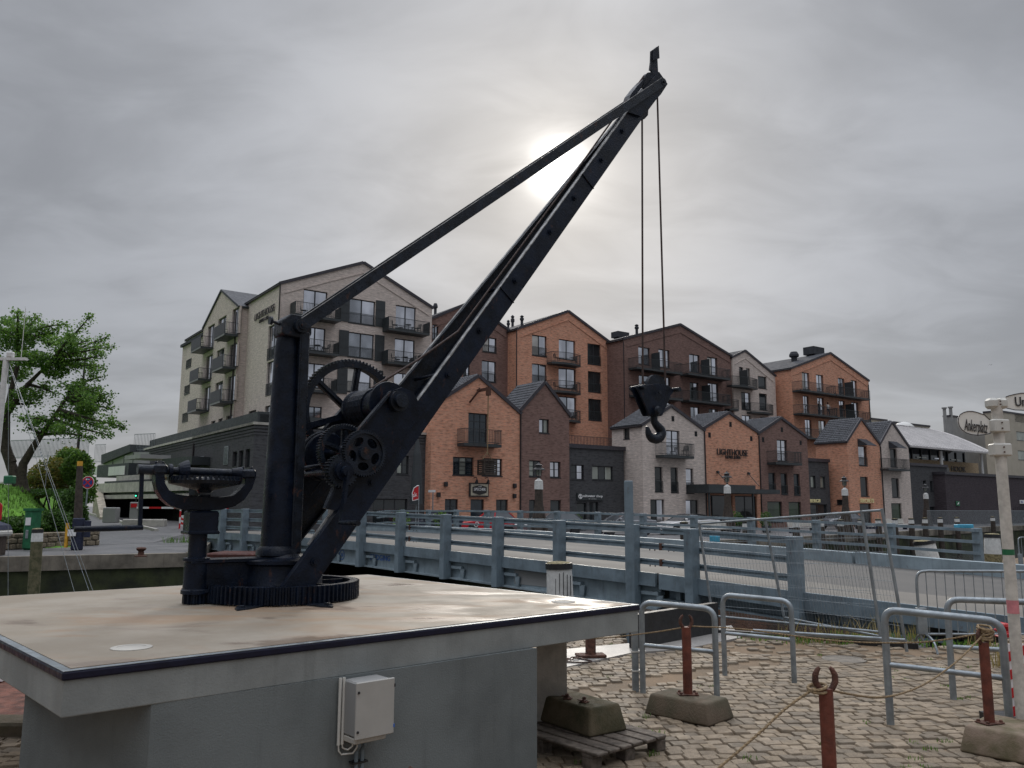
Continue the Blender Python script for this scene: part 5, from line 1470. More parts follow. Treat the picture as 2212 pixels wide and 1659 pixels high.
rails(-4.2, -.75, -.03, (1.07, .69, .33)); rails(-.68, 28, -.03, (1.07, .69, .33))
for t in (-.72, 9.6, 16): 
    for h in (.69, .33):
        m = MB(); m.box((t-.04, -.075, h-.15), (t+.04, .015, h+.01)); 
        for dx in (-.35, -.2, .2, .35): m.cyl((t+dx, -.03, h-.17), (t+dx, -.03, h-.135), .014, n=6)
        j = m.build('rail_joint', RUST2, bridge); j.location = (0, 0, dz(t))
fm = MB(); fm.bevbox((-.11, -.11, 0), (.11, .11, 1.12), .012); fpost = fm.build('far_railing_post', BLUEST, bridge); fpost.location = (-3.5, -10.8, dz(-3.5)-.05)
for k_ in range(1, 13): t = -3.5+2.5*k_; inst('far_railing_post', fpost, bridge, (t, -10.8, dz(t)-.05))
for h in (1.05, .72, .40):
    m = MB(); strip(m, -10.64, -10.70, -3.6, 29, h, .085); m.build('far_rail', BLUEST, bridge)
# lettering on the girder
for body, t0, wd, hh in (('BRIDGING', 12.1, 1.25, .18), ('JJ', 14.15, .16, .12)):
    M_ = Matrix.Translation((t0, -.082, dz(t0)-.56)) @ Matrix.Rotation(PI, 4, 'Z') @ Matrix.Rotation(PI/2, 4, 'X')
    text('lettering', body, 1, BLUEL, bridge, M_, width=wd, height=hh, depth=.002, bold=.01)
m = MB(); m.tube([(14.07+.17*math.cos(a_), -.08, dz(14)-.50+.17*math.sin(a_)) for a_ in [2*PI*i/14 for i in range(14)]], .012, 4, closed=True); m.build('round_logo', BLUEL, bridge)
m = MB(); m.bevbox((3.0, -.088, -.68), (4.5, -.070, -.30), .01); o = m.build('pale_access_panel', GREYC, bridge); o.location = (0, 0, dz(3.5)); 
# small plates on the rails
m = MB(); m.bevbox((-.125, -.008, 0), (.125, .008, .12), .008); cy = m.build('cyan_plate', CYAN)
q = atY(*px('1b', 1763, 305), 16.9); cy.location = q+Vector((0, 0, -.1)); cy.rotation_euler = (0, 0, bang+PI); tag(cy, 'small cyan blue plate hanging on the near bridge rail', 'sign')
m = MB(); m.bevbox((-.36, -.02, 0), (.12, .2, .11), .015); cy = m.build('blue_box', CYAN)
q = atY(*px('2b', 1768, 212), 24.6); cy.location = q; tag(cy, 'flat bright blue case on the end of the far bridge rail', 'case')
nv = thing('navy_banner', 'dark blue banner with white script on the far rail', 'banner', atY(*px('2b', 966, 218), 27.2), R(0))
m = MB(); m.box((-.19, -.01, 0), (.19, .0, .17)); m.build('cloth', NAVY, nv)
text('lettering', 'courtyard.', 1, TXTW, nv, Matrix.Translation((-.15, -.02, .05)) @ Matrix.Rotation(PI/2, 4, 'X'), width=.30, height=.07, depth=.003)

# ------------------------------------------------------------------ quay things: piles, lamps, cars, benches
def pile(name, label, base, r, zt, zw, lean=(0, 0), m1=TIMBER, zb=-2.0, group=None, cap=MOSS, band=True):
    p = thing(name, label, 'pile', base, 0, group)
    ax = lambda z: Vector((lean[0]*(z-zw), lean[1]*(z-zw), z))
    n = 18
    m = MB(); m.tube([ax(zb), ax(zw)], [r*1.06, r], n); m.build('shaft', m1, p, smooth=True)
    if zt-zw > .05:
        m = MB(); ring = 4
        m.tube([ax(zw), ax(zw+(zt-zw)*.55), ax(zt-.10)], [r*1.005, r*.97, r*.93], n); m.build('white_band', WHITEP, p, smooth=True)
    m = MB(); m.tube([ax(zt-.10), ax(zt)], [r*1.0, r*1.0], n); 
    m.build('iron_ring', BLACKP, p)
    m = MB(); m.lathe([(r*.96, 0), (r*.8, .025), (r*.3, .04), (.01, .03)], 14, Matrix.Translation(ax(zt-.01))); m.build('pile_top', cap, p)
    return p
pile('timber_pile', 'thick white painted timber pile just behind the platform edge', (.86, 14.6, 0), .235, .80, -.15 if False else -.4, (-.03, 0))
pile('timber_pile', 'leaning white banded pile beyond the bridge kerb', (13.1, 26.5, 0), .33, .75, .05, (-.15, .05), TIMBER_D)
pile('timber_pile', 'white banded pile with mossy yellow shaft left of the sign post', (14.15, 24.8, 0), .23, 1.02, .45, (.02, 0), MOSS)
pile('timber_pile', 'white banded pile standing before the far left quay', (atY(77, 1200, 24).x, 24, 0), .155, 1.07, .72, (-.02, 0), TIMBER)
def az_on_edge(pxx, off=.45):
    tx = (pxx-CPX)*math.cos(PITCH)/FPX
    for (x0, y0), (x1, y1) in zip(QE, QE[1:]):
        den = (x1-x0)-tx*(y1-y0)
        if abs(den) < 1e-6: continue
        t = (tx*y0-x0)/den
        if 0 <= t <= 1 and y0+t*(y1-y0) > 40: return Vector((x0+t*(x1-x0)+off*.7, y0+t*(y1-y0)-off*.7, 0))
QP = [(1462, 'beside the white sports car'), (1596, 'right of the canopy'), (1704, 'left end of the white bench'), (1758, 'right end of the white bench'), (1801, 'before the brown house'),
      (1844, 'left of the orange house'), (1883, 'under the letters of the orange house'), (1919, 'between the two slim houses'), (1955, 'before the white slim house'),
      (1985, 'left of the last lantern'), (2018, 'right of the last lantern'), (2055, 'first along the railing'), (2133, 'middle of the railing'), (2206, 'at the right edge of the photo')]
np_ = [o for o in bpy.data.objects if o.get('label', '').startswith('thick white painted')][0]
for k_, (a_, z0_, z1_) in enumerate(((-1.15, .18, .62), (-1.45, .05, .66), (-1.75, .30, .64), (-2.05, -.1, .55), (-.85, .25, .60), (-2.4, .35, .66))):
    m = MB(); M = Matrix.Rotation(a_, 4, 'Z'); m.prism([(.2265, z0_), (.238, z0_+.05), (.2305, z1_), (.2215, z1_)], -.004, .005, 'y', M); m.build('crack', HOLE, np_)
p0_ = None
for x, wh in QP:
    q = az_on_edge(x)
    if q is None: continue
    if p0_ is None:
        p0_ = pile('quay_pile', '', (0, 0, 0), .21, 1.02, .62, (0, 0), TIMBER_D, -2.0)
        o = p0_
    else: o = copy_tree(p0_)
    o.location = q; tag(o, 'short white capped quay pile, '+wh, 'pile', 'white capped piles along the far quay')
def lantern_pile(pxx, Y, label, dk_=True):
    tx = (pxx-CPX)*math.cos(PITCH)/FPX
    L_ = thing('lantern_pile', label, 'street lamp', (tx*Y, Y, 0), 0, 'lantern lamps on white banded piles')
    m = MB(); m.tube([(0, 0, -1.8), (0, 0, 2.72)], [.30, .21], 12); 
    m.build('shaft', TIMBER_D, L_)
    for a_ in (.4, 2.4, 4.6):
        m = MB(); m.tube([(math.cos(a_)*.85, math.sin(a_)*.5, -1.8), (math.cos(a_)*.1, math.sin(a_)*.1, 1.9)], [.2, .15], 10); m.build('raking_pile', TIMBER_D, L_)
    m = MB(); m.lathe([(.24, 2.70), (.23, 3.1)], 14); m.build('white_band', WHITEP, L_)
    m = MB(); m.lathe([(.22, 3.1), (.23, 3.14), (.17, 3.2), (.10, 3.24), (.06, 3.30)], 14); m.build('cap', WHITEP, L_)
    m = MB(); m.cyl((0, 0, 3.22), (0, 0, 3.38), .04, n=8)
    for a_ in range(4):
        c_, s_ = math.cos(a_*PI/2), math.sin(a_*PI/2); m.tube([(0, 0, 3.32), (.14*c_, .14*s_, 3.42), (.17*c_, .17*s_, 3.74)], .014, 5)
    m.build('lantern_bracket', BLACKP, L_)
    m = MB(); m.lathe([(.08, 3.42), (.13, 3.5), (.15, 3.74)], 10); m.build('lantern_glass', GLASS_W, L_)
    m = MB(); m.lathe([(.36, 3.74), (.34, 3.78), (.17, 3.88), (.16, 3.96), (.22, 4.0), (.10, 4.06), (.03, 4.14), (.01, 4.18)], 16); m.build('lantern_hood', BLACKP, L_)
    return L_
l1 = lantern_pile(1165, 45, 'lantern on a white banded pile before the narrow brown house')
for (x, Y, lb) in ((1573.5, 55, 'lantern on a white banded pile before the black canopy'), (1828, 62, 'lantern on a white banded pile left of the gold letters'), (2003, 80, 'lantern on a white banded pile before the grey annex')):
    o = copy_tree(l1); tx = (x-CPX)*math.cos(PITCH)/FPX; o.location = (tx*Y, Y, 0); o['label'] = lb
def car(name, label, col, loc, rz, L_=4.0, Wd=1.72, Ht=1.48, kind='hatch'):
    c = thing(name, label, 'car', loc, rz)
    pm = MATS.get('paint_'+name+str(col)) or carpaint('paint_'+name+str(col), col)
    hl = L_/2
    low = {'hatch': [(-hl, .32), (-hl, .62), (-hl*.97, .80), (-hl*.5, .93), (hl*.82, .98), (hl*.98, .92), (hl, .6), (hl*.98, .30)],
           'sedan': [(-hl, .30), (-hl, .58), (-hl*.95, .72), (-hl*.42, .90), (hl*.62, .98), (hl*.97, .95), (hl, .6), (hl*.98, .30)]}[kind]
    cab = {'hatch': [(-hl*.52, .92), (-hl*.18, Ht-.08), (hl*.1, Ht), (hl*.6, Ht-.06), (hl*.9, .96)],
           'sedan': [(-hl*.44, .90), (-hl*.05, Ht-.05), (hl*.2, Ht), (hl*.45, Ht-.06), (hl*.82, .96)]}[kind]
    wx = (-hl*.62, hl*.62); wr = .32
    # body side with wheel arches
    side = [p for p in low]
    bot = []
    for x in (wx[1], wx[0]):
        bot += [(x+(wr+.06)*math.cos(a_), .30+(wr+.06)*math.sin(a_)) for a_ in [PI*i/8 for i in range(9)]]
    poly = low[:1] + low[1:-1] + [low[-1]] + bot
    m = MB(); m.prism(poly, -Wd/2, Wd/2); bo = m.build('body', pm, c)
    bv = bo.modifiers.new('bevel', 'BEVEL'); bv.width = .05; bv.segments = 3; bv.limit_method = 'ANGLE'
    bo.data.polygons.foreach_set('use_smooth', [True]*len(bo.data.polygons)); bo.data.set_sharp_from_angle(angle=R(50))
    m = MB(); n = len(cab); wt, wb = Wd/2-.20, Wd/2-.06
    vs = []
    for sgn in (-1, 1):
        for i, (x, z) in enumerate(cab):
            f_ = (z-.92)/(Ht-.92); vs.append((x, sgn*(wb+(wt-wb)*max(0, f_)), z))
    fs = [(i, i+1, n+i+1, n+i) for i in range(n-1)] + [tuple(range(n)), tuple(range(n, 2*n))[::-1]]
    m.add(vs, fs); m.build('window_glass', GLASS_C, c)
    m = MB()
    for i in range(n-1):
        if i in (0, n-2): continue
    rt = [vs[i] for i in range(1, n-1)]; rb_ = [vs[n+i] for i in range(1, n-1)]
    m.add([(x, y*1.01, z+.015) for x, y, z in rt+rb_], [(i, i+1, len(rt)+i+1, len(rt)+i) for i in range(len(rt)-1)])
    for sgn in (0, 1):
        for i in (0, 1, n-2, n-1):
            pass
        for (i, j) in ((0, 1), (n-1, n-2)): m.bar(vs[sgn*n+i], vs[sgn*n+j], .06, .05)
        for i in range(1, n-2): m.bar(vs[sgn*n+i], vs[sgn*n+i+1], .06, .05)
        xm = hl*.12; m.bar((xm, (1 if sgn else -1)*wb*.99, .93), (xm+.05, (1 if sgn else -1)*wt*1.01, Ht-.02), .07, .05)
    m.build('roof', pm, c)
    for i, x in enumerate(wx):
        for sgn in (-1, 1):
            m = MB(); m.lathe([(.19, -.09), (.27, -.10), (.315, -.08), (.315, .08), (.27, .10), (.19, .09)], 20, Matrix.Translation((x, sgn*(Wd/2-.11), .315)) @ Matrix.Rotation(PI/2, 4, 'X')); wl = m.build('wheel', BLACKP, c)
            m = MB(); m.lathe([(.02, -.085), (.19, -.07), (.19, .07), (.02, .085)], 12, Matrix.Translation((x, sgn*(Wd/2-.11), .315)) @ Matrix.Rotation(PI/2, 4, 'X')); m.build('rim', GALV, wl)
    for sgn in (-1, 1):
        m = MB(); m.bevbox((-hl-.01, sgn*.62-.17, .60), (-hl+.12, sgn*.62+.17, .73), .03); m.build('headlight', WHITE, c)
        m = MB(); m.bevbox((hl-.08, sgn*.66-.12, .70), (hl+.015, sgn*.66+.12, .88), .03); m.build('tail_light', RED, c)
        m = MB(); m.bevbox((-hl*.32, sgn*(Wd/2+.02)-.08, .95), (-hl*.32+.14, sgn*(Wd/2+.02)+.08, 1.08), .03); m.build('wing_mirror', pm, c)
    return c
def at_px(x, Y): return ((x-CPX)*math.cos(PITCH)/FPX*Y, Y, 0)
rc = car('parked_car', 'bright red hatchback with leaf mark on its door, before the orange house', (.52, .008, .02), at_px(1061, 53), R(4), 3.65, 1.65, 1.5)
m = MB(); pts = [(-1.05+.30*t, -.845, .62+.15*math.sin(PI*t)+.1*t) for t in [i/10 for i in range(11)]]; pts2 = [(-1.05+.30*t, -.845, .62-.13*math.sin(PI*t)+.1*t) for t in [i/10 for i in range(11)]]
m.tube(pts, .022, 5); m.tube(pts2, .022, 5); m.build('leaf_mark', TXTW, rc)
car('parked_car', 'dark blue car parked left of the red hatchback', (.02, .025, .05), at_px(936, 53), R(8), 3.9, 1.75, 1.45, 'sedan')
car('parked_car', 'grey hatchback parked before the narrow brown house', (.10, .11, .12), at_px(1190, 52), R(28), 4.2, 1.75, 1.5)
car('parked_car', 'silver grey car parked before the saltwater shop', (.22, .23, .25), at_px(1345, 54.5), R(22), 4.2, 1.75, 1.42, 'sedan')
wc = car('parked_car', 'white sports car with black roof by the white shop house', (.72, .72, .72), at_px(1482, 56), R(25), 4.4, 1.8, 1.34, 'sedan')
wc.children
for ch in wc.children:
    if ch.name.startswith('roof'): ch.data.materials[0] = BLACKP
car('parked_car', 'small grey car half hidden behind the right end of the far rail', (.12, .13, .15), at_px(1815, 73), R(30), 4.0, 1.7, 1.45)
def bench(x, Y, rz, label):
    b = thing('white_bench', label, 'bench', at_px(x, Y), rz, 'white benches on the far quay')
    m = MB(); m.bevbox((-.95, -.25, .38), (.95, .25, .46), .02); m.build('seat', WHITEB, b)
    m = MB()
    for k_ in range(4): m.box((-.93, .22+k_*.03, .52+k_*.1), (.93, .25+k_*.03, .60+k_*.1))
    m.build('backrest', WHITEB, b)
    for sx in (-.8, .8):
        m = MB(); m.box((sx-.04, -.2, 0), (sx+.04, .22, .38)); m.build('leg', NAVY, b)
    return b
bench(1338, 47.5, R(5), 'white slatted bench by the quay, before the silver car'); bench(1730, 60, R(10), 'white bench with navy legs before the brown house')
bench(1938, 72, R(20), 'white bench before the slim white house'); bench(1548, 54.5, R(0), 'white bench left of the black canopy')
def umbrella(x, Y, label, flag=False):
    b = thing('folded_parasol' if not flag else 'beach_flag', label, 'flag' if flag else 'parasol', at_px(x, Y))
    m = MB(); m.cyl((0, 0, 0), (0, 0, 3.02 if flag else 3.9), .03, n=8); m.lathe([(.35, 0), (.35, .06)], 14); m.build('pole', GALV, b)
    if flag:
        prof = [(0, 2.2), (.36, 2.1), (.40, 2.55), (.30, 2.85), (.12, 2.98), (0, 3.0)]
        m = MB(); m.prism([(-x_, z) for x_, z in prof], -.012, .012); fl = m.build('flag_cloth', RED, b)
        text('lettering', 'ak', 1, TXTW, fl, Matrix.Translation((-.33, -.02, 2.3)) @ Matrix.Rotation(PI/2, 4, 'X') @ Matrix.Rotation(R(15), 4, 'Z'), width=.26, height=.26, depth=.003)
        m = MB(); m.tube([(-x_, 0, z) for x_, z in prof], .03, 5); m.build('white_hem', WHITE, fl)
    return b
q = umbrella(905.5, 50, 'red flag with white letters at the left corner of the orange house', True); q.location.z -= 0
fg = thing('folded_parasol', 'closed grey parasol behind the red flag', 'parasol', at_px(900, 52))
m = MB(); m.cyl((0, 0, 0), (0, 0, 5.9), .04, n=8); m.build('pole', GALV, fg)
m = MB(); m.lathe([(.40, 1.9), (.34, 3.4), (.24, 5.0), (.10, 5.9)], 10); m.build('canopy', SHUT, fg)
q = thing('street_sign', 'small white street name sign on a thin pole, left on the orange house', 'sign', at_px(936, 53))
z_ = atY(*px('A', 238, 440), 53).z; m = MB(); m.cyl((0, 0, 0), (0, 0, z_), .035, n=6); m.build('post', GALV, q); m = MB(); m.box((-.30, -.03, z_-.02), (.16, .0, z_+.13)); m.build('plate', WHITE, q)
text('lettering', 'Am Kai', 1, BLUE, q, Matrix.Translation((-.2, -.035, z_)) @ Matrix.Rotation(PI/2, 4, 'X'), width=1.0, height=.2, depth=.002) if False else None
# planters with shrubs by the house doors
for (x, Y, lb) in ((955, 52, 'tall grass in a planter at the left of the dark blue car'), (1242, 55, 'potted bush at the saltwater shop door'), (1590, 60, 'potted evergreen under the black canopy, left one'), (1655, 61, 'potted evergreen beside the canopy, right one'), (870, 50, 'ornamental grass in a planter below the jib')):
    b = thing('potted_shrub', lb, 'plant', at_px(x, Y)); m = MB(); m.lathe([(.28, 0), (.38, .5), (.34, .5), (.3, .42), (.01, .42)], 12); m.build('pot', SHUT, b)
    m = MB(); leaf_cloud(m, (0, 0, .95), (.5, .5, .6), 420, .12, rnd=random.Random(int(x))); m.build('foliage', LEAF if Y < 53 else LEAF_D, b, fix=False)
# railing before the dark hall
a, b = az_on_edge(2035, -1.2), az_on_edge(2250, -1.2)
rail_run('quay_railing', 'long steel railing with thin bars before the dark hall', (a.x, a.y, 0), (b.x, b.y, 0), 1.6, 150)
# two guests on a hotel balcony
def person(name, label, M, pose, top, trouser, sc=1.0):
    root = thing(name, label, 'person'); root.matrix_world = M
    J = {'pelvis': (0, 0, .95), 'chest': (0, .0, 1.30), 'neck': (0, 0, 1.48), 'head': (0, -.02, 1.62),
         'hl': (.10, 0, .92), 'kl': (.11, -.02, .50), 'al': (.11, .02, .08), 'tl': (.12, -.12, .04),
         'hr': (-.10, 0, .92), 'kr': (-.11, -.02, .50), 'ar': (-.11, .02, .08), 'tr': (-.12, -.12, .04),
         'sl': (.19, 0, 1.42), 'el': (.25, -.02, 1.16), 'wl': (.24, -.14, .93), 'fl': (.24, -.18, .86),
         'sr': (-.19, 0, 1.42), 'er': (-.25, -.02, 1.16), 'wr': (-.24, -.14, .93), 'fr': (-.24, -.18, .86)}
    J.update(pose)
    Rr = {'pelvis': .13, 'chest': .15, 'neck': .06, 'head': .10, 'hl': .10, 'kl': .065, 'al': .045, 'tl': .035, 'hr': .10, 'kr': .065, 'ar': .045, 'tr': .035,
          'sl': .065, 'el': .045, 'wl': .032, 'fl': .03, 'sr': .065, 'er': .045, 'wr': .032, 'fr': .03}
    E_ = [('pelvis', 'chest'), ('chest', 'neck'), ('neck', 'head'), ('pelvis', 'hl'), ('hl', 'kl'), ('kl', 'al'), ('al', 'tl'), ('pelvis', 'hr'), ('hr', 'kr'), ('kr', 'ar'), ('ar', 'tr'),
          ('chest', 'sl'), ('sl', 'el'), ('el', 'wl'), ('wl', 'fl'), ('chest', 'sr'), ('sr', 'er'), ('er', 'wr'), ('wr', 'fr')]
    ks = list(J); me = bpy.data.meshes.new('body'); me.from_pydata([J[k_] for k_ in ks], [(ks.index(a), ks.index(b)) for a, b in E_], [])
    o = bpy.data.objects.new('body', me); COL.objects.link(o); o.parent = root
    md = o.modifiers.new('skin', 'SKIN'); sk = me.skin_vertices[0].data
    for i, k_ in enumerate(ks): sk[i].radius = (Rr[k_], Rr[k_]*.85); sk[i].use_root = (k_ == 'pelvis')
    o.modifiers.new('sub', 'SUBSURF').levels = 1
    bpy.context.view_layer.update()
    m2 = bpy.data.meshes.new_from_object(o.evaluated_get(bpy.context.evaluated_depsgraph_get()))
    o.modifiers.clear(); o.data = m2
    for mm in (SKIN, top, trouser): m2.materials.append(mm)
    for p in m2.polygons:
        c_ = p.center; p.use_smooth = True
        p.material_index = 0 if c_.z > 1.47 or (Vector(J['wl'])-c_).length < .12 or (Vector(J['wr'])-c_).length < .12 else (1 if c_.z > .95 else 2)
    m = MB(); m.lathe([(.02, .12), (.09, .09), (.112, .02), (.10, -.05), (.06, -.08)], 14, Matrix.Translation(Vector(J['head'])+Vector((0, .025, .02)))); m.build('hair', HAIRG, root, smooth=True)
    return root
a0, a1, z, pr, kw = H6.bals[2]
def on_bal(H, x, y, z, rz): return H.M @ Matrix.Translation((x, y, z)) @ Matrix.Rotation(rz, 4, 'Z')
x1 = fuz('5', 485, 640, H6.c-.5)[0]-H6.u0; x2 = fuz('5', 403, 640, H6.c-.5)[0]-H6.u0
person('person', 'person in a white top raising one arm on the orange hotel balcony', on_bal(H6, x1, -.5, z, R(-30)), {'er': (-.38, -.1, 1.55), 'wr': (-.30, -.2, 1.78), 'fr': (-.26, -.22, 1.85)}, WHITEP, NAVY)
person('person', 'person in dark clothes leaning on the orange hotel balcony rail', on_bal(H6, x2, -.6, z, R(10)), {'el': (.25, -.2, 1.2), 'wl': (.16, -.42, 1.12), 'fl': (.14, -.48, 1.12), 'er': (-.25, -.2, 1.2), 'wr': (-.16, -.42, 1.12), 'fr': (-.14, -.48, 1.12)}, SHUT, NAVY)

# ------------------------------------------------------------------ sailing boat mast with stays
mp = atY(13, 775, 18)
sb = thing('sailing_boat', 'moored sailing boat of which only the pale mast and stays show', 'sailing boat', (mp.x, 18, 0))
m = MB(); hl = [(-3.2, 0, -.5), (3.4, 0, -.45)]
prof = []
for i in range(13):
    t = i/12; x = -3.2+6.6*t; wd = 1.0*math.sin(PI*min(1, .25+t*.75)) ; prof.append((x, wd))
vs = [(x, s_*w__*k2, z) for x, w__ in prof for (s_, k2, z) in ((-1, 1, -.50), (-1, .75, -1.2), (0, 0, -1.7), (1, .75, -1.2), (1, 1, -.50))]
fs = [(i*5+j, i*5+j+1, i*5+j+6, i*5+j+5) for i in range(12) for j in range(4)] + [(i*5, i*5+4, i*5+9, i*5+5) for i in range(12)]
m.add(vs, fs); m.build('hull', WHITEB, sb, smooth=True)
m = MB(); m.tube([(0, 0, -.9), (0, 0, mp.z)], [.066, .058], 14); ms = m.build('mast', WHITEP, sb)
m = MB(); m.bar((-.5, 0, mp.z), (.45, 0, mp.z), .1, .06); m.bevbox((.02, -.06, mp.z+.03), (.16, .06, mp.z+.16), .02); m.build('mast_head', WHITEP, sb)
m = MB(); m.cyl((.33, 0, mp.z), (.33, 0, mp.z+1.15), .008, n=6); m.build('antenna', WHITEP, sb)
for (x, y, yo) in ((179, 1275, 0), (222, 1272, .3), (214, 1272, -.5), (22, 1290, .2)):
    e = atY(x, y, 18+yo); m = MB(); m.cyl((.06, 0, mp.z-.05), (e.x-mp.x, yo, e.z-.5), .0055, n=5); m.build('stay', GALV, sb)
q = atY(104, 975, 18); q2 = atY(98, 1050, 18); m = MB(); m.cyl(q-sb.location, q2-sb.location, .0055, n=5); m.build('stay', GALV, sb)
m = MB(); q = atY(21, 1036, 18); m.bevbox(Vector(q-sb.location)+Vector((-.1, -.08, -.09)), Vector(q-sb.location)+Vector((.1, .08, .09)), .02); m.build('navigation_light', GREEN, sb)

# ------------------------------------------------------------------ near quay
NQ = [(-60, -25), (70, -25), (120, 70), (22, 34), (13.1, 26.2), (12.6, 22.4), (9.3, 14.2), (8.3, 13.2), (6.6, 11.5), (5.2, 11.0), (3.9, 11.7), (2.9, 12.2), (1.5, 10.75), (1.5, 12.6), (-8, 11.8), (-60, 10)]
sheet('near_quay_ground', NQ, -.018, SAND, thick=2.6)
road = [(8.45, 13.35), (16.75, 20.7), (14.0, 24.4), (22, 33), (110, 66), (60, -5), (14, 6.5), (7.75, 11.9)]
sheet('near_road', road, -.004, ASPH2)
cop = [ground(*p) for p in ((1215, 1404), (1357, 1391), (1440, 1374), (1530, 1356), (1580, 1352), (1600, 1378), (1480, 1403), (1366, 1411), (1215, 1444))]
cop = [(p.x, p.y) for p in cop]
m = MB(); m.prism(cop, -.02, .012, 'z'); tag(m.build('quay_coping', KERBC), kind='structure')
m = MB()
for (a, b) in (((1.52, 10.73), (2.9, 12.12)), ((2.9, 12.12), (3.9, 11.65)), ((3.9, 11.65), (5.2, 10.95))):
    z1 = .42 if a[0] < 2 else .05
    m.bar((a[0], a[1], (z1-1.5)/2), (b[0], b[1], (z1-1.5)/2), .10, z1+1.5)
tag(m.build('abutment_wall', BLACKP), 'black steel abutment plate at the quay edge under the bridge', 'wall')
def inside(p, poly):
    c = False; j = len(poly)-1
    for i in range(len(poly)):
        if (poly[i][1] > p[1]) != (poly[j][1] > p[1]) and p[0] < (poly[j][0]-poly[i][0])*(p[1]-poly[i][1])/(poly[j][1]-poly[i][1])+poly[i][0]: c = not c
        j = i
    return c
CI = cam.matrix_world.inverted()
def project(p):
    q = CI @ Vector(p); return CPX+FPX*q.x/-q.z, CPY-FPX*q.y/-q.z
# platform corners
ZT = 1.04
Pc = [ground(135, 1450, ZT), ground(1383, 1305, ZT), ground(795, 1240, ZT)]
Pc.append(Pc[0]+Pc[2]-Pc[1])
Pc = [(p.x, p.y) for p in Pc]
bA, bB, bC = ground(327, 1522, .842), ground(1160, 1400, .842), ground(55, 1492, .842)
bD = bB+bC-bA
Bs = [(p.x, p.y) for p in (bA, bB, bD, bC)]
sl0 = Vector((*ground(1226, 1497)[:2],)); sl1 = Vector((*ground(1660, 1428)[:2],))
mh = ground(1823, 1422)
def sand_band(x, y):
    v = sl1-sl0; t = max(0, min(1, (Vector((x, y))-sl0).dot(v)/v.length_squared)); return (Vector((x, y))-(sl0+v*t)).length
rnd = random.Random(12)
stones = []
th = R(9)
for j in range(-12, 104):
    off = rnd.random()*.18
    i = -30
    x_ = -7.0+off
    while x_ < 12.5:
        wd = rnd.uniform(.098, .150)
        u = x_+wd/2; x_ += wd+.006
        vv = 3.0+j*.122 + .10*math.sin(u*.9+j*.02) + .05*math.sin(u*2.3)
        X = u*math.cos(th)-vv*math.sin(th)*.9; Y = u*math.sin(th)+vv*math.cos(th)
        if Y < 3.4 or Y > 12.4: continue
        pxx, pyy = project((X, Y, 0))
        right = 1060 < pxx < 2260 and pyy < 1710 and X < 7.5
        left = -40 < pxx < 420 and 1585 < pyy < 1720
        if not (right or left): continue
        if not inside((X, Y), NQ) or inside((X, Y), cop) or inside((X, Y), Bs): continue
        if inside((X, Y), road): continue
        if (Vector((X, Y))-Vector(mh[:2])).length < .28: continue
        if right and sand_band(X, Y) < .17 and rnd.random() < .82: continue
        if right and Y > 10.2 and X > 2.6 and rnd.random() < .6: continue
        stones.append((X, Y, wd, pyy, math.atan2(.09*math.cos(u*.9), 1)+th))
stones.sort(key=lambda s_: -s_[3])
def sett_verts(rnd):
    """irregular worn sett: 8-sided top on a 8-sided skirt, unit size"""
    base = [(-.5, -.42), (-.40, -.5), (.40, -.5), (.5, -.40), (.5, .42), (.42, .5), (-.41, .5), (-.5, .41)]
    o_ = [(x+rnd.uniform(-.05, .05), y+rnd.uniform(-.06, .06)) for x, y in base]
    t_ = rnd.uniform(-.04, .04)
    vs = [(x, y, -1) for x, y in o_] + [(x*.985, y*.985, -.16) for x, y in o_] + [(x*.90, y*.89, t_*x*2) for x, y in o_] + [(0, 0, .06)]
    fs = [(i, (i+1) % 8, 8+(i+1) % 8, 8+i) for i in range(8)] + [(8+i, 8+(i+1) % 8, 16+(i+1) % 8, 16+i) for i in range(8)] + [(16+i, 16+(i+1) % 8, 24) for i in range(8)]
    return vs, fs
SV_ = [sett_verts(rnd) for _ in range(8)]
SM = []
for i, (vs, fs) in enumerate(SV_):
    me = bpy.data.meshes.new('sett'); me.from_pydata(vs, [], fs); me.materials.append(COB[i % 4]); me.polygons.foreach_set('use_smooth', [True]*len(fs)); me.set_sharp_from_angle(angle=R(50)); SM.append(me)
MATS_PLAIN = mat('sunken_concrete_ring', (.17, .15, .125), .85, 0, .3, 8, .4, 60)
setts = thing('cobbled_paving', 'uneven granite sett paving of the near quay', 'paving', (0, 0, 0))
setts['kind'] = 'structure'
big = MB(); ns = 0
for (X, Y, wd, pyy, a) in stones:
    i = rnd.randrange(8); dpt = rnd.uniform(.104, .120); z = rnd.uniform(-.009, .009)
    if ns < 298:
        o = inst('sett', SM[i], setts, (X, Y, z), (rnd.uniform(-.05, .05), rnd.uniform(-.05, .05), a+rnd.uniform(-.05, .05)), (wd, dpt, .05)); ns += 1
    else:
        big.cur = i % 4
        big.add(SV_[i][0], SV_[i][1], Matrix.Translation((X, Y, z)) @ Matrix.Rotation(a, 4, 'Z') @ Matrix.Rotation(rnd.uniform(-.03, .03), 4, 'X') @ Matrix.Diagonal((wd, dpt, .05, 1)))
o = big.build('setts', COB, setts, smooth=True, fix=False); tag(o, kind='stuff')
m = MB(); m.lathe([(.25, -.02), (.25, -.002), (.21, .0), (.205, -.004), (.01, -.003)], 32); o = m.build('manhole_cover', MATS_PLAIN); o.location = (mh.x, mh.y, -.002); tag(o, 'round grey manhole cover sunk among the granite setts', 'manhole cover')
rnd = random.Random(3)
sp_ = []
for _ in range(46):
    s_ = stones[rnd.randrange(len(stones))]; sp_.append((s_[0]+.09, s_[1]+.07, 0))
weeds('joint_grass', 'small tufts of grass and moss between the setts', sp_, 10, .02, GRASSM, .04, 5, .004)
for (x, y) in ((1973, 1606), (2042, 1603), (1325, 1640), (1900, 1592)): pass
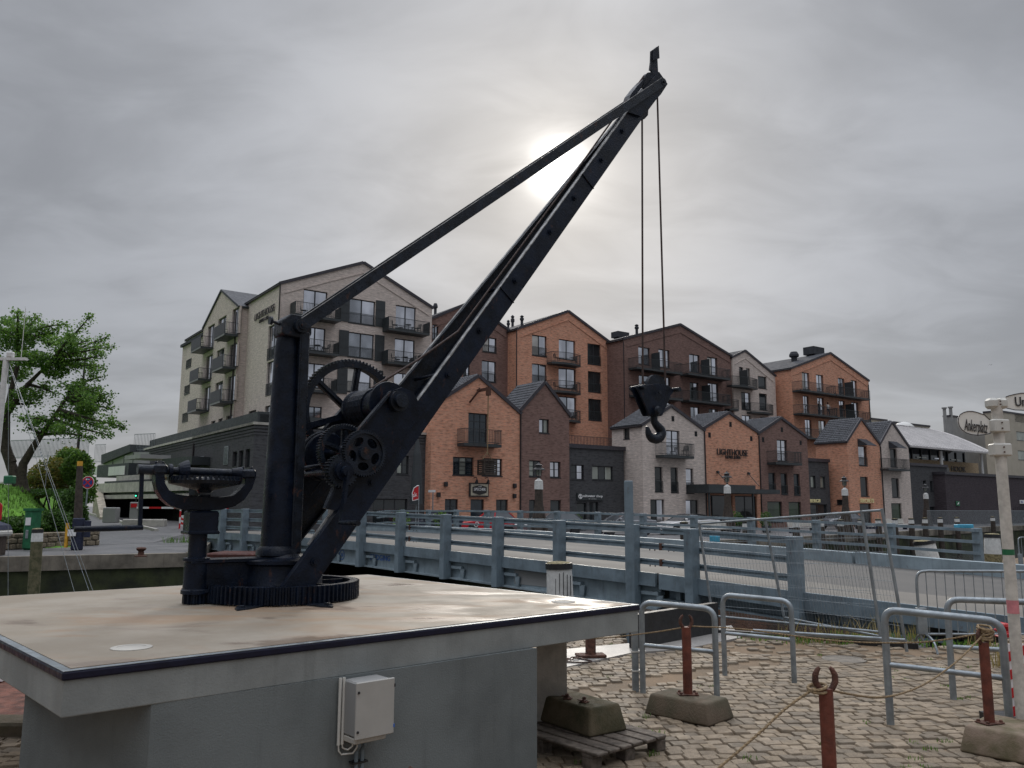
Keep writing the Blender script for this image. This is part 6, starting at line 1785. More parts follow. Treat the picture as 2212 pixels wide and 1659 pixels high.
sp_ = [ground(x, y) for x, y in ((1973, 1606), (2042, 1602), (1980, 1640), (1420, 1585), (1395, 1548), (2010, 1618), (1785, 1604), (1620, 1640), (1180, 1560), (1260, 1650), (1410, 1630))]
weeds('joint_grass', 'brighter green grass tufts growing round the concrete blocks', [(p.x, p.y, 0) for p in sp_], 16, .03, GRASSM, .06, 6, .004)
sp_ = [ground(x, y) for x, y in ((1835, 1384), (1880, 1380), (1920, 1377), (1960, 1384), (1700, 1383), (1745, 1388), (1800, 1388), (2120, 1398), (2160, 1405), (2060, 1398), (1860, 1376), (1660, 1380))]
weeds('edge_weeds', 'dry yellow weeds along the quay edge before the bridge', [(p.x, p.y, 0) for p in sp_[:8]], 22, .32, DRYG, .2, 7, .007)
weeds('edge_grass', 'green grass strip along the quay edge before the bridge', [(p.x+dx, p.y+.1, 0) for p in sp_ for dx in (-.2, .15)], 34, .07, GRASSM, .25, 8, .008)
weeds('edge_weeds', 'yellowing weeds behind the right hand rope post', [(ground(2150, 1440).x+.25*i, ground(2150, 1440).y, 0) for i in range(3)], 40, .26, DRYG, .2, 9, .008)

# corner at the left behind the platform
m = MB(); a, b = ground(-60, 1592), ground(74, 1588); m.bevbox((a.x, a.y, -.05), (b.x, a.y+.30, .10), .02); tag(m.build('kerb_stone', CONC_D), 'dark granite kerb stone at the lower left corner', 'kerb stone')
m = MB(); poly = [(-14, 6.2), (ground(74, 1588).x, ground(74, 1588).y+.35), (-4.0, 9.8), (-14, 9.6)]
m.add([(x, y, .004) for x, y in poly], [(0, 1, 2, 3)]); tag(m.build('red_brown_ground', mat('red_gravel', (.12, .045, .03), .9, 0, .5, 6, .7, 60)), kind='structure')
a = ground(18, 1470); m = MB(); m.bevbox((a.x-3.0, a.y-.1, .0), (a.x, a.y+1.4, .20), .02); rb_ = m.build('red_hatch', RED)
tag(rb_, 'low red steel hatch with white edge cut by the left edge', 'hatch')
m = MB(); m.box((a.x-3.0, a.y-.14, .02), (a.x+.02, a.y-.10, .07)); m.build('white_edge', WHITE, rb_)

# ------------------------------------------------------------------ platform
plat = thing('crane_platform', 'grey concrete platform with beige stained top carrying the crane', 'platform', (0, 0, 0))
def grow(P, d_):
    c_ = Vector((sum(p[0] for p in P)/len(P), sum(p[1] for p in P)/len(P))); out = []
    for i, p in enumerate(P):
        a, b = Vector(P[i-1]), Vector(P[(i+1) % len(P)]); p = Vector(p)
        n1 = (p-a).normalized(); n2 = (b-p).normalized(); k1 = Vector((n1.y, -n1.x)); k2 = Vector((n2.y, -n2.x))
        bs = (k1+k2).normalized(); out.append(tuple(p+bs*d_/max(.3, bs.dot(k1))))
    return out
m = MB(); m.prism(grow(Pc, -.012), .842, 1.0, 'z'); sb_ = m.build('slab', SLABP, plat)
bv = sb_.modifiers.new('bevel', 'BEVEL'); bv.width = .006; bv.segments = 2; bv.limit_method = 'ANGLE'
m = MB(); m.prism(Pc, .998, 1.036, 'z'); sb_ = m.build('edge_seal', EDGE, plat)
bv = sb_.modifiers.new('bevel', 'BEVEL'); bv.width = .008; bv.segments = 2; bv.limit_method = 'ANGLE'
m = MB(); m.prism(grow(Pc, -.004), 1.0365, 1.0385, 'z'); m.build('metal_trim', GALV, plat)
m = MB(); m.prism(grow(Pc, -.045), 1.036, 1.042, 'z'); m.build('platform_top', PTOP, plat)
m = MB(); m.prism(Bs, -.05, .843, 'z'); m.build('base_wall', WALLP, plat)
pl_ = ground(1225, 1500); 
m = MB(); a = Vector((.325, 6.80, 0)); m.box((-.118, -.12, 0), (.118, .12, .843)); o = m.build('support_pillar', mat('stained_pale_pillar', (.46, .43, .385), .85, 0, .25, 4, .4, 50, 0, .45), plat); o.location = a; o.rotation_euler = (0, 0, R(-4))
def topdisc(x, y, r, name='round_inlet'):
    p = ground(x, y, 1.042); m = MB(); m.lathe([(r, 0), (r, .004), (r*.72, .005), (r*.70, .002), (.01, .003)], 36); o = m.build(name, CONC_L, plat); o.location = (p.x, p.y, 1.0422); return o
topdisc(284, 1399, .098)
o = topdisc(1217, 1300, .09, 'square_inlet'); 
# power box on the wall
wx_ = (bB-bA); WL = wx_.length; wx_.normalize(); wn = Vector((wx_.y, -wx_.x, 0))
if wn.y > 0: wn = -wn
wang = math.atan2(wx_.y, wx_.x)
pb = thing('power_box', 'pale grey electrical box on the wall below the slab', 'electrical box', (bA.x, bA.y, 0), wang)
def wxz(x, y, off=0.0):
    q = onplane(x, y, bA+wn*off, wn)-bA; return q.dot(wx_), q.z+bA.z
x0, z1 = wxz(771, 1463, .16); x1, z0 = wxz(850, 1583, .16); z1 = min(z1, .835)
m = MB(); m.bevbox((x0+.01, -.145, z0+.005), (x1-.015, -.004, z1-.004), .008); m.build('housing', GREYC, pb)
m = MB(); m.bevbox((x0, -.163, z0), (x1, -.148, z1), .004); dr = m.build('door', mat('pale_box_door', (.37, .36, .335), .5, 0, .05), pb)
for z in (z0+.04, z1-.05): m = MB(); m.cyl((x0+.012, -.164, z), (x0+.012, -.168, z), .007, n=10); m.build('lock', BLACKP, dr)
for z, mm in ((z0+.04, BLUEL), (z1-.04, BLACKP)): m = MB(); m.box((x1-.004, -.165, z-.008), (x1+.003, -.14, z+.008)); m.build('hinge', mm, dr)
m = MB(); m.bevbox((x0+.01, -.135, z0-.028), (x1-.03, -.004, z0+.002), .004); m.build('cable_gland_plate', CONC_L, pb)
for k_, (x, y) in enumerate(((732.5, 1610), (740.5, 1608))):
    a, zz = wxz(x, y, .03); m = MB(); m.cyl((a, -.022, zz), (a, -.022, .842), .0085, n=10); m.build('conduit', WHITEB, pb)
    e = x0+.045+(1-k_)*.03
    dz_ = .05 if k_ == 0 else .028
    pts = [(a, -.022, zz+.005), (a+.003, -.022, zz-dz_*.6), (a+.02, -.022, zz-dz_), (e-.02, -.05, zz-dz_+.003), (e, -.06, zz-dz_*.3), (e, -.06, z0-.02)]
    m = MB(); m.tube(pts, .0045, 8); m.build('cable', WHITEB, pb)
for x in (x0+.085, x0+.122):
    m = MB(); m.tube([(x, -.06, z0-.02), (x, -.06, z0-.06), (x, -.035, z0-.09), (x, -.035, -.02)], .011, 10); m.cyl((x, -.06, z0-.05), (x, -.06, z0-.026), .015, n=10); m.build('pipe', BLUEST, pb)
m = MB(); m.box((x0+.06, -.05, z0-.155), (x0+.15, -.004, z0-.145)); m.build('pipe_clamp', BLACKP, pb)

# ------------------------------------------------------------------ the harbour crane
CA = R(37)
cp = ground(606, 1292, ZT); CRP = Vector((cp.x, cp.y, 1.042))
hV = Vector((math.cos(CA), math.sin(CA), 0)); wV = Vector((-math.sin(CA), math.cos(CA), 0))
crane = thing('harbour_crane', 'historic black iron hand crane with toothed slewing ring and long raking jib', 'crane', CRP, CA)
def CR(x, y, b=0.0):
    q = onplane(x, y, CRP+wV*b, wV)-CRP; return q.dot(hV), q.z
def cr3(x, y, b=0.0):
    a, z = CR(x, y, b); return Vector((a, b, z))
def gear_outline(R0, teeth, dep, fr=.5):
    pts = []
    for i in range(teeth):
        a = 2*PI*i/teeth; s_ = 2*PI/teeth
        for (f_, r_) in ((0, R0-dep), (.18, R0), (.46, R0), (.64, R0-dep)):
            pts.append((r_*math.cos(a+f_*s_), r_*math.sin(a+f_*s_)))
    return pts
def gear(name, M, R0, wd, teeth, dep, rim, m_=IRON2, spokes=6, hub=.06, spw=.05, hubw=None, parent=None, web=False, sa=0):
    """toothed wheel round the z axis of M, centred on z = 0"""
    mb = MB(); out = gear_outline(R0, teeth, dep); n = len(out); ri = R0-dep-rim
    inn = [(ri*math.cos(math.atan2(y, x)), ri*math.sin(math.atan2(y, x))) for x, y in out]
    vs = [(x, y, -wd/2) for x, y in out] + [(x, y, wd/2) for x, y in out] + [(x, y, -wd/2) for x, y in inn] + [(x, y, wd/2) for x, y in inn]
    fs = []
    for i in range(n):
        j = (i+1) % n
        fs += [(i, j, n+j, n+i), (2*n+i, 3*n+i, 3*n+j, 2*n+j), (n+i, n+j, 3*n+j, 3*n+i), (i, 2*n+i, 2*n+j, j)]
    mb.add(vs, fs, M)
    if web:
        outer = [(ri*1.01*math.cos(2*PI*i/40), ri*1.01*math.sin(2*PI*i/40)) for i in range(40)]
        holes = []
        for k_ in range(5):
            a0 = sa+2*PI*k_/5; c_ = (ri*.66*math.cos(a0), ri*.66*math.sin(a0)); hl_ = []
            for i in range(14):
                t = 2*PI*i/14; u, v = math.cos(t)*ri*.21, math.sin(t)*ri*.31
                hl_.append((c_[0]+u*math.cos(a0)-v*math.sin(a0), c_[1]+u*math.sin(a0)+v*math.cos(a0)))
            holes.append(hl_)
        loops = [[Vector((x, y, 0)) for x, y in l_] for l_ in [outer]+holes]; allp = outer+[p for h_ in holes for p in h_]
        tr = [tuple(t) for t in tessellate_polygon(loops)]
        t_ = wd*.28
        for z in (-t_, t_): mb.add([(x, y, z) for x, y in allp], tr, M)
        for h_ in holes:
            k_ = len(h_); mb.add([(x, y, -t_) for x, y in h_]+[(x, y, t_) for x, y in h_], [(i, (i+1) % k_, k_+(i+1) % k_, k_+i) for i in range(k_)], M)
    else:
        for k_ in range(spokes):
            a = sa+2*PI*k_/spokes
            mb.box((hub*.6, -spw/2, -wd*.22), (ri+.012, spw/2, wd*.22), M @ Matrix.Rotation(a, 4, 'Z'))
            mb.box((hub*.6, -.010, -wd*.42), (ri+.008, .010, wd*.42), M @ Matrix.Rotation(a, 4, 'Z'))
    hw_ = hubw or wd*.8
    mb.lathe([(hub, -hw_), (hub*1.05, -hw_*.6), (hub*1.05, hw_*.6), (hub, hw_)], 20, M)
    return mb.build(name, m_, parent or crane)
AX = lambda a, b, z: Matrix.Translation((a, b, z)) @ Matrix.Rotation(PI/2, 4, 'X')     # wheel axis along the crane's cross direction
# slewing ring
gear('slewing_ring', Matrix.Translation((0, 0, .072)), .60, .125, 92, .018, .055, IRON, spokes=6, hub=.2, spw=.06)
m = MB()
for (x, y) in ((480, 1329), (752, 1319)):
    q = ground(x, y, 1.042)-CRP; aa = math.atan2(q.y, q.x)-CA
    for a_ in (aa, aa+PI): 
        M = Matrix.Rotation(a_, 4, 'Z'); m.prism([(.50, -.10), (.74, -.05), (.82, 0), (.74, .05), (.50, .10)], .0, .012, 'z', M); m.lathe([(.022, .012), (.022, .028), (.01, .03)], 6, M @ Matrix.Translation((.74, 0, 0)))
m.build('foot_plate', IRON2, crane)
m = MB(); m.lathe([(.33, .01), (.34, .06), (.315, .09), (.305, .26), (.335, .275), (.335, .30), (.17, .315), (.15, .34)], 40); m.build('turntable_boss', IRON, crane, smooth=True)
# bracket towards the slewing pinion
m = MB(); m.bevbox((-.70, -.085, .10), (-.12, .085, .30), .012); m.box((-.72, -.11, .295), (-.1, .11, .318)); m.box((-.72, -.11, .085), (-.1, .11, .105))
m.build('bracket_beam', IRON, crane)
m = MB(); m.lathe([(.10, .075), (.10, .10), (.088, .11), (.085, .30), (.098, .31), (.098, .33), (.066, .335), (.064, .50), (.066, .565)], 24, Matrix.Translation((-.66, -.02, 0))); m.build('pinion_column', IRON, crane, smooth=True)
gear('slewing_pinion', Matrix.Translation((-.66, -.02, .06)), .085, .11, 12, .018, .02, IRON, spokes=0, hub=.06)
# bearing box and yoke above it
a0, z1 = CR(404, 1103, -.02); a1, z0 = CR(463, 1151, -.02)
m = MB(); m.bevbox((a0, -.11, z0), (a1, .07, z1), .012); m.bevbox((a0-.01, -.12, z0-.005), (a1+.01, .08, z0+.02), .006); m.build('bearing_box', IRON, crane)
m = MB(); m.lathe([(.050, z1-.01), (.044, CR(437, 1068, -.02)[1])], 16, Matrix.Translation((-.66+.03, -.02, 0))); m.build('vertical_shaft', IRON, crane, smooth=True)
yo = [(225, 300), (228, 440), (255, 560), (330, 690), (450, 790), (620, 845), (900, 860), (1180, 850), (1380, 800), (1530, 700), (1640, 540), (1690, 400), (1700, 330)]
yi = [(1545, 330), (1540, 470), (1470, 560), (1370, 640), (1180, 665), (900, 650), (700, 645), (520, 615), (430, 560), (370, 460), (360, 300)]
poly = [CR(*px('E', *p), -.02) for p in yo+yi]
m = MB(); m.prism(poly, -.075, .035); yk = m.build('yoke', IRON, crane)
bv = yk.modifiers.new('bevel', 'BEVEL'); bv.width = .014; bv.segments = 3; bv.limit_method = 'ANGLE'; bv.angle_limit = R(50)
for (x0_, y0_, x1_, y1_, nm) in ((222, 172, 402, 335, 0), (1505, 250, 1698, 400, 1)):
    a0, z1 = CR(*px('E', x0_, y0_), -.02); a1, z0 = CR(*px('E', x1_, y1_), -.02)
    m = MB(); m.bevbox((a0, -.085, z0), (a1, .045, z1), .016)
    for bx in (a0+.02, a1-.02): m.lathe([(.010, 0), (.010, .016), (.005, .02)], 6, Matrix.Translation((bx, -.02, z1)))
    m.build('bearing', IRON2, crane)
pS0 = cr3(*px('E', 60, 258), -.02); pS1 = cr3(*px('E', 1690, 322), -.02)
m = MB(); m.tube([pS0, pS1], .030, 14); m.build('slewing_shaft', IRON2, crane, smooth=True)
ux = (pS1-pS0).normalized()
def along(x): return pS0.lerp(pS1, (x-60)/1630)
for (xa, xb, ra, rb_) in ((1350, 1500, .035, .05), (560, 600, .05, .065), (600, 690, .065, .085), (420, 470, .05, .05)):
    m = MB(); m.tube([along(xa), along(xb)], [ra, rb_], 18); m.build('shaft_collar', IRON, crane)
# crown wheel
a_c, z_c = CR(*px('E', 975, 400), -.02)
R_c = (CR(*px('E', 1500, 400), -.02)[0]-CR(*px('E', 450, 400), -.02)[0])/2
a_c = (CR(*px('E', 1500, 400), -.02)[0]+CR(*px('E', 450, 400), -.02)[0])/2
zh = CR(*px('E', 970, 560), -.02)[1]
m = MB(); m.lathe([(.045, zh-.02), (.06, zh), (R_c*.55, z_c-.06), (R_c*.97, z_c-.035), (R_c, z_c-.01), (R_c*.96, z_c+.0), (R_c*.80, z_c+.012), (R_c*.78, z_c-.012), (R_c*.2, z_c-.03)], 48, Matrix.Translation((a_c, -.02, 0)))
for k_ in range(44):
    M = Matrix.Translation((a_c, -.02, z_c)) @ Matrix.Rotation(2*PI*k_/44, 4, 'Z'); m.box((R_c*.80, -.009, -.012), (R_c*1.01, .009, .020), M)
m.build('crown_wheel', IRON2, crane)
# slewing crank
p_h = cr3(313, 1014, -.02)
m = MB(); m.tube([p_h-ux*.05, p_h+ux*.06], .036, 16); m.build('crank_hub', IRON2, crane)
pe = cr3(302, 1139, -.02); m = MB(); m.bar(p_h-ux*.02, pe, .028, .020); ck = m.build('slewing_crank', IRON, crane)
ph2 = cr3(160, 1143, -.02); m = MB(); m.tube([pe+Vector((.02, 0, 0)), pe.lerp(ph2, .5), ph2], [.018, .021, .020], 14); m.build('handle', IRON, ck, smooth=True)
# mast
zm = CR(620, 722, 0)[1]
m = MB(); m.lathe([(.17, .33), (.165, .37), (.135, .40), (.128, .9), (.098, zm-.12), (.085, zm-.03), (.095, zm-.02), (.095, zm+.02)], 32, Matrix.Translation((-.03, .02, 0))); m.build('mast', IRON, crane, smooth=True)
m = MB(); m.bevbox((.025, -.115, .34), (.108, -.01, zm+.02), .010); m.box((.035, -.122, .36), (.045, -.117, zm-.02)); m.build('mast_strut', BLUEST if False else IRON2, crane)
hz0 = CR(616, 728, -.02)[1]; hz1 = CR(616, 681, -.02)[1]
m = MB(); m.prism([(-.125, hz0+.02), (-.10, hz0), (.10, hz0-.01), (.13, hz0+.04), (.12, hz1-.02), (.07, hz1), (-.06, hz1+.004), (-.12, hz1-.05)], -.10, .10); hd = m.build('mast_head', IRON2, crane)
bv = hd.modifiers.new('bevel', 'BEVEL'); bv.width = .015; bv.segments = 3; bv.limit_method = 'ANGLE'
pT = cr3(650, 704, -.12)
m = MB(); m.tube([pT+Vector((0, -.035, 0)), pT+Vector((0, .28, 0))], .058, 20); m.tube([pT+Vector((0, -.05, 0)), pT+Vector((0, -.03, 0))], .034, 14); m.tube([pT+Vector((0, -.06, 0)), pT+Vector((0, -.05, 0))], .020, 6); m.build('tie_pin', IRON2, crane)
q1, q2 = cr3(585, 692, -.03), cr3(612, 703, -.03); m = MB(); m.tube([q1, q2], .013, 8); m.tube([q1-Vector((.012, 0, 0)), q1+Vector((.010, 0, 0))], .034, 12); m.build('stop_bolt', IRON2, crane)
# jib
J0, J1 = Vector((-.277, 0, 0)), Vector((4.01, 0, 5.40))
ju = (J1-J0).normalized(); jv = Vector((ju.z, 0, -ju.x))
def JP(z, side, dn=0.0, extra=0.0):
    t = z/5.40; s_ = .478-.435*t
    return J0.lerp(J1, t) + jv*dn + Vector((0, side*(max(.045, s_)+extra), 0))
def jib_channel(side):
    m = MB(); zs = [.06 + (5.78-.06)*i/16 for i in range(17)]; D_, fl, tk = .20, .065, .012
    for a, b in zip(zs, zs[1:]):
        A, B = JP(a, side), JP(b, side); A2, B2 = JP(a, side, D_), JP(b, side, D_); iv = Vector((0, -side*fl, 0)); it = Vector((0, -side*tk, 0))
        def slab(p, q, r, s_, off):
            vs = [p, q, r, s_, p+off, q+off, r+off, s_+off]; m.add(vs, [(0, 1, 2, 3), (7, 6, 5, 4), (0, 4, 5, 1), (1, 5, 6, 2), (2, 6, 7, 3), (3, 7, 4, 0)])
        slab(A, B, B2, A2, it)
        slab(A+it, B+it, B+iv, A+iv, jv*tk); slab(A2+it-jv*tk, B2+it-jv*tk, B2+iv-jv*tk, A2+iv-jv*tk, jv*tk)
    c = m.build('jib_channel', IRON2 if side > 0 else IRON, crane)
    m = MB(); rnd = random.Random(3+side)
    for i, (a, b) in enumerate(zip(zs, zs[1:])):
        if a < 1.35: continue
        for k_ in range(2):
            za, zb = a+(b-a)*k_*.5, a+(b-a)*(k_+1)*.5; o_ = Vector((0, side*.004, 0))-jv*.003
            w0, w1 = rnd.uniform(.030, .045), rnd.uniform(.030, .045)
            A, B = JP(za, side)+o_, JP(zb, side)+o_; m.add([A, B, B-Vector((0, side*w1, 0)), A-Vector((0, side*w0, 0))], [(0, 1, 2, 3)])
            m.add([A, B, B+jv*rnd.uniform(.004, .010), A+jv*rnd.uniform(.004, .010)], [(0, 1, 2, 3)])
    m.build('edge_sheen', IRON3, c)  # pale strips paint the sky reflection along the flange top
    return c
jn, jf = jib_channel(-1), jib_channel(1)
for i, z in enumerate((.35, .95, 1.9, 2.35, 2.9, 3.5, 3.95, 4.5, 4.95, 5.35)):
    m = MB(); p = JP(z, -1, .085); m.tube([p+Vector((0, .0, 0)), p+Vector((0, -.012, 0))], .030, 12); m.tube([p+Vector((0, -.012, 0)), p+Vector((0, -.03, 0))], .018, 6); m.build('bolt', IRON, jn)
for z in (1.95, 2.9, 3.9, 4.8):
    m = MB(); m.tube([JP(z, -1, .10, -.01), JP(z, 1, .10, -.01)], .016, 10); m.build('spacer_rod', IRON, crane)
for z in (2.75, 4.2):
    m = MB(); p, q = JP(z, -1, -.004, .004), JP(z, -1, .205, .004); m.bar(p, q, .016, .004, ju); m.build('splice_strap', IRON2, jn)
# jib head
tip = cr3(1419, 183, 0)
hp_ = [CR(*px('8t', *p), -.06) for p in ((1160, 520), (1255, 655), (1180, 770), (1060, 900), (960, 1010), (815, 965), (870, 830), (960, 750))]
m = MB(); m.prism(hp_, -.085, -.06); m.prism(hp_, .06, .085); hd = m.build('jib_head', IRON, crane)
m = MB(); tp = cr3(*px('8t', 1160, 660), 0); m.tube([tp+Vector((0, -.105, 0)), tp+Vector((0, .105, 0))], .045, 20); m.tube([tp+Vector((0, -.12, 0)), tp+Vector((0, .12, 0))], .014, 8); m.build('head_pin', IRON2, crane)
def sheave(c, r, wd, name, par=None):
    m = MB(); m.lathe([(.02, -wd), (r*.5, -wd*.6), (r*.8, -wd*.8), (r, -wd), (r*.86, 0), (r, wd), (r*.8, wd*.8), (r*.5, wd*.6), (.02, wd)], 32, AX(*c)); return m.build(name, IRON2, par or crane, smooth=True)
ra = cr3(1420, 215, 0); la = cr3(1387, 250, 0)
sc = Vector((ra.x-.115, 0, tp.z-.01)); sheave(tuple(sc), .118, .022, 'head_sheave')
m = MB(); hood = [CR(*px('8t', *p), 0) for p in ((805, 860), (830, 780), (900, 690), (965, 620), (1010, 592), (1090, 555), (1100, 575), (1020, 615), (975, 655), (930, 720), (870, 800), (830, 865))]
m.prism(hood, -.05, .05); hood2 = [CR(*px('8t', *p), 0) for p in ((985, 620), (1085, 570), (1060, 640), (985, 730), (960, 700))]; m.prism(hood2, -.055, -.035); m.build('rope_guard', IRON, crane)
fin = [CR(*px('8t', *p), 0) for p in ((1085, 285), (1145, 240), (1160, 520), (1130, 560), (1090, 550), (1088, 500), (1070, 495), (1082, 400))]
m = MB(); m.prism(fin, -.012, .012); m.prism([fin[0], fin[1], ((fin[1][0]+fin[2][0])/2, (fin[1][1]+fin[2][1])/2), ((fin[0][0]+fin[7][0])/2-.0, fin[7][1])], -.045, -.033); m.build('head_plate', IRON, crane)
cl = [CR(*px('8t', *p), 0) for p in ((960, 990), (1040, 940), (1035, 1000), (1000, 1040), (975, 1045))]
m = MB(); m.prism(cl, -.03, .03); m.build('rope_clevis', IRON, crane)
# tie bars
for s_ in (-1, 1):
    A, B = Vector((pT.x, s_*.115, pT.z)), Vector((tp.x, s_*.092, tp.z+.005))
    m = MB(); m.bar(A, B, .018, .095); tb = m.build('tie_bar', IRON2, crane)
    m = MB(); dd = (B-A).normalized(); nn = Vector((-dd.z, 0, dd.x)); m.bar(A+nn*.049, B+nn*.049, .022, .004); m.build('edge_sheen', IRON3, tb)  # painted sheen along the top edge of the bar
# winch
GA_ = (.75, 1.54)
gear('hoist_gear', AX(GA_[0], .43, GA_[1]), .485, .085, 84, .020, .055, IRON2, spokes=6, hub=.075, spw=.055, sa=R(22))
m = MB(); m.tube([(GA_[0], .50, GA_[1]), (GA_[0], -.50, GA_[1]+.03)], .038, 16); m.build('drum_shaft', IRON, crane)
m = MB()
m.lathe([(.10, -.30), (.185, -.30), (.19, -.285), (.185, -.27), (.145, -.25), (.142, .22), (.17, .24), (.172, .26), (.10, .26)], 40, Matrix.Translation((GA_[0], 0, GA_[1]+.012)) @ Matrix.Rotation(-PI/2, 4, 'X'))
dm_ = m.build('rope_drum', IRON, crane, smooth=True)
for k_ in range(16):
    if k_ > 9: break
    b = .18-.028*k_; m = MB(); m.tube([(GA_[0]+.152*math.cos(t), b+.014*t/PI, GA_[1]+.012+.152*math.sin(t)) for t in [2*PI*i/20 for i in range(20)]], .011, 6, closed=True); m.build('rope_turn', IRON2, dm_)
hb_ = cr3(869, 868, -.50)
m = MB(); m.tube([(GA_[0]+.0, -.40, GA_[1]+.02), (GA_[0], -.47, GA_[1]+.02)], .085, 24); m.tube([(GA_[0], -.47, GA_[1]+.02), (GA_[0], -.51, GA_[1]+.02)], .055, 20); m.build('bearing', IRON2, crane)
# winch side frames, standing off the jib channels
def frame(b, nm):
    pts = [(700, 1098), (775, 925), (842, 846), (868, 836), (892, 846), (905, 872), (930, 870), (880, 935), (830, 1010), (770, 1085), (745, 1105)]
    poly = [CR(x, y, -.40) for x, y in pts]
    m = MB(); m.prism(poly, b-.012, b+.012); f_ = m.build('winch_frame', IRON, crane)
    m = MB()
    e = [poly[0], poly[1], poly[2]]
    for p, q in zip(e, e[1:]): m.bar((p[0], b-.02, p[1]), (q[0], b-.02, q[1]), .055, .018)
    m.build('frame_flange', IRON2, f_); return f_
frame(-.395, 'near'); frame(.36, 'far')
g2 = CR(785.2, 979, -.47); gear('hole_gear', AX(g2[0], -.47, g2[1]), .185, .055, 54, .014, .016, IRON2, hub=.05, hubw=.05, web=True, sa=R(50))
g3 = CR(742, 975, -.20); gear('back_gear', AX(g3[0], -.20, g3[1]), .225, .06, 60, .014, .03, IRON2, spokes=5, hub=.05, spw=.05, sa=.3)
g4 = CR(739.5, 1018, -.47); gear('crank_pinion', AX(g4[0], -.44, g4[1]), .130, .085, 30, .015, .03, IRON2, spokes=0, hub=.085, hubw=.05)
m = MB(); m.tube([(g4[0], -.47, g4[1]), (g4[0], -.52, g4[1])], [.078, .072], 26); m.tube([(g4[0], -.52, g4[1]), (g4[0], -.56, g4[1])], [.035, .03], 16); m.build('pinion_hub', IRON, crane)
m = MB(); m.tube([(g4[0], -.52, g4[1]), (g4[0], .45, g4[1])], .028, 12); m.tube([(g2[0], -.50, g2[1]), (g2[0], .42, g2[1])], .028, 12); m.tube([(g3[0], -.26, g3[1]), (g3[0], .40, g3[1])], .026, 12); m.build('gear_shaft', IRON, crane)
g5 = CR(702, 985, .18); m = MB(); m.lathe([(.03, -.05), (.19, -.055), (.20, -.045), (.185, -.03), (.185, .03), (.20, .045), (.19, .055), (.03, .05)], 40, AX(g5[0], .18, g5[1])); m.build('brake_drum', IRON, crane, smooth=True)
m = MB(); m.tube([(g5[0]+.206*math.cos(t), .18, g5[1]+.206*math.sin(t)) for t in [PI*.25+PI*1.2*i/18 for i in range(19)]], .012, 6); p, q = cr3(648, 1012, -.1), cr3(720, 1000, -.1); m.tube([p, q], .014, 8); m.build('brake_band', IRON2, crane)
p, q = cr3(700, 1010, -.3), cr3(590, 950, .1); 
p, q = cr3(542+98, 650.6+.2206*1250, .3), cr3(745, 650.6+.2206*1120, .3); m = MB(); m.bar(p, q, .02, .05); m.build('frame_stay', IRON, crane)
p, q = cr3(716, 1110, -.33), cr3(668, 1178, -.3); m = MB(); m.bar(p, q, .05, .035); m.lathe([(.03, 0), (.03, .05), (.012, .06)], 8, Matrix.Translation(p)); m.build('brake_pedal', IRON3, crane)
# hoisting crank
c0 = Vector((g4[0], -.56, g4[1])); c1 = cr3(737, 1128, -.58)
m = MB(); m.bar(c0, c1, .022, .05); m.tube([c0+Vector((0, -.02, 0)), c0+Vector((0, .03, 0))], .042, 16); ck = m.build('hoisting_crank', IRON, crane)
m = MB(); m.tube([c1+Vector((0, .02, 0)), c1+Vector((0, -.10, 0)), c1+Vector((0, -.28, 0.0))], [.016, .019, .021], 14); m.build('handle', IRON2, ck, smooth=True)
# hoist rope
mid = (JP(2.35, -1, .03)+JP(2.35, 1, .03))/2
dt = Vector((GA_[0]-.05, -.05, GA_[1]+.165)); m = MB(); m.tube([dt, dt.lerp(mid, .5)-Vector((0, 0, .02)), mid], .011, 8); en = Vector((sc.x-.11, 0, sc.z+.05)); m.tube([mid, mid.lerp(en, .5)-Vector((0, 0, .03)), en], .010, 8); m.build('hoist_rope', ROPE_S, crane)
# falls, block and hook
rb1, rb2 = cr3(1388.5, 840, 0), cr3(1437.5, 836, 0)
m = MB(); m.tube([la, rb1], .011, 8); m.tube([Vector((ra.x, 0, sc.z)), rb2], .011, 8); m.build('fall_rope', ROPE_S, crane)
hk = thing('hook_block', 'heavy black hook block hanging on two ropes from the jib head', 'hook', CRP, CA)
bc = cr3(*px('4', 580, 640), 0); hr = abs(CR(*px('4', 672, 640), 0)[0]-CR(*px('4', 488, 640), 0)[0])/2
sheave((bc.x, 0, bc.z-.02), hr*.92, .022, 'sheave', hk)
bodyp = [CR(*px('4', *p), -.05) for p in ((415, 632), (470, 628), (580, 612), (690, 628), (738, 665), (735, 690), (712, 720), (640, 893), (628, 900), (525, 895), (515, 880), (432, 690), (415, 665))]
m = MB()
for b in (-.055, .033): m.prism(bodyp, b, b+.022)
inn = [CR(*px('4', *p), -.05) for p in ((540, 800), (625, 800), (625, 898), (535, 896))]
m.prism(inn, -.055, .055); bb = m.build('block_cheek', IRON, hk)
bv = bb.modifiers.new('bevel', 'BEVEL'); bv.width = .01; bv.segments = 2; bv.limit_method = 'ANGLE'
for (x, y) in ((425, 650), (728, 672)): 
    p = cr3(*px('4', x, y), 0); m = MB(); m.tube([p+Vector((0, -.11, 0)), p+Vector((0, .11, 0))], .026, 12); m.build('tie_bolt', IRON2, hk)
p = cr3(*px('4', 600, 850), -.09); m = MB(); m.tube([p, p+Vector((0, -.03, 0))], [.05, .035], 16); m.build('swivel_boss', IRON2, hk)
p = cr3(*px('4', 615, 690), -.09); m = MB(); m.tube([p, p+Vector((0, -.012, 0))], .022, 14); m.build('pin_plate', IRON2, hk)
hpts = [(565, 890), (566, 930), (572, 955), (592, 985), (618, 1015), (628, 1050), (612, 1085), (580, 1100), (545, 1092), (522, 1065), (512, 1030), (505, 1005), (500, 990)]
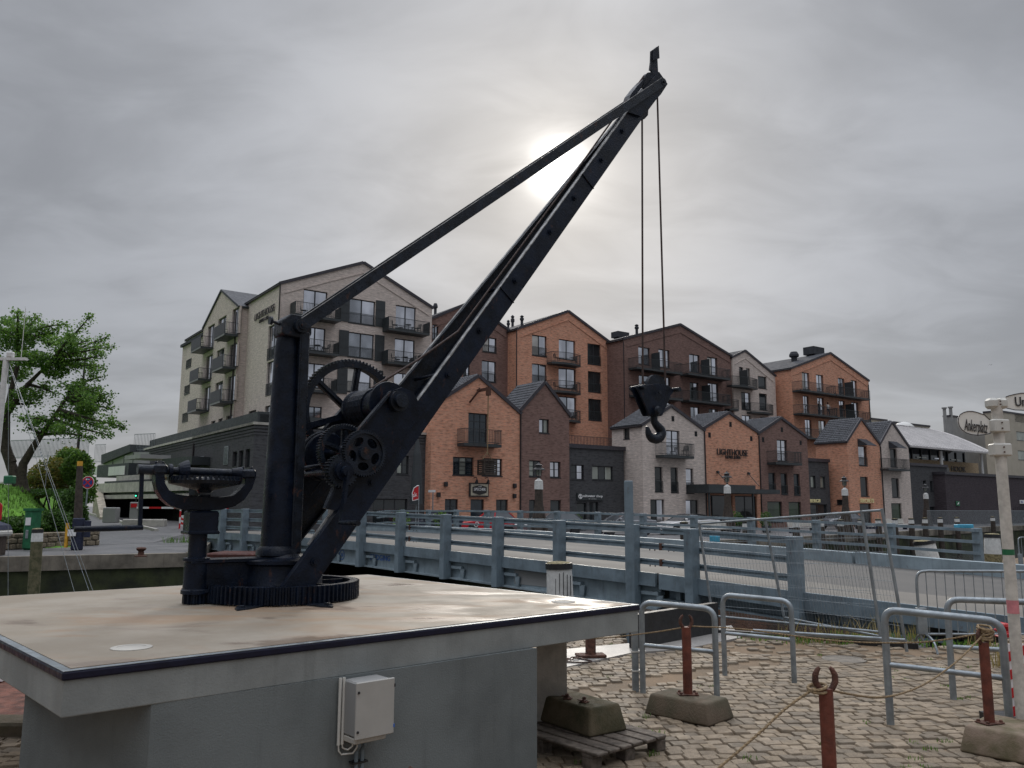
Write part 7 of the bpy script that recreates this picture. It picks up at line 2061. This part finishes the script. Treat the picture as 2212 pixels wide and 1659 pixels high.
hrad = [.042, .042, .044, .050, .056, .062, .062, .060, .052, .042, .032, .022, .012]
dense, dr_ = [], []
H3_ = [cr3(*px('4', *p), 0) for p in hpts]
for i in range(len(H3_)-1):
    p0, p1, p2, p3 = H3_[max(0, i-1)], H3_[i], H3_[i+1], H3_[min(len(H3_)-1, i+2)]
    for k_ in range(4):
        t = k_/4; dense.append(.5*((2*p1)+(p2-p0)*t+(2*p0-5*p1+4*p2-p3)*t*t+(3*p1-p0-3*p2+p3)*t**3)); dr_.append((hrad[i]*(1-t)+hrad[i+1]*t)*.95)
dense.append(H3_[-1]); dr_.append(hrad[-1])
m = MB(); m.tube(dense, dr_, 14); m.build('hook', IRON2, hk, smooth=True)

# ------------------------------------------------------------------ cycle hoops
def hoop(label, f0, f1, t0, t1, r=.030, extra=None):
    """feet f0, f1 and top corners t0, t1 in the photograph"""
    A, B = ground(*f0), ground(*f1)
    hA = atY(*t0, A.y).z; hB = atY(*t1, B.y).z
    root = thing('cycle_hoop', label, 'bike rack', A, 0, 'galvanised hoops on the setts')
    B = B-A; d_ = Vector((B.x, B.y, 0)).normalized(); rc_ = .11
    pts = [Vector((0, 0, -.05)), Vector((0, 0, hA-rc_))]
    up0, up1 = Vector((0, 0, hA)), Vector((B.x, B.y, hB))
    td = (up1-up0).normalized()
    for k_ in range(1, 7):
        t = k_/6; p0, p1, p2 = Vector((0, 0, hA-rc_)), up0, up0+td*rc_
        pts.append(p0.lerp(p1, t).lerp(p1.lerp(p2, t), t))
    for k_ in range(0, 7):
        t = k_/6; p0, p1, p2 = up1-td*rc_, up1, up1-Vector((0, 0, rc_))
        pts.append(p0.lerp(p1, t).lerp(p1.lerp(p2, t), t))
    pts.append(Vector((B.x, B.y, -.05)))
    m = MB(); m.tube(pts, r, 16); m.build('frame_tube', GALV, root, smooth=True)
    m = MB(); m.tube([Vector((0, 0, hA*.52)), Vector((B.x, B.y, hB*.52))], r*.72, 14); m.build('cross_bar', GALV, root, smooth=True)
    return root
hA_ = hoop('hoop nearest the platform corner, partly behind the rope post', (1389, 1495), (1549, 1510), (1389, 1300), (1533, 1315), .028)
a = ground(1375, 1494); 
m = MB(); m.bevbox((-.032, -.03, -.03), (.030, .03, .80), .006); o = m.build('steel_stake', GALV); o.location = (a.x, a.y+.05, 0); tag(o, 'flat steel stake standing against the hoop by the platform corner', 'post')
m = MB(); 
for z in (.18, .36): m.box((-.036, -.036, z), (.10, .036, z+.015))
m.build('strap', WHITEB, o)
hoop('hoop behind the rope, in the middle of the setts', (1566, 1458), (1716, 1474), (1558, 1284), (1708, 1298), .027)
hoop('largest hoop, left of the leaning concrete block at right', (1924, 1566), (2184, 1600), (1912, 1316), (2166, 1342), .030)
hoop('hoop at the right edge, behind the largest one', (2060, 1510), (2290, 1528), (2049, 1294), (2285, 1302), .029)
# ------------------------------------------------------------------ rope posts on concrete blocks
def block_mesh(l, w_, h, t=.04):
    b = MB(); b.add([(-l/2, -w_/2, 0), (l/2, -w_/2, 0), (l/2, w_/2, 0), (-l/2, w_/2, 0), (-l/2+t, -w_/2+t, h), (l/2-t, -w_/2+t, h), (l/2-t, w_/2-t, h), (-l/2+t, w_/2-t, h)],
                    [(0, 3, 2, 1), (4, 5, 6, 7), (0, 1, 5, 4), (1, 2, 6, 5), (2, 3, 7, 6), (3, 0, 4, 7)]); return b
def concrete_block(label, loc, rz, l=.64, w_=.42, h=.17, m_=CONC_D):
    o = block_mesh(l, w_, h).build('concrete_block', m_); o.location = loc; o.rotation_euler = (0, 0, rz)
    bv = o.modifiers.new('bevel', 'BEVEL'); bv.width = .022; bv.segments = 3
    o.data.polygons.foreach_set('use_smooth', [True]*len(o.data.polygons))
    return tag(o, label, 'concrete block', 'concrete blocks that hold the rope posts')
def rope_post(label, loc, z0, h, r=.036, rz=0, plate=True):
    p = thing('rope_post', label, 'post', (loc[0], loc[1], z0), rz, 'rusty red rope posts')
    m = MB(); m.tube([(0, 0, 0), (0, 0, h)], r, 18); m.build('shaft', RUST, p, smooth=True)
    for s_ in (-1, 1):
        pts = [(s_*.012, 0, h-.02), (s_*.034, 0, h+.002), (s_*.049, 0, h+.032), (s_*.048, 0, h+.064), (s_*.036, 0, h+.088), (s_*.025, 0, h+.098)]
        m = MB(); m.tube(pts, [.014, .015, .016, .015, .012, .008], 10); m.build('horn', RUST2, p, smooth=True)
    if plate:
        m = MB(); m.bevbox((-.085, -.06, 0.001), (.085, .06, .010), .003)
        for sx in (-.065, .065):
            for sy in (-.04, .04): m.lathe([(.013, .010), (.013, .022), (.008, .026)], 6, Matrix.Translation((sx, sy, 0)))
        m.build('foot_plate', RUST2, p)
    return p
b1 = ground(1486, 1500, .17)
concrete_block('dark concrete block under the rope post by the platform', (b1.x, b1.y-.02, 0), R(-47+3))
rope_post('rusty red post with two horns on the block in the middle', b1, .172, .56, .040, R(0))
b3 = ground(2138, 1562, .19)
cb3 = concrete_block('large brown concrete block at the lower right', (b3.x+.22, b3.y-.12, 0), R(-47), .78, .60, .19, mat('brown_concrete_block', (.20, .15, .115), .9, 0, .3, 5, .5, 60, 0, .1, .4, (.11, .095, .05)))
rope_post('rusty red post on the large block at the right, wrapped with rope', b3, .192, .575, .036, R(20))
b2 = Vector(((1763-CPX)/FPX*4.22, 4.25, 0))
concrete_block('concrete block below the lower edge of the photo, under the nearest post', (b2.x, b2.y, 0), R(-47))
z2 = atY(1763, 1486, b2.y).z
rope_post('nearest rusty red post with empty horns, cut by the lower edge', b2, .172, z2-.172, .034, R(0))
b5 = Vector(((893-CPX)/FPX*3.6, 3.6, 0)); z5 = atY(893, 1650, 3.6).z
rope_post('tip of a rusty post just visible below the power box', b5, .0, z5-.12, .034, R(60), False)
# pallet and block
pA, pB = ground(1293, 1630, .12), ground(1427, 1593, .12)
pd_ = (pB-pA); pd_.z = 0; PL = .80; pd_.normalize(); pn = Vector((-pd_.y, pd_.x, 0))
pal = thing('wooden_pallet', 'weathered grey wooden pallet beside the platform wall', 'pallet', (pA.x, pA.y, 0), math.atan2(pd_.y, pd_.x))
rnd = random.Random(5)
for k_ in range(6):
    x = .0+k_*.128; m = MB(); l0 = rnd.uniform(-.03, .03)
    m.bevbox((x, l0, .100), (x+.105, 1.15, .120), .005); m.build('top_board', PALLET, pal)
for y in (.06, .55, 1.05):
    m = MB(); m.bevbox((0, y, .078), (.78, y+.1, .099), .004); m.build('stringer_board', PALLET, pal)
    for x in (0, .34, .68): m = MB(); m.bevbox((x, y, .0), (x+.1, y+.1, .077), .006); m.build('block', PALLET, pal)
bq = ground(1273, 1596, .12); br_ = ground(1345, 1581, .12)
dd = (br_-bq); dd.z = 0; rz4 = math.atan2(dd.y, dd.x); dn_ = Vector((-math.sin(rz4), math.cos(rz4), 0)); dx_ = Vector((math.cos(rz4), math.sin(rz4), 0))
c4 = bq+dx_*.20+dn_*.36
cb4 = concrete_block('mossy concrete block resting on the wooden pallet', (c4.x, c4.y, .121), rz4+PI/2, .70, .38, .19, mat('mossy_green_block', (.085, .067, .042), .9, 0, .5, 4.5, .7, 50, 0, .2, .4, (.048, .045, .020)))
for k_, (x, y) in enumerate(((1225, 1507), (1262, 1514))):
    q = ground(x, y, .32); m = MB()
    for i in range(5): m.bevbox((-.03+.01*i, -.03, .004*i), (.03+.004*i, .03-.006*i, .004*i+.006), .002, Matrix.Rotation(i*.7+k_, 4, 'Z'))
    m.lathe([(.014, .02), (.014, .035), (.006, .04)], 6)
    o = m.build('rusty_nut_plate', RUST2); o.location = (q.x, q.y, .312); tag(o, ('left' if k_ == 0 else 'right')+' rusty bolt plate on top of the mossy block', 'bolt plate')
# ropes between the posts
def spline(P, n=6):
    out = []
    for i in range(len(P)-1):
        p0, p1, p2, p3 = P[max(0, i-1)], P[i], P[i+1], P[min(len(P)-1, i+2)]
        for k_ in range(n):
            t = k_/n; out.append(.5*((2*p1)+(p2-p0)*t+(2*p0-5*p1+4*p2-p3)*t*t+(3*p1-p0-3*p2+p3)*t**3))
    return out+[P[-1]]
def rope(name, label, pts, r=.007):
    P = spline([Vector(p) for p in pts], 8)
    m = MB(); n = len(P)
    m.tube(P, r*.72, 8)
    tot = 0; L3 = [[], []]
    # two strands laid round each other
    for i, p in enumerate(P):
        if i: tot += (P[i]-P[i-1]).length
    fine = spline([Vector(p) for p in pts], 60)
    acc = 0; up = Vector((0, 0, 1))
    for i, p in enumerate(fine):
        if i: acc += (p-fine[i-1]).length
        t = (fine[min(i+1, len(fine)-1)]-fine[max(i-1, 0)]).normalized(); y = up.cross(t).normalized(); z = t.cross(y)
        for k_ in range(2):
            a_ = acc/(r*7)*2*PI/1.0+PI*k_; L3[k_].append(p+(y*math.cos(a_)+z*math.sin(a_))*r*.42)
    for l_ in L3: m.tube(l_[::2] if len(l_) > 400 else l_, r*.62, 5)
    o = m.build(name, ROPE, smooth=True, fix=False); return tag(o, label, 'rope', 'hemp ropes between the posts')
Y1, Y3, Y2 = b1.y, b3.y, b2.y
H1p = atY(1492, 1352, Y1); H3p = atY(2128, 1366, Y3); H2p = atY(1765, 1483, Y2)
rope('hemp_rope', 'hemp rope running from the middle post behind the platform slab', [H1p, atY(1440, 1361, Y1+.25), atY(1383, 1369, Y1+.5), atY(1300, 1378, Y1+.9), atY(1200, 1380, Y1+1.3)])
rope('hemp_rope', 'long slack hemp rope between the middle post and the right post', [H1p, atY(1600, 1358, Y1-.2), atY(1700, 1371, Y1-.35), atY(1800, 1383, Y1-.5), atY(1905, 1388, Y1-.65), atY(2010, 1385, Y1-.82), H3p])
rope('hemp_rope', 'hemp rope sagging from the right post to the nearest post', [H3p, atY(2075, 1421, Y3-.2), atY(2010, 1470, Y3-.55), atY(1950, 1497, Y3-.9), atY(1895, 1506, Y3-1.15), atY(1835, 1499, Y3-1.4), H2p])
rope('hemp_rope', 'hemp rope dropping from the nearest post out of the picture', [H2p, atY(1700, 1528, Y2-.08), atY(1640, 1583, Y2-.15), atY(1545, 1665, Y2-.25), atY(1450, 1740, Y2-.35)])
m = MB()
for k_ in range(7):
    zc_ = H3p.z-.035+.012*k_; m.tube([(H3p.x+.050*math.cos(t)+.008*math.sin(3*t+k_), H3p.y+.050*math.sin(t), zc_+.012*math.sin(t+k_)) for t in [2*PI*i/14 for i in range(14)]], .0085, 6, closed=True)
tag(m.build('rope_coil', ROPE, smooth=True), 'hemp rope wound round the horns of the right post', 'rope')
m = MB()
for k_ in range(2):
    zc_ = H2p.z-.012+.012*k_; m.tube([(H2p.x+.045*math.cos(t), H2p.y+.045*math.sin(t), zc_+.010*math.sin(t+k_)) for t in [2*PI*i/14 for i in range(14)]], .007, 6, closed=True)
tag(m.build('rope_coil', ROPE, smooth=True), 'single turn of hemp rope on the nearest post', 'rope')
# mooring bollard with chain on the coping
q = ground(1276, 1421); bl = thing('mooring_bollard', 'rusty mooring bollard with chain on the quay coping beside the platform', 'bollard', (q.x, q.y, .012))
m = MB(); m.lathe([(.075, 0), (.07, .02), (.062, .05), (.062, .34), (.09, .37), (.08, .41), (.02, .42)], 20); m.build('bollard_body', RUST2, bl, smooth=True)
m = MB(); m.bevbox((-.17, -.10, .005), (.17, .10, .035), .005, Matrix.Rotation(R(8), 4, 'Z')); m.build('base_plate', RUST2, bl)
m = MB()
for k_ in range(7):
    M = Matrix.Translation((-.10-.045*k_, -.06-.05*k_+.02*math.sin(k_*2), .02)) @ Matrix.Rotation(k_*1.3, 4, 'Z') @ Matrix.Rotation((k_ % 2)*1.2, 4, 'X')
    P = [M @ Vector((.034*math.cos(t), .018*math.sin(t), 0)) for t in [2*PI*i/12 for i in range(12)]]; m.tube(P, .007, 5, closed=True)
m.build('chain', RUST2, bl)
m = MB(); m.tube(spline([Vector(p) for p in ((-.2, -.1, .015), (-.08, -.22, .01), (-.02, -.34, .01), (-.12, -.40, .01), (-.35, -.36, .01))], 6), .009, 6); m.build('loose_rope', ROPE_S, bl)

# ------------------------------------------------------------------ fences on the right
def mesh_fence(label, pts, nv=26, nh=8):
    """pts: left top, left foot, right top, right foot as points"""
    lt, lb, rt, rb = [Vector(p) for p in pts]
    f_ = thing('mesh_fence_panel', label, 'fence panel', (lb.x, lb.y, 0), 0, 'mobile mesh fence panels by the bridge'); O_ = Vector(f_.location)
    lt, lb, rt, rb = lt-O_, lb-O_, rt-O_, rb-O_
    for a_, b_ in ((lb, lt), (rb, rt)): m = MB(); m.tube([a_, b_], .021, 10); m.build('upright', GALV, f_)
    for a_, b_ in ((lt-Vector((0, 0, .02)), rt-Vector((0, 0, .02))), (lb.lerp(lt, .07), rb.lerp(rt, .07))): m = MB(); m.tube([a_, b_], .017, 10); m.build('rail', GALV, f_)
    m = MB()
    for k_ in range(1, nv): t = k_/nv; m.tube([lb.lerp(rb, t).lerp(lt.lerp(rt, t), .07), lt.lerp(rt, t)], .0016, 4, caps=False)
    for k_ in range(1, nh): t = .07+.93*k_/nh; m.tube([lb.lerp(lt, t), rb.lerp(rt, t)], .0018, 4, caps=False)
    tag(m.build('wire_mesh', GALV, f_, fix=False), kind='stuff')
    return f_
FY1, FY2 = 12.6, 10.45
e = ground(1959, 1407)
mesh_fence('leaning mesh fence panel, front left of the pair by the bridge', [atY(1510, 1128, 13.2), atY(1541, 1345, 13.2), atY(1861, 1102, 10.9), atY(1904, 1385, 10.9)], 48, 9)
mesh_fence('leaning mesh fence panel, right of the pair by the bridge', [atY(1652, 1118, 12.3), atY(1697, 1350, 12.3), atY(1905, 1098, e.y), Vector((e.x, e.y, 0))], 40, 9)
m = MB(); a, b = atY(1627, 1361, 11.2), atY(1955, 1382, 10.4); m.tube([a, b], .018, 10); m.tube([a+Vector((0, .1, -.04)), b+Vector((-.2, .1, -.02))], .016, 10); tag(m.build('loose_fence_tube', GALV), 'two thin steel tubes lying along the quay edge behind the hoops', 'tube')
# crowd barrier
cb_ = ground(1990, 1405); cf = thing('crowd_barrier', 'steel crowd barrier with vertical bars behind the hoops at right', 'barrier', (cb_.x, cb_.y, 0), R(1))
zt_ = atY(1990, 1233, cb_.y).z; Lb = 2.3
m = MB(); m.tube(spline([Vector(p) for p in ((.04, 0, .10), (0, 0, .22), (0, 0, .6), (0, 0, zt_-.14), (.03, 0, zt_-.03), (.14, 0, zt_), (.4, 0, zt_), (Lb-.4, 0, zt_), (Lb-.14, 0, zt_), (Lb-.03, 0, zt_-.03), (Lb, 0, zt_-.14), (Lb, 0, .2))], 5), .0175, 10); m.tube([(.0, 0, .20), (Lb, 0, .20)], .014, 8); m.build('frame_tube', GALV, cf, smooth=True)
for k_ in range(1, 19): m = MB(); x = Lb*k_/19; m.tube([(x, 0, .20), (x, 0, zt_)], .0065, 6); m.build('bar', GALV, cf)
for x in (.06, Lb-.1):
    m = MB(); m.tube(spline([Vector(p) for p in ((x, -.28, .0), (x, -.22, .12), (x, -.08, .19), (x, .08, .19), (x, .22, .12), (x, .28, 0))], 5), .014, 8); m.build('foot', GALV, cf)
m = MB(); m.bevbox((-.03, -.03, .20), (.09, .03, .52), .004); m.build('connector_plate', GALV, cf)
cb2 = copy_tree(cf); q = ground(2140, 1345); cb2.location = (14.2, 23.6, 0); cb2.rotation_euler = (0, 0, R(20)); cb2['label'] = 'distant crowd barrier beyond the road at the right edge'
# sign post
zs_ = 6.55
b_ = atY(2211, 1590, zs_); spx = b_.x
sp2 = thing('street_name_post', 'tall pale steel post carrying the oval Ankerplatz sign', 'sign post', (spx, zs_, 0))
def spz(x, y): return atY(x, y, zs_).z
zt_ = spz(2152, 858)
m = MB(); m.tube([(0, 0, 0), (0, 0, zt_-.02)], .041, 20); m.build('post', mat('scuffed_cream_paint', (.52, .49, .44), .6, 0, .18, 14, .3, 60, 0, .3), sp2, smooth=True)
zz = [(spz(2150, 860), spz(2152, 883)), (spz(2155, 906), spz(2157, 934)), (spz(2158, 958), spz(2160, 985))]
for k_, (za, zb) in enumerate(zz):
    m = MB()
    if k_ == 0: m.bevbox((-.075, -.05, zb), (.0, .05, za), .02); m.bevbox((.002, -.05, zb), (.075, .05, za), .02)
    else: m.bevbox((-.07, -.052, zb), (.07, .052, za), .010, Matrix.Rotation(R(12 if k_ == 1 else -6), 4, 'Z'))
    cl_ = m.build('clamp', WHITEB, sp2)
    for z in (za-.03, zb+.03): m = MB(); m.cyl((0, -.055, z), (0, -.062, z), .006, n=8); m.build('screw', RUST2, cl_)
def spx_(x, y): return atY(x, y, zs_).x-spx
out_ = [(1105, 720), (1060, 690), (1000, 630), (950, 615), (880, 590), (800, 572), (720, 572), (650, 592), (595, 625), (568, 680), (563, 740), (580, 810), (620, 870), (690, 925), (780, 955), (880, 966), (980, 960), (1060, 945), (1108, 925)]
yaw = R(0)
pts = [(spx_(*px('D', *p)), spz(*px('D', *p))) for p in out_]
m = MB(); m.prism(pts, -.004, .006); pl = m.build('name_plate', mat('pale_sign_plate', (.74, .72, .67), .5, 0, .05), sp2)
ed = [Vector((x, -.006, z)) for x, z in pts]; m = MB(); m.tube(ed, .0035, 5); m.build('plate_rim', VERGE, pl)
x0, z0 = spx_(*px('D', 652, 838)), spz(*px('D', 652, 838)); x1, z1_ = spx_(*px('D', 1028, 885)), spz(*px('D', 1028, 885)); A_ = math.atan2(z1_-z0, x1-x0)
hh = (z0-spz(*px('D', 652, 912)))*1.0+ (spz(*px('D', 680, 655))-z0)
M_ = Matrix.Translation((x0, -.010, z0-.055)) @ Matrix.Rotation(-A_, 4, 'Y') @ Matrix.Rotation(PI/2, 4, 'X')
text('lettering', 'Ankerplatz', 1, TXTD, pl, M_, width=math.hypot(x1-x0, z1_-z0), height=hh, depth=.002, bold=.0)
out2 = [(1348, 335), (1400, 315), (1500, 290), (1600, 272), (1760, 268), (1950, 300), (2050, 350), (2080, 420), (2020, 500), (1900, 545), (1750, 560), (1500, 550), (1362, 520)]
pts = [(spx_(*px('D', *p)), spz(*px('D', *p))) for p in out2]
m = MB(); m.prism(pts, -.004, .006); pl = m.build('name_plate', MATS['pale_sign_plate'] if 'pale_sign_plate' in MATS else WHITEB, sp2)
m = MB(); m.tube([Vector((x, -.006, z)) for x, z in pts], .0035, 5); m.build('plate_rim', VERGE, pl)
x0, z0 = spx_(*px('D', 1505, 492)), spz(*px('D', 1505, 492)); hh = spz(*px('D', 1505, 335))-z0
text('lettering', 'Un', 1, TXTD, pl, Matrix.Translation((x0, -.010, z0)) @ Matrix.Rotation(PI/2, 4, 'X'), width=hh*1.15, height=hh, depth=.002, bold=.015)
m = MB(); z = spz(2182, 1192); m.tube([(0, 0, z-.022), (0, 0, z+.022)], .0418, 20, caps=False); m.build('green_sticker', GREEN, sp2)
PINK = mat('pink_sticker', (.55, .20, .22), .5)
m = MB(); z = spz(2200, 1310)
m.tube([(0, 0, z-.05), (0, 0, z+.05)], .0419, 20, caps=False); m.build('pink_sticker', PINK, sp2)
q = atY(2197, 1500, 6.9); beacon((q.x, 6.9, 0), 'red and white striped warning board behind the street name post', .56, .16, R(4))
m = MB(); zr = atY(2182, 1372, 6.9); 
for k_ in range(9): m.bevbox((-.06+.02*math.sin(k_*2.1), -.03, .012*k_), (.05+.02*math.cos(k_*1.7), .03, .012*k_+.014), .004, Matrix.Rotation(k_*.6, 4, 'Z'))
o = m.build('red_warning_lamp', RED); o.location = (zr.x-.02, 6.95, zr.z-.02); tag(o, 'bright red warning lamp on the striped board at the right edge', 'warning lamp')
# tall thin steel post standing before the near bridge rail
q = atY(1362, 1320, 17.5); zt_ = atY(1362, 1038, 17.5).z
m = MB(); m.bevbox((-.09, -.04, -1.5), (.09, .04, zt_), .01); 
for k_ in range(14): m.cyl((.0, -.042, zt_-.15-k_*.22), (.0, -.047, zt_-.15-k_*.22), .010, n=6)
o = m.build('steel_guide_post', BLUEST); o.location = (q.x, 17.5, 0); tag(o, 'tall flat steel post rising above the bridge rail at mid right', 'post')
# gull far off
g_ = atY(3080*.5422+2000*0+.2451*1920, 732+.2451*228, 210)
gl_ = thing('gull', 'tiny gull flying in the grey sky at right', 'bird', g_, R(20))
m = MB(); m.tube([(-.28, 0, 0), (-.1, 0, .02), (.15, 0, .01), (.26, 0, 0)], [.02, .055, .05, .012], 8); m.build('body', WHITEB, gl_)
for s_ in (-1, 1):
    m = MB(); m.add([(.1, 0, .03), (-.08, 0, .03), (-.05, s_*.35, .14), (-.1, s_*.7, .03), (.0, s_*.68, .04), (.12, s_*.33, .15), (.1, 0, .015), (-.08, 0, .015), (-.05, s_*.35, .125), (.12, s_*.33, .135)],
                    [(0, 1, 2, 5), (5, 2, 3, 4), (6, 7, 8, 9)]); m.build('wing', GREYC, gl_)
print('objects', len(bpy.data.objects), 'tris', sum(len(m.loop_triangles) if m.calc_loop_triangles() is None else 0 for m in bpy.data.meshes))
